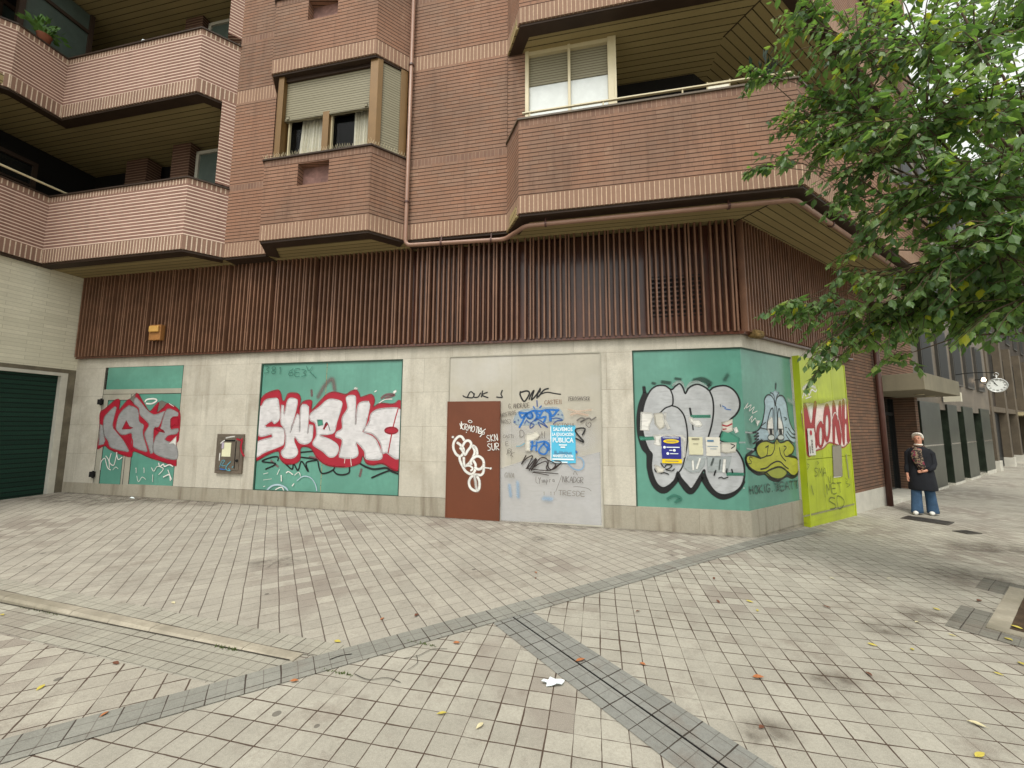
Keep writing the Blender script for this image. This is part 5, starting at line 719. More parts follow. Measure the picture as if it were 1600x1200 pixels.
'gate':[('F','wash',[(-4.117,0.968),(-3.568,1.162),(-2.963,1.139),(-2.34,1.303),(-2.341,0.07),(-2.973,0.071),(-4.097,0.06)],0),('S','wash',0.5,[(-3.944,1.643),(-3.201,1.408),(-2.604,1.534)],0,1.4),('S','black',0.028,[(-3.744,2.375),(-3.756,2.325),(-3.718,2.237),(-3.674,2.193),(-3.617,2.261),(-3.58,2.348),(-3.63,2.386),(-3.731,2.362)],0,0.3),('S','black',0.026,[(-3.586,2.23),(-3.555,2.31),(-3.498,2.396),(-3.53,2.285),(-3.542,2.217),(-3.455,2.309),(-3.38,2.419),(-3.393,2.358)],0,0.3),('S','black',0.026,[(-3.443,2.247),(-3.43,2.321),(-3.38,2.432)],0,0.3),('S','black',0.026,[(-3.232,2.423),(-3.318,2.394),(-3.418,2.271)],0,0.2),('S','black',0.02,[(-3.38,2.32),(-3.257,2.356),(-3.109,2.33),(-3.012,2.316)],0,0.3),('S','black',0.022,[(-4.77,2.272),(-4.718,2.375),(-4.692,2.387),(-4.638,2.335),(-4.663,2.271),(-4.81,2.286),(-4.851,2.312)],0,0.2),('S','black',0.022,[(-4.625,2.348),(-4.637,2.284),(-4.557,2.283),(-4.506,2.359)],0,0.3),('S','black',0.022,[(-4.467,2.397),(-4.491,2.282)],0,0.3),('S','black',0.022,[(-4.374,2.37),(-4.479,2.32),(-4.36,2.268)],0,0.3),('S','black',0.022,[(-4.198,2.279),(-4.088,2.272),(-4.114,2.329),(-4.089,2.404)],0,0.3),('F','paleblue2',[(-3.881,1.816),(-3.781,2.014),(-3.518,2.062),(-3.197,2.085),(-3.039,2.06),(-2.967,1.939),(-2.98,1.842),(-3.198,1.818),(-3.493,1.768),(-3.818,1.767)],0.6),('S','blue',0.035,[(-3.768,1.989),(-3.667,1.977),(-3.592,1.989),(-3.493,2.025),(-3.394,2.013),(-3.246,2.037),(-3.051,2.03)],0,0.3),('S','blue',0.03,[(-3.768,1.977),(-3.717,1.89),(-3.63,1.976),(-3.767,1.718)],0,0.3),('F','blue',[(-3.512,1.933),(-3.515,1.914),(-3.523,1.897),(-3.537,1.884),(-3.555,1.875),(-3.574,1.872),(-3.593,1.875),(-3.61,1.884),(-3.624,1.897),(-3.633,1.914),(-3.636,1.933),(-3.633,1.952),(-3.624,1.97),(-3.61,1.983),(-3.593,1.992),(-3.574,1.995),(-3.554,1.992),(-3.537,1.983),(-3.523,1.969),(-3.515,1.952)],0),('F','paleblue2',[(-3.549,1.933),(-3.55,1.925),(-3.554,1.917),(-3.559,1.911),(-3.566,1.908),(-3.574,1.906),(-3.581,1.908),(-3.588,1.911),(-3.594,1.917),(-3.597,1.925),(-3.599,1.933),(-3.597,1.942),(-3.594,1.949),(-3.588,1.955),(-3.581,1.959),(-3.574,1.96),(-3.566,1.959),(-3.559,1.955),(-3.554,1.949),(-3.55,1.942)],0),('S','blue',0.03,[(-3.493,2.025),(-3.443,1.927),(-3.481,1.841),(-3.394,1.927),(-3.443,1.988)],0,0.3),('S','blue',0.03,[(-3.344,2.013),(-3.394,1.89),(-3.283,1.915),(-3.321,1.817)],0,0.3),('S','blue',0.045,[(-3.271,2.025),(-3.21,1.976),(-3.198,1.842)],0,0.3),('S','blue',0.035,[(-3.075,2.024),(-3.161,1.927),(-3.209,2.0)],0,0.3),('S','darkblue',0.015,[(-3.667,1.792),(-3.63,1.853),(-3.605,1.817),(-3.493,1.768),(-3.568,1.707),(-3.543,1.805),(-3.419,1.866),(-3.248,1.721),(-3.419,1.817),(-3.37,1.72)],0,0.3),('S','darkblue',0.015,[(-3.174,1.878),(-3.076,1.89),(-2.98,1.854),(-3.077,1.842),(-3.15,1.781)],0,0.3),('S','darkblue',0.018,[(-3.443,2.21),(-3.437,2.099)],0,0.3),('S','blue',0.02,[(-3.511,2.099),(-3.486,2.068)],0,0.3),('S','blue',0.02,[(-3.362,2.111),(-3.393,2.074)],0,0.3),('S','darkblue',0.03,[(-3.856,1.822),(-3.849,1.816)],0,0.3),('S','darkblue',0.025,[(-3.787,1.853),(-3.783,1.85)],0,0.3),('S','darkblue',0.025,[(-3.058,1.957),(-3.054,1.953)],0,0.3),('S','darkblue',0.025,[(-2.991,1.947),(-2.988,1.944)],0,0.3),('S','grey',0.011,[(-3.933,2.14),(-3.952,2.152),(-3.968,2.117),(-3.963,2.078),(-3.941,2.065),(-3.931,2.101),(-3.946,2.102)],0,0.3),('S','grey',0.011,[(-3.915,2.071),(-3.911,2.067)],0,0.3),('S','grey',0.011,[(-3.876,2.069),(-3.863,2.156),(-3.84,2.07)],0,0.3),('S','grey',0.011,[(-3.871,2.104),(-3.848,2.105)],0,0.3),('S','grey',0.011,[(-3.832,2.071),(-3.836,2.158),(-3.802,2.072),(-3.807,2.159)],0,0.3),('S','grey',0.011,[(-3.787,2.073),(-3.792,2.16),(-3.768,2.152),(-3.754,2.118),(-3.764,2.082),(-3.787,2.073)],0,0.3),('S','grey',0.011,[(-3.743,2.075),(-3.748,2.162),(-3.718,2.15),(-3.719,2.124),(-3.746,2.118),(-3.711,2.076)],0,0.3),('S','grey',0.011,[(-3.699,2.077),(-3.686,2.164),(-3.664,2.078)],0,0.3),('S','grey',0.011,[(-3.694,2.112),(-3.672,2.113)],0,0.3),('S','grey',0.011,[(-3.655,2.079),(-3.66,2.165),(-3.636,2.158),(-3.623,2.124),(-3.632,2.089),(-3.655,2.079)],0,0.3),('S','grey',0.011,[(-3.584,2.169),(-3.616,2.167),(-3.612,2.081),(-3.58,2.082)],0,0.3),('S','grey',0.011,[(-3.614,2.124),(-3.588,2.125)],0,0.3),('S','brownink',0.011,[(-3.261,2.199),(-3.283,2.209),(-3.303,2.179),(-3.298,2.15),(-3.276,2.136),(-3.259,2.148)],0,0.3),('S','brownink',0.011,[(-3.248,2.137),(-3.23,2.212),(-3.205,2.139)],0,0.3),('S','brownink',0.011,[(-3.241,2.167),(-3.214,2.168)],0,0.3),('S','brownink',0.011,[(-3.159,2.208),(-3.184,2.214),(-3.197,2.195),(-3.161,2.167),(-3.167,2.145),(-3.195,2.143)],0,0.3),('S','brownink',0.011,[(-3.145,2.215),(-3.103,2.217)],0,0.3),('S','brownink',0.011,[(-3.124,2.216),(-3.121,2.143)],0,0.3),('S','brownink',0.011,[(-3.054,2.219),(-3.093,2.218),(-3.089,2.145),(-3.051,2.146)],0,0.3),('S','brownink',0.011,[(-3.091,2.181),(-3.06,2.183)],0,0.3),('S','brownink',0.011,[(-3.033,2.22),(-3.03,2.147),(-3.023,2.148)],0,0.3),('S','brownink',0.011,[(-3.007,2.222),(-3.004,2.148),(-2.997,2.149)],0,0.3),('S','dkgrey',0.009,[(-2.879,2.272),(-2.867,2.238),(-2.853,2.272)],0,0.3),('S','dkgrey',0.009,[(-2.867,2.238),(-2.875,2.192)],0,0.3),('S','dkgrey',0.009,[(-2.811,2.271),(-2.84,2.271),(-2.841,2.205),(-2.811,2.204)],0,0.3),('S','dkgrey',0.009,[(-2.84,2.238),(-2.816,2.238)],0,0.3),('S','dkgrey',0.009,[(-2.801,2.204),(-2.8,2.271),(-2.774,2.261),(-2.777,2.241),(-2.801,2.238),(-2.772,2.204)],0,0.3),('S','dkgrey',0.009,[(-2.745,2.271),(-2.761,2.244),(-2.756,2.211),(-2.74,2.204),(-2.729,2.237),(-2.745,2.271)],0,0.3),('S','dkgrey',0.009,[(-2.692,2.263),(-2.711,2.27),(-2.721,2.254),(-2.695,2.227),(-2.701,2.207),(-2.722,2.207)],0,0.3),('S','dkgrey',0.009,[(-2.683,2.203),(-2.682,2.27)],0,0.3),('S','dkgrey',0.009,[(-2.657,2.203),(-2.656,2.27)],0,0.3),('S','dkgrey',0.009,[(-2.682,2.237),(-2.656,2.236)],0,0.3),('S','dkgrey',0.009,[(-2.643,2.269),(-2.628,2.203),(-2.614,2.269)],0,0.3),('S','dkgrey',0.009,[(-2.575,2.262),(-2.593,2.269),(-2.604,2.252),(-2.578,2.226),(-2.583,2.206),(-2.604,2.206)],0,0.3),('S','dkgrey',0.009,[(-2.565,2.202),(-2.564,2.269)],0,0.3),('S','dkgrey',0.009,[(-2.538,2.268),(-2.564,2.232),(-2.537,2.202)],0,0.3),('S','dkgrey',0.009,[(-2.526,2.202),(-2.525,2.268),(-2.499,2.258),(-2.502,2.238),(-2.526,2.235),(-2.498,2.202)],0,0.3),('S','grey',0.011,[(-4.098,1.903),(-4.115,1.976),(-4.071,1.908),(-4.087,1.982)],0,0.3),('S','grey',0.011,[(-4.057,1.988),(-4.067,1.955),(-4.053,1.92),(-4.035,1.916),(-4.032,1.955),(-4.057,1.988)],0,0.3),('S','grey',0.011,[(-4.0,1.992),(-4.021,1.995),(-4.028,1.975),(-3.994,1.951),(-3.994,1.928),(-4.016,1.923)],0,0.3),('S','grey',0.011,[(-3.991,2.001),(-3.958,2.008)],0,0.3),('S','grey',0.011,[(-3.974,2.005),(-3.958,1.932)],0,0.3),('S','grey',0.011,[(-3.933,1.937),(-3.95,2.01),(-3.92,2.004),(-3.918,1.982),(-3.942,1.973),(-3.903,1.943)],0,0.3),('S','grey',0.011,[(-3.892,2.021),(-3.902,1.989),(-3.889,1.954),(-3.871,1.95),(-3.868,1.988),(-3.892,2.021)],0,0.3),('S','grey',0.011,[(-3.836,2.025),(-3.857,2.029),(-3.864,2.008),(-3.83,1.985),(-3.831,1.962),(-3.852,1.957)],0,0.3),('S','grey',0.011,[(-4.091,1.791),(-4.091,1.865),(-4.06,1.791),(-4.061,1.865)],0,0.3),('S','grey',0.011,[(-4.027,1.865),(-4.045,1.836),(-4.039,1.798),(-4.02,1.791),(-4.008,1.828),(-4.027,1.865)],0,0.3),('S','grey',0.011,[(-3.966,1.858),(-3.987,1.865),(-3.999,1.847),(-3.969,1.817),(-3.975,1.795),(-3.999,1.795)],0,0.3),('S','grey',0.011,[(-3.954,1.865),(-3.923,1.854),(-3.941,1.832),(-3.923,1.81),(-3.953,1.791)],0,0.3),('S','grey',0.012,[(-3.748,1.547),(-3.748,1.669),(-3.698,1.657),(-3.673,1.608),(-3.698,1.559),(-3.748,1.547)],0,0.3),('S','grey',0.012,[(-3.388,1.593),(-3.388,1.538)],0,0.3),('S','grey',0.012,[(-3.353,1.647),(-3.353,1.538),(-3.342,1.539)],0,0.3),('S','grey',0.012,[(-3.367,1.604),(-3.338,1.604)],0,0.3),('S','grey',0.012,[(-3.305,1.648),(-3.305,1.539),(-3.298,1.539)],0,0.3),('S','grey',0.008,[(-3.138,1.8),(-3.117,1.733),(-3.099,1.8)],0,0.3),('S','grey',0.008,[(-3.078,1.733),(-3.077,1.8)],0,0.3),('S','grey',0.008,[(-3.015,1.79),(-3.036,1.8),(-3.058,1.773),(-3.055,1.747),(-3.034,1.734),(-3.016,1.744)],0,0.3),('S','grey',0.008,[(-3.005,1.8),(-2.962,1.8)],0,0.3),('S','grey',0.008,[(-2.983,1.8),(-2.984,1.734)],0,0.3),('S','grey',0.008,[(-2.931,1.8),(-2.952,1.774),(-2.945,1.741),(-2.924,1.734),(-2.91,1.767),(-2.931,1.8)],0,0.3),('S','grey',0.008,[(-2.9,1.734),(-2.899,1.8),(-2.864,1.79),(-2.868,1.771),(-2.899,1.767),(-2.861,1.734)],0,0.3),('S','grey',0.008,[(-2.84,1.735),(-2.839,1.8)],0,0.3),('S','grey',0.008,[(-2.821,1.735),(-2.799,1.801),(-2.779,1.735)],0,0.3),('S','grey',0.008,[(-2.812,1.761),(-2.786,1.761)],0,0.3),('S','dkgrey',0.025,[(-2.729,1.843),(-2.657,1.891),(-2.587,1.867),(-2.67,1.819),(-2.516,1.891),(-2.481,1.855),(-2.399,1.903)],0,0.3),('S','dkgrey',0.012,[(-2.546,1.819),(-2.576,1.783),(-2.519,1.724),(-2.483,1.784),(-2.517,1.819),(-2.541,1.783)],0,0.3),('S','black',0.024,[(-2.638,1.593),(-2.589,1.7),(-2.684,1.711),(-2.761,1.663),(-2.616,1.475),(-2.751,1.533)],0,0.3),('F','paper',[(-3.64,1.59),(-3.543,1.603),(-3.444,1.647),(-3.395,1.586),(-3.438,1.526),(-3.494,1.489),(-3.555,1.403),(-3.568,1.3),(-3.64,1.305)],0),('F','paleblue2',[(-3.568,1.488),(-3.2,1.492),(-3.202,1.241),(-3.335,1.25),(-3.445,1.308),(-3.568,1.318)],0.6),('S','blue',0.028,[(-3.549,1.452),(-3.518,1.476),(-3.543,1.319)],0,0.3),('S','blue',0.028,[(-3.445,1.465),(-3.457,1.308)],0,0.3),('S','blue',0.025,[(-3.543,1.391),(-3.445,1.399)],0,0.3),('S','blue',0.028,[(-3.42,1.453),(-3.298,1.467),(-3.396,1.345),(-3.396,1.273),(-3.299,1.251),(-3.25,1.336),(-3.322,1.43)],0,0.3),('S','blue',0.04,[(-3.286,1.467),(-3.225,1.408),(-3.25,1.336),(-3.213,1.336)],0,0.3),('S','cyanink',0.012,[(-3.817,1.381),(-3.742,1.388),(-3.667,1.438)],0,0.3),('S','blue',0.03,[(-2.748,1.308),(-2.742,1.285)],0,0.3),('S','softblue',0.022,[(-2.737,1.214),(-2.667,1.192),(-2.621,1.123),(-2.635,1.029),(-2.705,0.987),(-2.81,1.013),(-2.904,1.105)],0,0.3),('S','grey',0.01,[(-3.978,1.465),(-4.019,1.457),(-4.006,1.385),(-3.964,1.392)],0,0.3),('S','grey',0.01,[(-4.012,1.421),(-3.979,1.427)],0,0.3),('S','grey',0.01,[(-3.921,1.32),(-3.935,1.341),(-3.97,1.326),(-3.982,1.298),(-3.969,1.275),(-3.947,1.276)],0,0.3),('S','grey',0.01,[(-3.899,1.321),(-3.936,1.257),(-3.93,1.254)],0,0.3),('S','grey',0.01,[(-3.992,1.226),(-3.962,1.307),(-3.922,1.28),(-3.937,1.253),(-3.979,1.263)],0,0.3),('S','grey',0.01,[(-3.926,1.204),(-3.896,1.285)],0,0.3),('S','grey',0.01,[(-3.852,1.27),(-3.91,1.24),(-3.877,1.188)],0,0.3),('S','grey',0.009,[(-4.027,1.579),(-4.046,1.587),(-4.064,1.565),(-4.061,1.542),(-4.042,1.532),(-4.027,1.54)],0,0.3),('S','grey',0.009,[(-4.018,1.532),(-4.0,1.587),(-3.981,1.532)],0,0.3),('S','grey',0.009,[(-4.011,1.554),(-3.987,1.554)],0,0.3),('S','grey',0.009,[(-3.939,1.582),(-3.96,1.588),(-3.972,1.574),(-3.942,1.552),(-3.948,1.535),(-3.972,1.535)],0,0.3),('S','grey',0.009,[(-3.927,1.588),(-3.891,1.588)],0,0.3),('S','grey',0.009,[(-3.909,1.588),(-3.908,1.533)],0,0.3),('S','grey',0.009,[(-3.875,1.588),(-3.875,1.533),(-3.869,1.533)],0,0.3),('S','orangepale',0.03,[(-2.882,2.047),(-2.715,2.011),(-2.478,2.034)],0,0.9),('S','orangepale',0.05,[(-2.835,1.951),(-2.716,1.975),(-2.539,1.938)],0,1.0),('S','blackbrown',0.018,[(-3.636,1.227),(-3.722,1.063),(-3.642,1.16),(-3.519,1.211),(-3.623,0.993),(-3.457,1.176),(-3.58,0.958)],0,0.3),('S','blackbrown',0.018,[(-3.445,1.153),(-3.544,0.959),(-3.396,1.165),(-3.287,1.18),(-3.239,1.109),(-3.276,1.013),(-3.204,0.968),(-3.107,1.077),(-3.251,1.145)],0,0.3),('S','blackbrown',0.016,[(-3.495,1.02),(-3.397,1.082),(-3.275,1.12),(-3.227,1.003),(-3.143,0.993),(-3.011,1.114),(-3.13,1.135)],0,0.3),('S','blackbrown',0.014,[(-3.642,0.992),(-3.228,0.967),(-3.083,1.054),(-3.011,1.102)],0,0.3),('S','blackbrown',0.012,[(-3.519,0.912),(-3.495,0.937),(-3.066,0.913)],0,0.3),('S','blackbrown',0.012,[(-3.495,0.925),(-3.234,0.884)],0,0.3),('S','dkgrey',0.01,[(-3.414,0.838),(-3.394,0.795),(-3.378,0.841)],0,0.3),('S','dkgrey',0.01,[(-3.394,0.795),(-3.402,0.732)],0,0.3),('S','dkgrey',0.01,[(-3.35,0.799),(-3.348,0.754)],0,0.3),('S','dkgrey',0.01,[(-3.328,0.756),(-3.33,0.8),(-3.316,0.801),(-3.314,0.757)],0,0.3),('S','dkgrey',0.01,[(-3.316,0.797),(-3.302,0.803),(-3.296,0.759)],0,0.3),('S','dkgrey',0.01,[(-3.272,0.725),(-3.276,0.805),(-3.251,0.798),(-3.253,0.767),(-3.274,0.765)],0,0.3),('S','dkgrey',0.01,[(-3.22,0.765),(-3.222,0.809),(-3.201,0.811)],0,0.3),('S','dkgrey',0.01,[(-3.14,0.816),(-3.161,0.814),(-3.163,0.779),(-3.141,0.776),(-3.14,0.816),(-3.134,0.772)],0,0.3),('S','dkgrey',0.01,[(-2.99,0.774),(-2.984,0.874),(-2.949,0.774),(-2.942,0.873)],0,0.3),('S','dkgrey',0.01,[(-2.928,0.773),(-2.922,0.872)],0,0.3),('S','dkgrey',0.01,[(-2.88,0.871),(-2.923,0.818),(-2.882,0.772)],0,0.3),('S','dkgrey',0.01,[(-2.866,0.772),(-2.835,0.87),(-2.816,0.771)],0,0.3),('S','dkgrey',0.01,[(-2.853,0.811),(-2.822,0.811)],0,0.3),('S','dkgrey',0.01,[(-2.804,0.771),(-2.798,0.87),(-2.765,0.859),(-2.752,0.819),(-2.771,0.78),(-2.804,0.771)],0,0.3),('S','dkgrey',0.01,[(-2.688,0.852),(-2.711,0.868),(-2.739,0.829),(-2.737,0.784),(-2.71,0.769),(-2.691,0.808),(-2.711,0.81)],0,0.3),('S','dkgrey',0.01,[(-2.681,0.768),(-2.675,0.867),(-2.635,0.851),(-2.641,0.822),(-2.678,0.817),(-2.636,0.767)],0,0.3),('S','grey',0.01,[(-3.058,0.632),(-2.995,0.631)],0,0.3),('S','grey',0.01,[(-3.027,0.632),(-3.032,0.55)],0,0.3),('S','grey',0.01,[(-2.985,0.549),(-2.98,0.631),(-2.928,0.618),(-2.935,0.593),(-2.982,0.59),(-2.927,0.549)],0,0.3),('S','grey',0.01,[(-2.844,0.629),(-2.901,0.63),(-2.906,0.548),(-2.849,0.548)],0,0.3),('S','grey',0.01,[(-2.904,0.589),(-2.857,0.588)],0,0.3),('S','grey',0.01,[(-2.767,0.619),(-2.803,0.628),(-2.825,0.608),(-2.775,0.575),(-2.787,0.551),(-2.828,0.551)],0,0.3),('S','grey',0.01,[(-2.751,0.546),(-2.746,0.627),(-2.705,0.618),(-2.687,0.586),(-2.709,0.554),(-2.751,0.546)],0,0.3),('S','grey',0.01,[(-2.612,0.625),(-2.669,0.626),(-2.674,0.545),(-2.618,0.544)],0,0.3),('S','grey',0.01,[(-2.671,0.586),(-2.625,0.585)],0,0.3),('S','grey',0.01,[(-3.979,0.895),(-3.999,0.909),(-4.023,0.876),(-4.023,0.838),(-3.999,0.824),(-3.982,0.857),(-4.0,0.86)],0,0.3),('S','grey',0.01,[(-3.968,0.823),(-3.961,0.907)],0,0.3),('S','grey',0.01,[(-3.941,0.906),(-3.928,0.82),(-3.903,0.903)],0,0.3),('S','grey',0.01,[(-3.896,0.819),(-3.868,0.902),(-3.855,0.816)],0,0.3),('S','grey',0.01,[(-3.885,0.852),(-3.859,0.85)],0,0.3),('S','dkgrey',0.007,[(-3.458,0.854),(-3.458,0.76),(-3.422,0.737)],0,0.3),('S','dkgrey',0.007,[(-3.001,0.891),(-3.11,0.607)],0,0.3),('S','dkgrey',0.008,[(-2.8,0.908),(-2.776,0.967),(-2.73,0.899)],0,0.3),('S','dkgrey',0.008,[(-2.803,0.699),(-2.732,0.704),(-2.57,0.684),(-2.502,0.64)],0,0.3),('S','softblue',0.05,[(-3.939,0.697),(-3.913,0.495)],0,1.4),('S','softblue',0.05,[(-3.79,0.749),(-3.777,0.488)],0,1.6),('S','softblue',0.06,[(-3.326,0.482),(-3.183,0.476)],0,1.6),('S','grey',0.008,[(-3.322,0.588),(-3.314,0.6),(-3.314,0.541)],0,0.3),('S','grey',0.008,[(-3.202,0.592),(-3.194,0.604),(-3.194,0.546)],0,0.3),('S','grey',0.008,[(-3.142,0.594),(-3.134,0.606),(-3.135,0.548)],0,0.3),('S','rust',0.02,[(-4.141,0.907),(-4.131,0.427)],0,0.8)],
'cabinet':[('S','white',0.03,[(-10.048,1.468),(-9.933,1.491),(-9.837,1.501)],0,0.8),('S','red',0.035,[(-9.78,1.453),(-9.661,1.423),(-9.643,1.459)],0,0.5),('S','red',0.04,[(-9.639,1.414),(-9.661,1.308),(-9.641,1.203),(-9.568,1.099)],0,0.3),('S','palelilac',0.06,[(-10.113,1.364),(-10.114,1.258)],0,0.6),('S','white',0.02,[(-10.172,1.355),(-10.127,1.391),(-10.076,1.418)],0,0.4),('S','cyanink',0.012,[(-10.15,0.859),(-10.099,0.992),(-10.034,0.994),(-10.1,0.895),(-10.004,0.897)],0,0.3),('S','cyanink',0.016,[(-9.884,0.979),(-9.981,0.88),(-9.974,0.81),(-9.877,0.795),(-9.924,0.838)],0,0.3),('S','cyanink',0.014,[(-9.841,0.858),(-9.812,0.884)],0,0.3),('S','blue',0.02,[(-10.136,0.824),(-10.006,0.81)],0,0.5),('S','white',0.02,[(-10.168,1.15),(-10.169,0.999)],0,0.4)]}
graffiti('graffiti',GR['kate'],F1,.0015,w1_,'red and grey block lettering')
graffiti('graffiti',GR['sweko'],F1,-.026,w2_,'white block letters with a thick red outline')
graffiti('graffiti',GR['bubble'],F1,-.028,w3_,'silver bubble letters outlined in black')
graffiti('graffiti',GR['duck'],F2,-.028,w3_,'painted sad bird face with a wide yellow bill')
graffiti('graffiti',GR['khona'],F2,.102,l_,'dark red and white spray lettering')
graffiti('graffiti',GR['brown'],F1,.047,b_,'white looping spray line and small tags')
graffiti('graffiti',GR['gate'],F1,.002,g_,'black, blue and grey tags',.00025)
# ================================================================ entrance with canopy, neighbours
M_GRAN2=stone('brown_granite',rgb(112,102,90),rgb(100,92,82),1.2,.7)
M_MARB=surf('dark_green_marble',rgb(44,52,42),.3,.5,2.5,14,0,.35)
M_DSH=surf('dark_shopfront',rgb(20,21,22),.5,.2,1,12,0,.2)
mb=MB(); mb.fb(F2,6.42,6.5,-.6,-.35,-.4,3.06); mb.fb(F2,9.62,9.9,-.6,.0,-.4,3.06); mb.fb(F2,6.42,9.9,-.9,-.6,-.4,5.3); mb.build('entrance_wall',M_BRICKP,bld)
mb=MB(); mb.fb(F2,6.42,9.95,-1.3,.08,-.4,-.06); mb.build('entrance_step',M_WHITE,bld)
mb=MB(); mb.fb(F2,6.6,9.6,-.58,-.52,-.06,2.62)
ed=mb.build('entrance_door',M_DGLASS,bld)
mb=MB()
for a in(6.6,7.6,8.6,9.5): mb.fb(F2,a,a+.07,-.52,-.46,-.06,2.6)
mb.fb(F2,6.6,9.57,-.52,-.47,2.1,2.2); mb.build('door_frame',M_BLK,ed)
mb=MB(); mb.tube([P2(7.35,-.40,.95),P2(7.35,-.40,1.7)],.018); mb.build('door_handle',M_ALUL,ed)
mb=MB(); mb.fb(F2,6.44,10.0,-.4,.86,2.64,3.05); mb.build('canopy',M_CONC,bld,bevel=.012)
for s_ in(8.2,9.3): mb=MB(); mb.tube([P2(s_,.4,2.635),P2(s_,.4,2.62)],.1,14); mb.build('canopy_light',M_ALUL,bld)

def gzs(s,o=0): q=P2(s,o); return gz(q.x,q.y)
b2=thing('office_building',P2(15,0,-.2),'grey stone faced building with dark marble piers along its ground floor','building')
mb=MB(); mb.fb(F2,9.9,21.5,-.5,-.02,2.35,14); mb.fb(F2,9.9,21.5,-3,-.5,-.5,14); mb.build('upper_wall',M_GRAN2,b2)
piers=[(10.0,12.3),(13.3,14.7),(15.7,17.4),(18.9,20.8)]
for a,b in piers:
    mb=MB(); mb.fb(F2,a,b,-.45,.03,-.12,2.55); p_=mb.build('marble_pier',M_MARB,b2,bevel=.01)
    mb=MB(); mb.fb(F2,a,b,-.45,.04,-.5,-.12 if a<18 else -.05); mb.build('pier_base',M_WHITE,p_)
    mb=MB(); mb.fb(F2,a+.02,b-.02,.03,.036,1.18,1.22); mb.build('trim',M_CHROME,p_)
prev=12.3
for a,b in((12.3,13.3),(14.7,15.7),(17.4,18.9),(20.8,21.5)):
    mb=MB(); mb.fb(F2,a,b,-.48,-.40,-.3,2.35); w_=mb.build('dark_shopfront',M_DSH,b2)
    mb=MB(); mb.fb(F2,a,b,-.40,-.34,2.0,2.06); mb.fb(F2,a,b,-.5,-.02,-.35,-.12); mb.build('shopfront_sill',M_FRAME,w_)
for z in(3.3,6.4,9.5):
    for a in(10.6,12.7,14.8,16.9,19.0):
        mb=MB(); mb.fb(F2,a,a+1.25,-.019,.06,z,z+1.9); w_=mb.build('window',surf('window_surround',rgb(66,64,60),.5,.1) if 'window_surround' not in bpy.data.materials else bpy.data.materials['window_surround'],b2)
        mb=MB(); mb.fb(F2,a+.08,a+1.17,.06,.066,z+.08,z+1.82); mb.build('pane',M_DSH,w_)
mb=MB(); mb.fb(F2,12.95,13.15,.02,.42,2.62,2.92); sgn=mb.build('projecting_sign',surf('sign_white',rgb(206,200,180),.5,.05),None); sgn.name='projecting_sign'
tag(sgn,'small cream box sign sticking out from the grey stone wall beyond the canopy','sign')
b3=thing('street_building',P2(28,0,-.1),'dark fronted building beyond the hanging clock with pale stone columns','building')
mb=MB(); mb.fb(F2,21.5,60,-3,-.3,-.5,15); mb.build('upper_wall',surf('brown_stucco',rgb(62,54,46),.85,.3,1.2,8),b3)
mb=MB(); mb.fb(F2,21.5,60,-.3,-.25,-.3,2.7); mb.build('dark_shopfront',M_DSH,b3)
for i,a in enumerate((21.6,25.6,28.9,32.6,37,42,48)):
    mb=MB(); mb.fb(F2,a,a+.55,-.3,.02,.25,6.2); c_=mb.build('column',surf('column_stone%d'%i,rgb(94,84,70),.7,.2),b3); mb=MB(); mb.fb(F2,a-.05,a+.6,-.3,.08,-.3,.25); mb.build('column_base',M_WHITE,c_)
mb=MB(); mb.fb(F2,21.5,60,-.3,.0,2.5,2.75); mb.build('fascia',surf('fascia_brown',rgb(96,84,68),.6,.2),b3)
mb=MB(); mb.fb(F2,29.4,37,-.2,1.3,2.45,2.62); mb.build('awning',surf('awning_cream',rgb(176,164,128),.7,.1),b3)
for z in(3.6,6.8,10):
    for a in range(22,58,3):
        mb=MB(); mb.fb(F2,a+.3,a+1.6,-.3,-.24,z,z+2); w_=mb.build('window',bpy.data.materials['window_surround'],b3)
        mb=MB(); mb.fb(F2,a+.4,a+1.5,-.24,-.235,z+.1,z+1.9); mb.build('pane',M_DSH,w_)
# building closing the far end of the street
b4=thing('end_building',P2(75,0,0),'pale building closing the far end of the street','building')
mb=MB(); mb.fb(F2,66,78,-4,14,-.5,15); mb.build('wall',M_GRAN2,b4)
mb=MB(); mb.fb(F2,65.9,78.2,-4.2,14.2,15,15.4); mb.build('roof',M_CONC,b4)
for z in(1,4.2,7.4,10.6):
    for a in range(-3,13,3):
        mb=MB(); mb.fb(F2,65.9,66,a,a+1.4,z,z+2); mb.build('window',M_DGLASS,b4)
# warm wall lamps seen past the clock
for i,(s_,z_,lb) in enumerate(((18.6,3.75,'nearer lit warm wall lantern past the clock'),(20.3,3.65,'farther lit warm wall lantern past the clock'))):
    t=thing('wall_lamp',P2(s_,.02,z_),lb,'lamp'); mb=MB(); mb.box(P2(s_,.12,z_),.05,.22,.03,(d2,n2,Vector((0,0,1)))); mb.build('bracket',M_BLK,t)
    mb=MB(); mb.tube([P2(s_,.26,z_-.09),P2(s_,.26,z_-.03),P2(s_,.26,z_+.07)],[.05,.075,.04],10); e=NT('lamp_glow%d'%i); e.b.inputs['Emission Color'].default_value=(1,.72,.45,1); e.b.inputs['Emission Strength'].default_value=5; mb.build('lamp_shade',e.m,t,smooth=True)
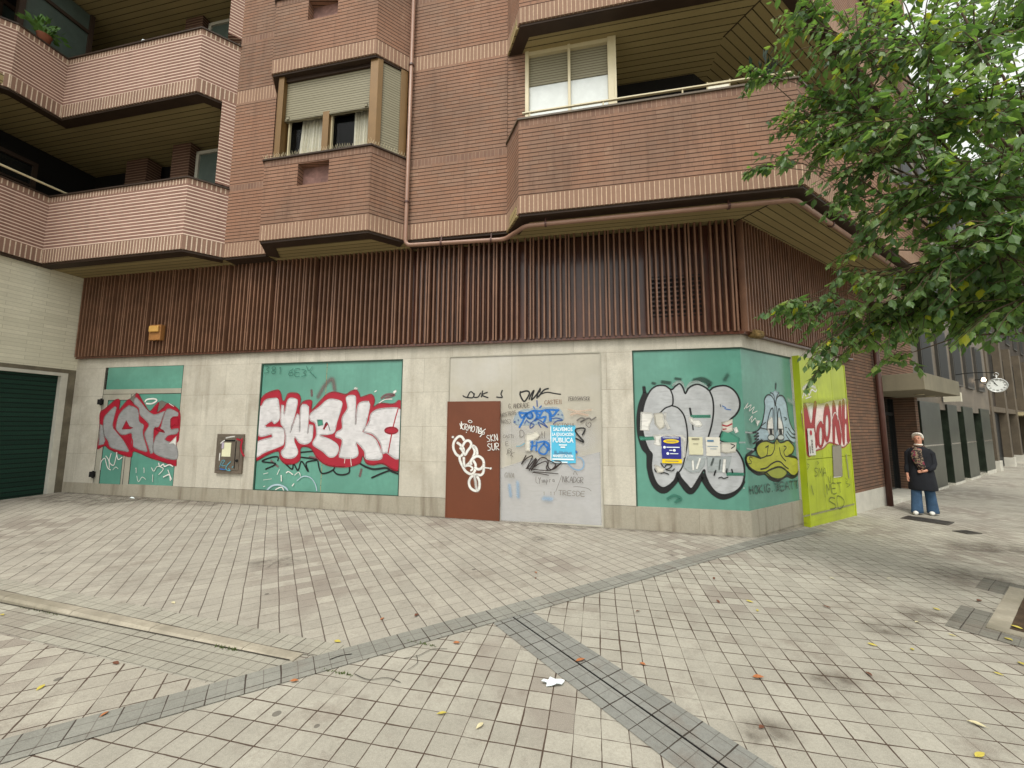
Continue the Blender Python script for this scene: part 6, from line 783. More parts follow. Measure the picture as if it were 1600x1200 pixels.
# ---------------------------------------------------------------- hanging clock
ck=P2(14.92,1.0,3.22); cf=(-d2+n2*.15).normalized(); cr=Vector((-cf.y,cf.x,0)); up=Vector((0,0,1))
FCK=(cr,cf,Vector((ck.x,ck.y,0)))
t=thing('wall_clock',ck,'round white clock shaped like a pocket watch, hung on a curved bracket over the pavement','clock')
def disc(mb,r0,r1,o0,o1,n=36,m=0):
    vs=[]; 
    for i in range(n):
        a=2*math.pi*i/n
        for r,o in((r0,o0),(r1,o0),(r1,o1),(r0,o1)): vs.append(PF(FCK,math.cos(a)*r,o,3.22+math.sin(a)*r))
    fs=[]
    for i in range(n):
        j=(i+1)%n
        for k in range(4): fs.append((4*i+k,4*j+k,4*j+(k+1)%4,4*i+(k+1)%4))
    mb.add(vs,fs,m)
mb=MB(); disc(mb,.305,.345,-.09,.09); disc(mb,.0005,.31,-.07,-.05); mb.build('case',M_CHROME,t,smooth=False,bevel=.01)
mb=MB(); disc(mb,.0005,.31,.045,.06); fc=mb.build('dial',surf('clock_dial',rgb(228,230,226),.4,.03),t)
mb=MB()
for i in range(12):
    a=math.pi*2*i/12; r=.25; c=PF(FCK,math.cos(a)*r,.062,3.22+math.sin(a)*r); ra=(cr*math.cos(a)+up*math.sin(a)); rb=(-cr*math.sin(a)+up*math.cos(a))
    for q in((-.022,0,.022) if i%3 else (-.03,-.01,.01,.03)): mb.box(c+rb*q,.075,.008,.003,(ra,rb,cf))
mb.build('numerals',M_BLK,fc)
for nm,ang,L,wd in(('hour_hand',R(124),.17,.03),('minute_hand',R(118),.25,.02)):
    mb=MB(); ra=cr*math.cos(ang)+up*math.sin(ang); rb=-cr*math.sin(ang)+up*math.cos(ang); mb.box(PF(FCK,0,.068 if L<.2 else .073,3.22)+ra*(L/2-.02),L,wd,.003,(ra,rb,cf)); mb.build(nm,M_BLK,fc)
mb=MB(); mb.tube([ck+up*.37,ck+up*.46],.045,12); mb.tube([ck+up*.46,ck+up*.50],.055,12)
mb.tube([ck+up*.53+cr*math.cos(a)*.085+up*math.sin(a)*.085 for a in[R(x) for x in range(-60,241,20)]],.014,8); mb.build('crown_ring',M_CHROME,t,smooth=True)
mb=MB(); mb.tube([ck+up*.62+(P2(14.92,0,0)-P2(14.92,1,0))*x+up*(.08*math.sin(x*2)) for x in(0,.3,.65,1.0,1.42)],.02,8); mb.build('bracket',M_BLK,t,smooth=True); t.scale=(.72,.72,.72)
# ---------------------------------------------------------------- utility cabinet, alarm box
t=thing('utility_cabinet',P1(-9.97,0,.73),'grey metal utility cabinet with red paint and a pasted sheet, between two teal windows','cabinet')
mb=MB(); mb.fb(F1,-10.30,-9.64,.0,.05,.73,1.55); mb.build('body',M_CAB,t,bevel=.006)
mb=MB(); mb.fb(F1,-10.24,-9.70,.05,.062,.80,1.49); dr=mb.build('door',surf('cabinet_door',rgb(120,110,98),.35,.22,5,20,0,.5,metal=.4),t,bevel=.004)
mb=MB(); mb.fb(F1,-10.10,-9.82,.062,.068,1.40,1.43); mb.fb(F1,-9.80,-9.785,.062,.068,.84,1.4); mb.tube([P1(-9.74,.062,1.0),P1(-9.74,.075,1.0)],.03,12); mb.build('lock',M_BLK,dr)
mb=MB(); mb.fb(F1,-10.13,-9.91,.063,.067,1.08,1.37); mb.build('notice_sheet',surf('paper_sheet',rgb(214,212,180),.8,.1),dr)
graffiti('graffiti',GR['cabinet'],F1,.069,t,'red, white and pale blue spray marks')
t=thing('alarm_box',P1(-12.05,.11,3.62),'small yellowish alarm box fixed on the brown slats','alarm box')
mb=MB(); mb.fb(F1,-12.19,-11.87,.11,.21,3.62,3.97); mb.build('body',surf('alarm_body',rgb(156,108,62),.4,.2),t,bevel=.01)
mb=MB(); mb.fb(F1,-12.16,-11.90,.21,.25,3.80,3.94); mb.build('beacon',surf('alarm_beacon',rgb(206,160,88),.25,.15),t,bevel=.015)
# ---------------------------------------------------------------- posters
def poster(name,F,s0,s1,z0,z1,o,col,label,skew=0):
    t=thing(name,PF(F,(s0+s1)/2,o,z0),label,'poster'); rs=random.Random(label)
    mb=MB(); nx,ny=10,12
    for k in(0,1):
        for j in range(ny+1):
            for i in range(nx+1):
                u,v=i/nx,j/ny; e=.006*(abs(u-.5)*2)**4*rs.random()+.0015*rs.random(); jag=(rs.uniform(-.004,.004) if i in(0,nx) or j in(0,ny) else 0)
                mb.v.append(tuple(PF(F,s0+(s1-s0)*u+skew*v+jag,o+(e+.0012 if k else -.0005),z0+(z1-z0)*v+jag)))
    for j in range(ny):
        for i in range(nx):
            a=(nx+1)*(ny+1)+j*(nx+1)+i; mb.f.append((a,a+1,a+nx+2,a+nx+1)); mb.m.append(0)
            a=j*(nx+1)+i; mb.f.append((a,a+nx+1,a+nx+2,a+1)); mb.m.append(0)
    mb.build('sheet',surf('sheet_'+label[:12].replace(' ','_'),col,.55,.08,4,30,0),t); return t
M_PW=surf('print_white',rgb(228,236,238),.6,.04,6,30,0); M_PY=surf('print_yellow',rgb(226,196,30),.6,.06,6,30,0); M_PB=surf('print_navy',rgb(44,44,120),.6,.06); M_PG=surf('print_grey',rgb(90,130,160),.6,.2)
t=poster('poster',F1,-3.20,-2.76,1.10,1.76,.014,rgb(84,180,214),'blue poster with white SALVEMOS LA EDUCACION PUBLICA lettering on the grey gate')
for tx,sz,z,sx in(('SALVEMOS',.092,1.66,.78),('LA EDUCACIÓN',.078,1.575,.66),('PÚBLICA',.118,1.46,.80),('MANIFESTACIÓN',.068,1.20,.68)):
    text_mesh(tx,sz,F1,-2.98,.0235,z,M_PW,t,'lettering',sx=sx,thick=.0022)
mb=MB(); rs=random.Random(2)
for i in range(14): q=-3.13+i*.022; h=rs.uniform(.02,.06); mb.fb(F1,q,q+.014,.0232,.0238,1.255,1.255+h)
mb.build('crowd_print',M_PG,t)
mb=MB(); mb.fb(F1,-3.05,-2.91,.0232,.0238,1.405,1.425); mb.fb(F1,-3.02,-2.94,.0232,.0238,1.365,1.388); mb.fb(F1,-3.17,-2.79,.0232,.0238,1.152,1.178); mb.build('white_print',M_PW,t)
mb=MB(); mb.fb(F1,-3.20,-3.185,.0232,.0238,1.12,1.74); mb.fb(F1,-3.19,-2.9,.0232,.0238,1.105,1.125); mb.build('white_edge',M_PW,t)
t=poster('poster',F1,-1.32,-1.01,1.15,1.575,-.012,rgb(44,46,128),'navy poster with a yellow oval and yellow foot on the teal window')
def ovl(mb,s,z,rx,rz,o):
    n=24; mb.add([P1(s,o,z)]+[P1(s+rx*math.cos(2*math.pi*i/n),o,z+rz*math.sin(2*math.pi*i/n)) for i in range(n)],[(0,1+i,1+(i+1)%n) for i in range(n)])
mb=MB(); ovl(mb,-1.165,1.50,.125,.036,-.0025); mb.build('yellow_oval',M_PY,t)
mb=MB(); mb.fb(F1,-1.32,-1.005,-.0032,-.0026,1.135,1.205); mb.build('yellow_foot',M_PY,t)
mb=MB()
for s_,z_ in((-1.275,1.40),(-1.12,1.35),(-1.225,1.295)): ovl(mb,s_,z_,.022,.022,-.0025)
mb.build('white_dots',M_PW,t)
mb=MB(); mb.fb(F1,-1.245,-1.035,-.0025,-.0018,1.393,1.408); mb.fb(F1,-1.2,-1.15,-.0025,-.0018,1.344,1.356); mb.fb(F1,-1.19,-1.06,-.0025,-.0018,1.288,1.300); mb.fb(F1,-1.30,-1.04,-.0025,-.0018,1.553,1.562); mb.build('white_print',M_PW,t)
mb=MB(); mb.fb(F1,-1.25,-1.08,-.0024,-.0018,1.503,1.509); mb.fb(F1,-1.24,-1.09,-.0024,-.0018,1.488,1.494); mb.fb(F1,-1.27,-1.06,-.0024,-.0018,1.165,1.175); mb.build('dark_print',M_PB,t)
t=poster('flyer',F1,-.887,-.671,1.285,1.575,-.012,rgb(206,202,172),'cream flyer between the navy poster and the torn white one')
mb=MB(); mb.fb(F1,-.84,-.72,-.003,-.0024,1.545,1.552); mb.fb(F1,-.84,-.72,-.003,-.0024,1.53,1.536); mb.fb(F1,-.82,-.74,-.003,-.0024,1.46,1.466); mb.build('printed_lines',M_DARK,t)
t=poster('flyer',F1,-.62,-.405,1.27,1.575,-.012,rgb(214,210,198),'torn white flyer nearest the building corner on the teal window')
mb=MB(); mb.fb(F1,-.60,-.44,-.003,-.0024,1.42,1.428); mb.fb(F1,-.56,-.46,-.003,-.0024,1.38,1.387); mb.fb(F1,-.6,-.5,-.003,-.0024,1.5,1.53); mb.build('printed_lines',M_PG,t)
t=poster('poster',F2,1.95,2.24,1.22,1.72,.116,rgb(212,210,204),'white narrow poster pasted at the left edge of the lime door')
mb=MB(); rs=random.Random(6)
for i in range(9): mb.fb(F2,2.06+rs.uniform(0,.02),2.13,.1245,.1251,1.27+i*.028,1.27+i*.028+rs.uniform(.008,.018))
mb.fb(F2,1.99,2.01,.1245,.1251,1.26,1.4); mb.build('dark_print',M_DARK,t)
mb=MB(); n=20; mb.add([P2(2.08,.1255,1.64)]+[P2(2.08+.045*math.cos(2*math.pi*i/n),.1255,1.64+.05*math.sin(2*math.pi*i/n)) for i in range(n)],[(0,1+i,1+(i+1)%n) for i in range(n)]); mb.build('red_emblem',gmat('red') if False else surf('print_red',rgb(180,50,66),.6,.05),t)
# ---------------------------------------------------------------- balcony things
def plant(name,loc,r,n,col,label,L=.16):
    t=thing(name,loc,label,'plant'); rs=random.Random(label); loc=Vector(loc)
    mb=MB(); mb.tube([loc,loc+Vector((0,0,.2)),loc+Vector((0,0,.22))],[.09,.12,.13],14); mb.build('pot',surf('terracotta',rgb(130,78,56),.8,.15),t,smooth=True)
    mb=MB()
    for i in range(n):
        a=rs.uniform(0,6.28); e=rs.uniform(.2,1.3); d=Vector((math.cos(a)*math.cos(e),math.sin(a)*math.cos(e),math.sin(e))); p=loc+Vector((0,0,.22))+d*rs.uniform(.05,r); q=d+Vector((rs.uniform(-.5,.5),rs.uniform(-.5,.5),-.3)); q.normalize(); sd_=q.orthogonal().normalized()*L*.22
        mb.add([p,p+q*L*.45+sd_,p+q*L,p+q*L*.45-sd_],[(0,1,2,3)])
    for i in range(8): a=rs.uniform(0,6.28); mb.tube([loc+Vector((0,0,.18)),loc+Vector((math.cos(a)*r*.5,math.sin(a)*r*.5,.22+r*.8))],.006,5)
    mb.build('foliage',surf('foliage_'+name,col,.5,.35,9,30,0),t)
plant('potted_plant',P1(-14.52,1.30,10.30),.32,90,rgb(86,124,56),'bright green potted plant on the upper left balcony')
plant('potted_plant',P1(.35,.6,7.0),.4,120,rgb(40,62,40),'dark potted plant on the long balcony behind the handrail')
t=thing('folding_chair',P1(-.32,.5,7.02),'pale folding chair showing over the long balcony rail','chair')
mb=MB()
for a in(0,.34):
    mb.tube([P1(-.5+a,.35,6.0+.0),P1(-.5+a,.62,7.42)],.013,8)
    mb.tube([P1(-.5+a,.72,6.0),P1(-.5+a,.3,6.62)],.013,8)
for z,o in((7.40,.615),(7.2,.59)): mb.tube([P1(-.5,o,z),P1(-.16,o,z)],.011,8)
mb.build('chair_frame',M_ALUL,t); mb=MB(); mb.box(P1(-.33,.47,6.5),.36,.36,.02,(d1,n1,up)); mb.build('seat',M_ALUL,t); mb=MB(); mb.box(P1(-.33,.6,7.33),.34,.012,.09,(d1,n1,up)); mb.build('backrest',M_CURT,t)
t=MB(); rs=random.Random(4); base_=P1(-12.35,.80,10.29)
rr=[]
for j in range(5):
    z=[0,.05,.11,.16,.2][j]; r=[.05,.08,.07,.05,.015][j]; rr.append([base_+Vector((math.cos(a)*r*rs.uniform(.7,1.2),math.sin(a)*r*rs.uniform(.7,1.2),z)) for a in[2*math.pi*i/10 for i in range(10)]])
t.rings(rr); ob=t.build('plastic_bag',M_PW); tag(ob,'small crumpled white bag resting on the coping of the upper left balcony','bag')
# ---------------------------------------------------------------- litter, leaves, weeds
def gpt_(x,y): return max(gz(x,y),rise((x,y)) if (Vector((x,y,0))-J).dot(gnor)>0 and (Vector((x,y,0))-J).dot(knor)<-.15 else gz(x,y))
mb=MB(); c=Vector((.29,2.88,.010)); rs=random.Random(9); n=14
vs=[c+Vector((0,0,.012))]+[c+Vector((math.cos(2*math.pi*i/n)*.075*rs.uniform(.6,1.25),math.sin(2*math.pi*i/n)*.05*rs.uniform(.6,1.2),rs.uniform(0,.02))) for i in range(n)]
vs+=[v-Vector((0,0,.003)) for v in vs]
mb.add(vs,[(0,1+i,1+(i+1)%n) for i in range(n)]+[(n+1,n+2+(i+1)%n,n+2+i) for i in range(n)]); tag(mb.build('paper_litter',M_PW),'crumpled white tissue on the paving beside the drain band','litter')
mb=MB(); c=Vector((-6.15,6.3,0)); c=P1(-12.0,.35,.19); vs=[c+Vector((math.cos(2*math.pi*i/8)*.06*rs.uniform(.6,1.2),math.sin(2*math.pi*i/8)*.04,rs.uniform(0,.03))) for i in range(8)]
mb.add(vs+[c+Vector((0,0,.04))],[(i,(i+1)%8,8) for i in range(8)]+[tuple(range(7,-1,-1))]); tag(mb.build('plastic_litter',M_PW),'white plastic scrap on the plaza below the leftmost window','litter')
mb=MB(); mb.tube([Vector(tp(.5,.52,.05)),Vector(tp(.62,.66,.04)),Vector(tp(.68,.76,.03))],[.03,.035,.02],10); tag(mb.build('plastic_litter',M_PW,smooth=True),'white bottle shaped litter lying in the tree pit soil','litter')
def leafmesh(name,mat,curl,L=.085,W=.04):
    vs=[];fs=[];n=7
    for i in range(n):
        u=i/(n-1); w_=W/2*math.sin(math.pi*min(1,u*1.02))**.8*(1.15-.35*u); z=curl*.03*math.sin(u*3.1)+.004
        vs+=[(u*L-L/2,-w_,z+abs(curl)*.010),(u*L-L/2,0,z),(u*L-L/2,w_,z+abs(curl)*.012)]
    for i in range(n-1):
        for k in(0,1): a=3*i+k; fs.append((a,a+3,a+4,a+1))
    vs+=[(-L/2-.02,.003,.006)]; fs.append((0,1,len(vs)-1))
    me=bpy.data.meshes.new(name); me.from_pydata(vs,[],fs); me.materials.append(mat); return me
LM=[('fallen yellow leaf',leafmesh('leaf_y',surf('leaf_yellow',rgb(196,180,84),.6,.2,20,60,0),.12)),('fallen orange brown leaf',leafmesh('leaf_o',surf('leaf_orange',rgb(176,112,70),.6,.25,20,60,0),.2)),('fallen dark brown leaf',leafmesh('leaf_b',surf('leaf_brown',rgb(112,72,54),.7,.25,20,60,0),.22)),('fallen pale leaf',leafmesh('leaf_p',surf('leaf_pale',rgb(206,196,158),.6,.2,20,60,0),.2))]
spots=[]
spots=[(-3.12, 2.81, 0), (-0.42, 2.59, 0), (2.39, 4.15, 0), (2.35, 3.96, 0), (4.1, 4.0, 0), (3.72, 3.52, 0), (2.91, 3.37, 0), (3.17, 3.31, 0), (4.12, 3.46, 0), (3.47, 3.0, 0), (3.79, 3.12, 0), (2.51, 2.3, 0), (4.44, 3.66, 0), (-1.4, 3.38, 0), (-4.66, 3.81, 0), (1.73, 2.95, 1), (-1.16, 3.75, 1), (0.29, 4.88, 1), (-0.44, 3.37, 1), (0.52, 3.14, 1), (0.97, 3.1, 1), (-2.45, 2.57, 1), (-1.48, 2.89, 1), (2.34, 4.75, 2), (2.6, 4.91, 2), (2.07, 4.14, 2), (1.46, 2.49, 2), (2.54, 2.99, 2), (3.07, 4.03, 2), (0.28, 4.71, 2), (1.2, 3.93, 2), (-0.87, 3.82, 2), (-2.89, 3.08, 2), (4.74, 4.19, 2), (3.65, 3.74, 3), (2.75, 2.52, 3), (-0.18, 2.49, 3), (-3.26, 4.0, 3), (3.71, 4.76, 3), (4.38, 4.77, 3)]
grp={0:'fallen yellow leaves on the paving',1:'fallen orange brown leaves on the paving',2:'fallen dark brown leaves on the paving',3:'fallen pale leaves on the paving'}
ORD=['nearest','second nearest','third nearest','fourth nearest','fifth nearest','sixth nearest','seventh nearest','eighth nearest','ninth nearest','tenth nearest','eleventh nearest','twelfth nearest']
def region(x,y):
    q=Vector((x,y,0))-J; dq=Vector((x,y,0))-D0
    if q.dot(gnor)>0: return 'on the plaza behind the kerb' if q.dot(knor)<-.1 else 'left of the kerb end, in front of the kerb'
    if abs(dq.dot(dn))<.22 and dq.dot(dd)>0: return 'on the grey drain band'
    if dq.dot(dn)<0 or q.dot(gdir)<0: return 'on the tiles left of the drain band'
    return 'by the tree pit' if (Vector((x,y,0))-T0).length<1.3 else 'on the pavement right of the drain band'
rs=random.Random(21); cnt={}
for (x,y,k) in sorted(spots,key=lambda p:p[0]**2+p[1]**2):
    o=bpy.data.objects.new('fallen_leaf',LM[k][1]); link(o); o.location=(x,y,gpt(x,y)+.008); o.rotation_euler=(rs.uniform(-.15,.15),rs.uniform(-.15,.15),rs.uniform(0,6.28)); s_=rs.uniform(.55,.9); o.scale=(s_,s_*rs.uniform(.8,1.1),s_)
    rg=region(x,y); c_=cnt.get((k,rg),0); cnt[(k,rg)]=c_+1
    tag(o,LM[k][0]+', '+ORD[c_]+' '+rg,'leaf',grp[k])
def weed(c,n,h,label,sp=.05):
    mb=MB(); rs=random.Random(label); c=Vector(c)
    for i in range(n):
        p=c+kdir*rs.uniform(-sp*2.5,sp*2.5)+Vector((0,rs.uniform(-.01,.01),0)); a=rs.uniform(0,6.28); e=rs.uniform(.4,1.4); d=Vector((math.cos(a)*math.cos(e),math.sin(a)*math.cos(e),math.sin(e)))*h*rs.uniform(.5,1); sd_=Vector((-math.sin(a),math.cos(a),0))*.004
        mb.add([p-sd_,p+sd_,p+d*.6+sd_,p+d+Vector((0,0,-h*.15))],[(0,1,2,3)])
    o=mb.build('weed_tuft',surf('weed_green'+str(n),rgb(78,94,40),.7,.4,20,40,0)); tag(o,label,'weed')
kp=lambda t,w_=.01: J+kdir*t+knor*w_
weed(kp(.66),40,.045,'green grass tuft growing at the foot of the kerb'); weed(kp(2.9),50,.03,'low dark moss tuft along the kerb further left',.12)
weed(Vector((-.72,3.37,0)),50,.025,'moss tuft in the dark band where the kerb ends',.05); weed(Vector((-1.25,3.0,0)),40,.025,'moss tuft by the cracked tiles beside the kerb end',.06)
# grime along the foot of the walls, damp patch by the garage, cracked tiles
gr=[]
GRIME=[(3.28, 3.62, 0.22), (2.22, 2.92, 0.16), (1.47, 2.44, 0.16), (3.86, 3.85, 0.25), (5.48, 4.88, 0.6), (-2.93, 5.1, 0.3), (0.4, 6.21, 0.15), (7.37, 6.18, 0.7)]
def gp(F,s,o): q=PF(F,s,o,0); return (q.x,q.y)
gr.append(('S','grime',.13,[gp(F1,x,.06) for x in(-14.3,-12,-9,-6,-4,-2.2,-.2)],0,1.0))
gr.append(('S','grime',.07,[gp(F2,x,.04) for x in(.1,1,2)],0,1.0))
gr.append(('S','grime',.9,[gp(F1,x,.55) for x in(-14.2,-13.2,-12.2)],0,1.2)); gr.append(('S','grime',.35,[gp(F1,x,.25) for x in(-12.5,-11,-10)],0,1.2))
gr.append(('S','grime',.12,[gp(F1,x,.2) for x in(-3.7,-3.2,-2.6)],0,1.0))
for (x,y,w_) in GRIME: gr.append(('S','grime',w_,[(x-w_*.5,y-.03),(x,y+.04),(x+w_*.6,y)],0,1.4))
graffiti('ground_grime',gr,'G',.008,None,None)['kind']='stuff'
ck_=[('S','crack',.005,[(-1.1,2.97),(-.98,2.91),(-.86,2.93),(-.75,2.88)],0,.3),('S','crack',.005,[(-.80,3.16),(-.70,3.20),(-.62,3.28),(-.5,3.29)],0,.3),('S','crack',.004,[(-.72,3.2),(-.69,3.1),(-.74,3.02)],0,.3),('S','crack',.010,[(-1.35,3.14),(-1.29,3.19),(-1.22,3.21)],0,.5)]
ck_.append(('S','crack',.010,[tuple((J+kdir*x+knor*.004)[:2]) for x in(.05,1,2,3,4,6,9,12)],0,.5))
graffiti('ground_cracks',ck_,'G',.009,None,None)['kind']='stuff'
# ---------------------------------------------------------------- trees
def leaf_mat():
    t=NT('foliage_leaves'); at=t.n('ShaderNodeAttribute',attribute_name='tint'); cr=t.n('ShaderNodeValToRGB'); t.l(at.outputs['Fac'],cr.inputs[0]); e=cr.color_ramp.elements
    e[0].position=0; e[0].color=rgb(68,92,62); e[1].position=1; e[1].color=rgb(184,176,60)
    for p,c in((.35,rgb(94,120,78)),(.7,rgb(122,144,92)),(.88,rgb(142,156,94)),(.95,rgb(168,168,58))): x=e.new(p); x.color=c
    t.b.inputs['Roughness'].default_value=.33; t.b.inputs['Specular IOR Level'].default_value=.5; t.l(cr.outputs[0],t.b.inputs['Base Color'])
    tr=t.n('ShaderNodeBsdfTranslucent'); h=t.n('ShaderNodeMix',data_type='RGBA',blend_type='MULTIPLY'); h.inputs[0].default_value=1; t.l(cr.outputs[0],h.inputs[6]); h.inputs[7].default_value=(1.35,1.6,.6,1); t.l(h.outputs[2],tr.inputs[0])
    mx=t.n('ShaderNodeMixShader'); mx.inputs[0].default_value=.5; t.l(t.b.outputs[0],mx.inputs[1]); t.l(tr.outputs[0],mx.inputs[2]); t.l(mx.outputs[0],t.out.inputs[0]); return t.m
M_LEAF=leaf_mat(); M_BARK=surf('bark',rgb(92,78,62),.9,.35,5,40,.8)
def tree(loc,H,clusters,label,seed,per=150,Ls=(.075,.125),tr=.12,den=1.4):
    loc=Vector(loc); t=thing('street_tree',loc,label,'tree'); rs=random.Random(seed)
    fork=loc+Vector((0,0,H*.42)); mb=MB()
    mb.tube([loc+Vector((rs.uniform(-.03,.03),rs.uniform(-.03,.03),H*.42*i/5)) for i in range(6)],[tr*1.35,tr*1.05,tr,tr*.95,tr*.9,tr*.85],12)
    top=fork+Vector((.1,.1,H*.3)); mb.tube([fork,fork.lerp(top,.5)+Vector((.08,0,0)),top],[tr*.8,tr*.6,tr*.35],10)
    lv=MB(); lv.col=[]; tw=MB()
    for (c,r,n_) in clusters:
        c=Vector(c); a0=fork.lerp(top,rs.random()*.9); dv=c-a0; m1=a0+dv*.35+Vector((rs.uniform(-.2,.2),rs.uniform(-.2,.2),.25*abs(rs.random()))); m2=a0+dv*.7+Vector((rs.uniform(-.15,.15),rs.uniform(-.15,.15),.18))
        rad=tr*.35*min(1,.4+r*.5); mb.tube(spline([tuple(a0),tuple(m1),tuple(m2),tuple(c)],.3) if False else [a0,a0.lerp(m1,.5)+Vector((0,0,.05)),m1,m2,c],[rad,rad*.8,rad*.6,rad*.35,rad*.15],7)
        nt_=max(4,int(n_*den/9)); done=0
        for k in range(nt_):
            # twig inside the cluster
            th=rs.uniform(0,6.28); ph=math.acos(rs.uniform(-.8,1)); rr_=r*rs.random()**.45
            e=c+Vector((math.sin(ph)*math.cos(th)*rr_,math.sin(ph)*math.sin(th)*rr_,math.cos(ph)*rr_*.75))
            st_=c.lerp(e,.25)+ (m2-c)*.25*rs.random(); dr_=(e-st_); 
            if dr_.length<.02: continue
            end=e+dr_.normalized()*.16+Vector((0,0,-.10)); mid=st_.lerp(end,.55)+Vector((0,0,.05)); tw.tube([st_,mid,end],[.0055,.004,.002],4)
            bright=rs.gauss(.45,.2); m_=9
            for q in range(m_):
                u=(q+.6)/m_; p=(st_.lerp(mid,u*2) if u<.5 else mid.lerp(end,(u-.5)*2)); dd_=dr_.normalized(); sd_=dd_.cross(Vector((0,0,1))); 
                if sd_.length<.05: sd_=Vector((1,0,0))
                sd_.normalize(); sg=1 if q%2 else -1
                ax=(dd_*.55+sd_*sg*rs.uniform(.5,1)+Vector((0,0,rs.uniform(-2.0,-.3)))+Vector((rs.uniform(-.3,.3),rs.uniform(-.3,.3),0))).normalized()
                L=rs.uniform(*Ls); W_=L*rs.uniform(.46,.60); nr=ax.cross(Vector((rs.uniform(-.5,.5),rs.uniform(-.5,.5),1))); 
                if nr.length<.05: nr=ax.orthogonal()
                nr.normalize(); dn_=ax.cross(nr); p0=p+ax*.012; fold=dn_*W_*.16; cv=dn_*L*rs.uniform(-.12,.12)
                vs=[p0,p0+ax*L*.22+nr*W_*.42+fold,p0+ax*L*.5+nr*W_*.48+fold+cv,p0+ax*L*.78+nr*W_*.17+cv*1.4,p0+ax*L+cv*2.2,p0+ax*L*.78-nr*W_*.17+cv*1.4,p0+ax*L*.5-nr*W_*.48+fold+cv,p0+ax*L*.22-nr*W_*.42+fold,p0+ax*L*.5+cv]
                lv.add(vs,[(0,1,2,8),(8,2,3,4),(0,8,6,7),(8,4,5,6)]); tt=max(0,min(.86,bright+rs.gauss(0,.12))); 
                if rs.random()<.022: tt=rs.uniform(.92,1)
                lv.col+=[tt]*9
    mb.build('trunk',M_BARK,t,smooth=True); tw.build('twigs',M_BARK,t); lv.build('crown',M_LEAF,t)
    return t
tree((5.28,3.46,-.06),5.6,[((3.33, 4.0, 6.43), 0.3, 120), ((3.62, 3.8, 5.89), 0.5, 260), ((3.39, 4.0, 5.4), 0.35, 160), ((3.06, 4.2, 5.84), 0.16, 40), ((2.85, 4.2, 5.92), 0.1, 18), ((3.61, 3.8, 5.07), 0.5, 260), ((3.23, 4.1, 5.17), 0.22, 70), ((2.95, 4.1, 4.75), 0.15, 30), ((2.78, 4.1, 4.65), 0.08, 10), ((3.48, 4.0, 4.79), 0.35, 160), ((3.66, 3.7, 4.42), 0.5, 240), ((3.55, 3.9, 4.14), 0.22, 70), ((3.83, 3.8, 3.87), 0.4, 180), ((3.85, 3.4, 5.46), 0.6, 300), ((3.77, 3.4, 4.66), 0.6, 320), ((3.81, 3.4, 3.96), 0.55, 300), ((3.91, 3.4, 3.29), 0.45, 260), ((3.74, 3.7, 3.22), 0.3, 130), ((3.63, 3.9, 3.58), 0.18, 40), ((4.06, 3.2, 3.2), 0.5, 260), ((4.08, 3.2, 3.77), 0.5, 260), ((4.11, 3.2, 4.49), 0.5, 140), ((4.14, 3.2, 5.24), 0.45, 77), ((4.22, 3.0, 4.67), 0.4, 56), ((4.12, 3.0, 3.92), 0.45, 112), ((4.05, 3.0, 3.37), 0.5, 200), ((4.45, 3.8, 3.02), 0.3, 240), ((4.17, 3.9, 3.0), 0.35, 200), ((4.58, 3.6, 2.96), 0.3, 220), ((4.29, 3.2, 2.83), 0.4, 180), ((3.93, 4.0, 2.86), 0.3, 140), ((3.71, 4.2, 2.99), 0.25, 110), ((3.43, 4.2, 3.06), 0.22, 80), ((3.16, 4.3, 3.12), 0.14, 40), ((2.98, 4.3, 3.1), 0.08, 14), ((3.41, 4.2, 2.7), 0.2, 60), ((3.79, 4.2, 2.7), 0.22, 80), ((3.35, 4.2, 2.38), 0.08, 12), ((3.95, 4.0, 2.46), 0.15, 30), ((4.54, 3.9, 2.86), 0.2, 56), ((4.76, 3.8, 2.93), 0.22, 72), ((4.39, 4.0, 2.86), 0.2, 48), ((4.41, 3.4, 2.72), 0.15, 24), ((3.57, 4.0, 3.41), 0.12, 22), ((4.78, 3.0, 4.5), 0.6, 112), ((4.71, 2.9, 3.32), 0.6, 160), ((5.0, 3.2, 5.96), 0.6, 112), ((4.32, 3.6, 6.71), 0.7, 200), ((3.51, 3.8, 7.06), 0.5, 140), ((5.84, 3.2, 4.08), 0.7, 112)],"leafy street tree in the near pit, its crown hanging over the side street",5)
tree((11.6,7.7,-.18),9.2,[((11.72, 9.5, 5.88), 1.0, 330), ((12.34, 9.0, 6.95), 1.2, 330), ((12.7, 9.5, 6.05), 0.9, 260), ((11.54, 10.0, 5.05), 0.6, 130), ((12.66, 9.5, 9.53), 1.1, 200), ((12.95, 8.5, 5.6), 1.3, 200), ((11.65, 10.0, 7.52), 0.8, 150), ((9.44, 7.5, 9.93), 0.9, 260), ((9.73, 7.0, 9.67), 0.9, 260), ((9.89, 7.0, 8.02), 0.9, 300), ((9.59, 8.0, 8.75), 0.8, 200), ((9.5, 7.5, 7.04), 0.8, 260), ((10.21, 7.5, 6.49), 0.8, 260), ((9.2, 8.0, 10.47), 0.6, 120)],"second street tree further along the side street, behind the near one",8,Ls=(.10,.16),tr=.14,den=2.6)

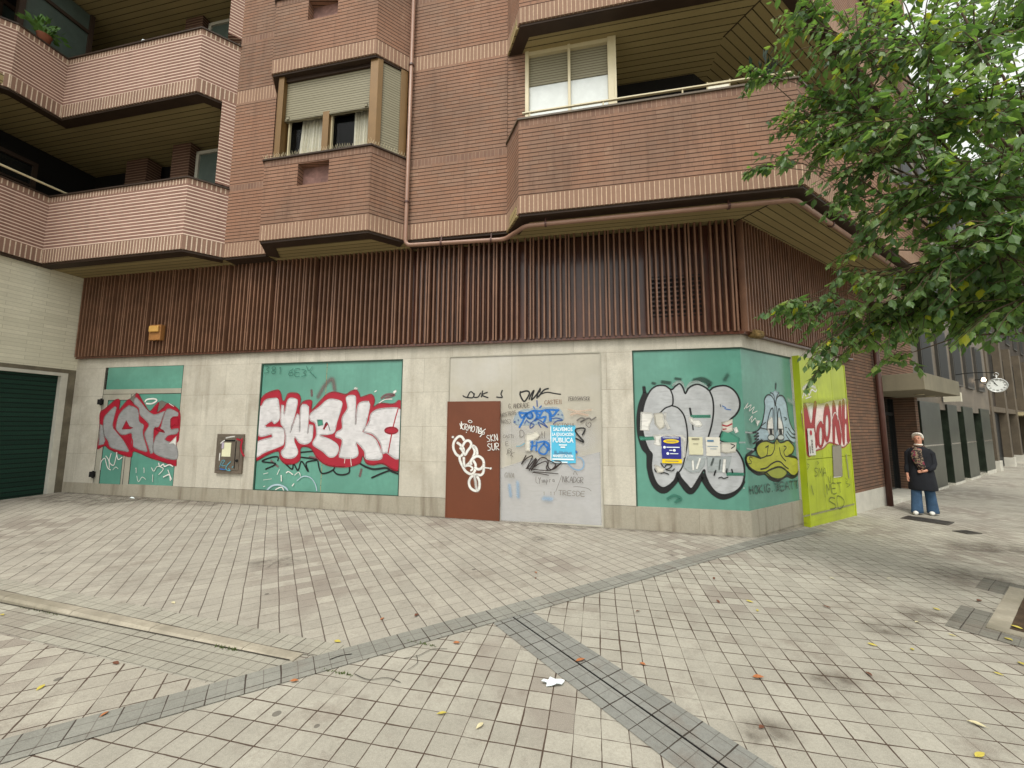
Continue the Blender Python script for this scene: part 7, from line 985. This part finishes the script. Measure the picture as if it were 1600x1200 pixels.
# ================================================================ the walking person
def person():
    loc=Vector((9.0,8.8,0)); loc.z=gz(loc.x,loc.y)+.004
    t=thing('person',loc,'elderly white haired person walking in a dark coat, patterned scarf, jeans and white shoes','person',rz=R(-53)); t.scale=(.96,.98,1.09)
    skin=surf('skin',rgb(196,142,118),.55,.08,20,60,0); 
    # body skeleton: x = the person's left (right in the picture), -y = forward
    V=[];E_=[];Rr=[]
    def v(p,r,par=None,ry=None):
        V.append(Vector(p)); Rr.append((r,ry or r)); 
        if par is not None: E_.append((par,len(V)-1))
        return len(V)-1
    pel=v((0,0,.84),.13,None,.10); sp=v((0,.0,1.0),.125,pel,.095); ch=v((0,-.01,1.18),.14,sp,.10); nb=v((0,0,1.30),.07,ch,.065); nk=v((0,-.01,1.36),.05,nb)
    h0=v((0,-.018,1.435),.070,nk,.08); h1=v((0,-.014,1.51),.080,h0,.096); h2=v((0,-.006,1.57),.06,h1,.075)
    for sg,(ky,fy,hx) in((1,(.02,.10,.09)),(-1,(-.10,-.12,.10))):
        hip=v((sg*.085,0,.80),.09,pel); kn=v((sg*.10,ky-.02,.46),.06,hip); an=v((sg*hx,fy,.09),.038,kn); to=v((sg*(hx+.02),fy-.13,.035),.032,an)
    sh=v((.155,.0,1.23),.04,ch); el=v((.235,.06,1.0),.032,sh); wr=v((.10,-.16,.87),.027,el); pm=v((.045,-.19,.855),.026,wr,.016)
    for k,(dx,dz,L) in enumerate(((-.05,.020,.07),(-.055,.006,.08),(-.054,-.008,.074),(-.046,-.022,.06))):
        a=v((.03-.01,-.195,.855+dz*.9),.0085,pm); b=v((.02+dx*.55,-.208,.855+dz*1.05),.0082,a); c=v((.02+dx,-.196,.85+dz),.0072,b)
    a=v((.055,-.205,.885),.010,pm); b=v((.030,-.222,.895),.0085,a)
    sh=v((-.155,.0,1.23),.04,ch); el=v((-.235,.03,.99),.032,sh); wr=v((-.22,-.09,.80),.027,el); pm=v((-.21,-.12,.73),.026,wr,.018)
    for k,dx in enumerate((-.020,-.006,.008,.021)):
        a=v((-.21+dx*.5,-.135+dx,.69),.0085,pm); b=v((-.205+dx*.4,-.14+dx,.655),.008,a); c=v((-.195+dx*.3,-.13+dx,.632+abs(k-1.5)*.006),.007,b)
    a=v((-.19,-.135,.715),.010,pm); b=v((-.185,-.155,.69),.0085,a)
    me=bpy.data.meshes.new('body'); me.from_pydata([tuple(x) for x in V],E_,[]); me.materials.append(skin)
    o=bpy.data.objects.new('body',me); link(o); o.parent=t
    sm=o.modifiers.new('skin','SKIN'); sm.use_smooth_shade=True
    for i,sv in enumerate(me.skin_vertices[0].data): sv.radius=Rr[i]; sv.use_root=(i==0)
    o.modifiers.new('sub','SUBSURF').levels=1; o.modifiers['sub'].render_levels=2
    # face
    def blob(name,c,rx,ry,rz_,mat,n=10,par=t):
        mb=MB(); rr=[]
        for j in range(n+1):
            ph=math.pi*j/n; rr.append([Vector((c[0]+rx*math.sin(ph)*math.cos(a)+1e-5,c[1]+ry*math.sin(ph)*math.sin(a),c[2]+rz_*math.cos(ph))) for a in[2*math.pi*i/14 for i in range(14)]])
        mb.rings(rr); return mb.build(name,mat,par,smooth=True,world=False)
    dk=surf('eye_dark',rgb(40,30,28),.3,.0,bump=0); lip=surf('lips',rgb(160,90,84),.5,.0,bump=0)
    blob('nose',(0,-.112,1.488),.012,.018,.022,skin)
    for sg in(-1,1):
        blob('eye',(sg*.03,-.100,1.512),.011,.008,.006,dk); blob('brow',(sg*.031,-.103,1.528),.016,.006,.004,surf('brow_grey%d'%sg,rgb(170,150,138),.8,.1)); blob('ear',(sg*.086,-.01,1.495),.010,.018,.028,skin)
    blob('mouth',(0,-.102,1.455),.02,.008,.005,lip)
    hair=surf('white_hair',rgb(222,216,206),.8,.12,30,80,.3)
    mb=MB(); rr=[]
    for j in range(9):
        ph=math.pi*.70*j/8; ring=[]
        for i in range(20):
            a=2*math.pi*i/20; front=max(0,-math.sin(a)); s_=1-.0*front; r=1.0
            z=1.530+.092*math.cos(ph*(1-.60*front)); rx=.098*math.sin(max(ph,.04))**.8; ry=.112*math.sin(max(ph,.04))**.8*(1-.12*front*(j>5))
            n_=noise.noise(Vector((math.cos(a)*3,math.sin(a)*3,j)))*.006
            ring.append(Vector(((rx+n_)*math.cos(a),-.004+(ry+n_)*math.sin(a)*(1.0),z)))
        rr.append(ring)
    mb.rings(rr,cap=True); mb.build('hair',hair,t,smooth=True,world=False)
    # coat
    coat=surf('dark_coat',rgb(28,30,36),.85,.3,6,60,.3)
    def ring(cx,cy,z,rx,ry,n=28,wob=0,ph=0,pw=1.0): return [Vector((cx+(rx+wob*math.sin(7*a+ph))*math.cos(a),cy+(ry+wob*math.sin(5*a+ph))*math.sin(a),z)) for a in[2*math.pi*i/n for i in range(n)]]
    mb=MB()
    mb.rings([ring(0,-.01,.48,.235,.20,wob=.008),ring(0,-.01,.50,.24,.205,wob=.010),ring(0,-.01,.68,.225,.19,wob=.008,ph=.4),ring(0,0,.86,.205,.165,wob=.005,ph=.7),ring(0,0,.98,.195,.140,wob=.004),ring(0,0,1.12,.205,.140),ring(0,0,1.24,.20,.125),ring(0,.0,1.30,.15,.10),ring(0,.005,1.345,.08,.075)],cap=False)
    c_=mb.build('coat',coat,t,smooth=True,world=False); so2=c_.modifiers.new('thick','SOLIDIFY'); so2.thickness=.012
    mb=MB(); mb.tube([(.13,.0,1.27),(.19,.01,1.20),(.208,.04,1.0),(.195,-.05,.93),(.125,-.145,.875)],[.055,.066,.058,.052,.046],14); mb.tube([(-.13,.0,1.27),(-.19,.01,1.20),(-.208,.03,.99),(-.225,-.03,.89),(-.215,-.085,.80)],[.055,.066,.057,.051,.045],14)
    mb.build('sleeves',coat,t,smooth=True,world=False)
    mb=MB(); mb.box((.0,-.166,.80),.012,.016,.5); 
    for z in(.62,.78,.94): mb.box((.03,-.172,z),.018,.01,.018)
    mb.build('coat_placket',coat,c_,world=False)
    # scarf
    sc=NT('patterned_scarf'); vv=sc.coord(); col=sc.mix(sc.noise(vv,22,2,.6,lo=.46,hi=.52),rgb(52,44,42),rgb(134,116,96)); col=sc.mix(sc.noise(vv,34,1,.5,lo=.57,hi=.6),col,rgb(38,34,38)); col=sc.mix(sc.noise(vv,15,1,.5,lo=.62,hi=.64),col,rgb(120,52,70)); scm=sc.base(col,.85,.2)
    mb=MB(); mb.tube([Vector((math.cos(a)*.085,.0+math.sin(a)*.085,1.315+.015*math.sin(a*2)-.035*max(0,-math.sin(a)))) for a in[2*math.pi*i/16 for i in range(17)]],.034,10)
    mb.rings([[Vector((x0+dx*math.cos(a),y0+dy*math.sin(a),z)) for a in[2*math.pi*i/14 for i in range(14)]] for (x0,y0,z,dx,dy) in((-.01,-.10,1.29,.07,.035),(-.03,-.14,1.23,.085,.034),(-.025,-.16,1.14,.095,.032),(.0,-.168,1.04,.085,.028),(.03,-.176,.96,.07,.022),(.035,-.18,.90,.055,.016))])
    mb.build('scarf',scm,t,smooth=True,world=False)
    mb=MB(); mb.tube([Vector((math.cos(a)*.062,-.012+math.sin(a)*.066,1.378)) for a in[2*math.pi*i/14 for i in range(15)]],.016,8); mb.build('collar',hair,t,smooth=True,world=False)
    # jeans
    jn=surf('blue_jeans',rgb(58,84,112),.85,.3,8,60,.3)
    mb=MB()
    for sg,(ky,fy,hx) in((1,(.02,.10,.09)),(-1,(-.10,-.12,.10))):
        mb.rings([ring(sg*.085,0,.80,.085,.10,16),ring(sg*.09,ky*.4,.62,.085,.088,16),ring(sg*.10,ky*.8,.46,.082,.085,16),ring(sg*.105,ky+(fy-ky)*.55,.28,.084,.088,16,wob=.005),ring(sg*.11,fy*.95,.10,.093,.10,16,wob=.008),ring(sg*.112,fy-.01,.035,.097,.106,16,wob=.008)],cap=False)
    j_=mb.build('jeans',jn,t,smooth=True,world=False); s3=j_.modifiers.new('thick','SOLIDIFY'); s3.thickness=.008
    sh_=surf('white_shoe',rgb(214,212,206),.6,.08,10,40,.1)
    for sg,fy,hx in((1,.10,.09),(-1,-.12,.10)):
        mb=MB(); x=sg*(hx+.02)
        mb.rings([[Vector((x+rx*math.cos(a),y,.045+rz_*math.sin(a) if math.sin(a)>0 else .045+.04*math.sin(a))) for a in[2*math.pi*i/14 for i in range(14)]] for y,rx,rz_ in((fy+.06,.02,.03),(fy+.04,.036,.06),(fy-.03,.042,.06),(fy-.10,.046,.035),(fy-.16,.042,.025),(fy-.185,.02,.012))])
        mb.build('shoe',sh_,t,smooth=True,world=False)
person()
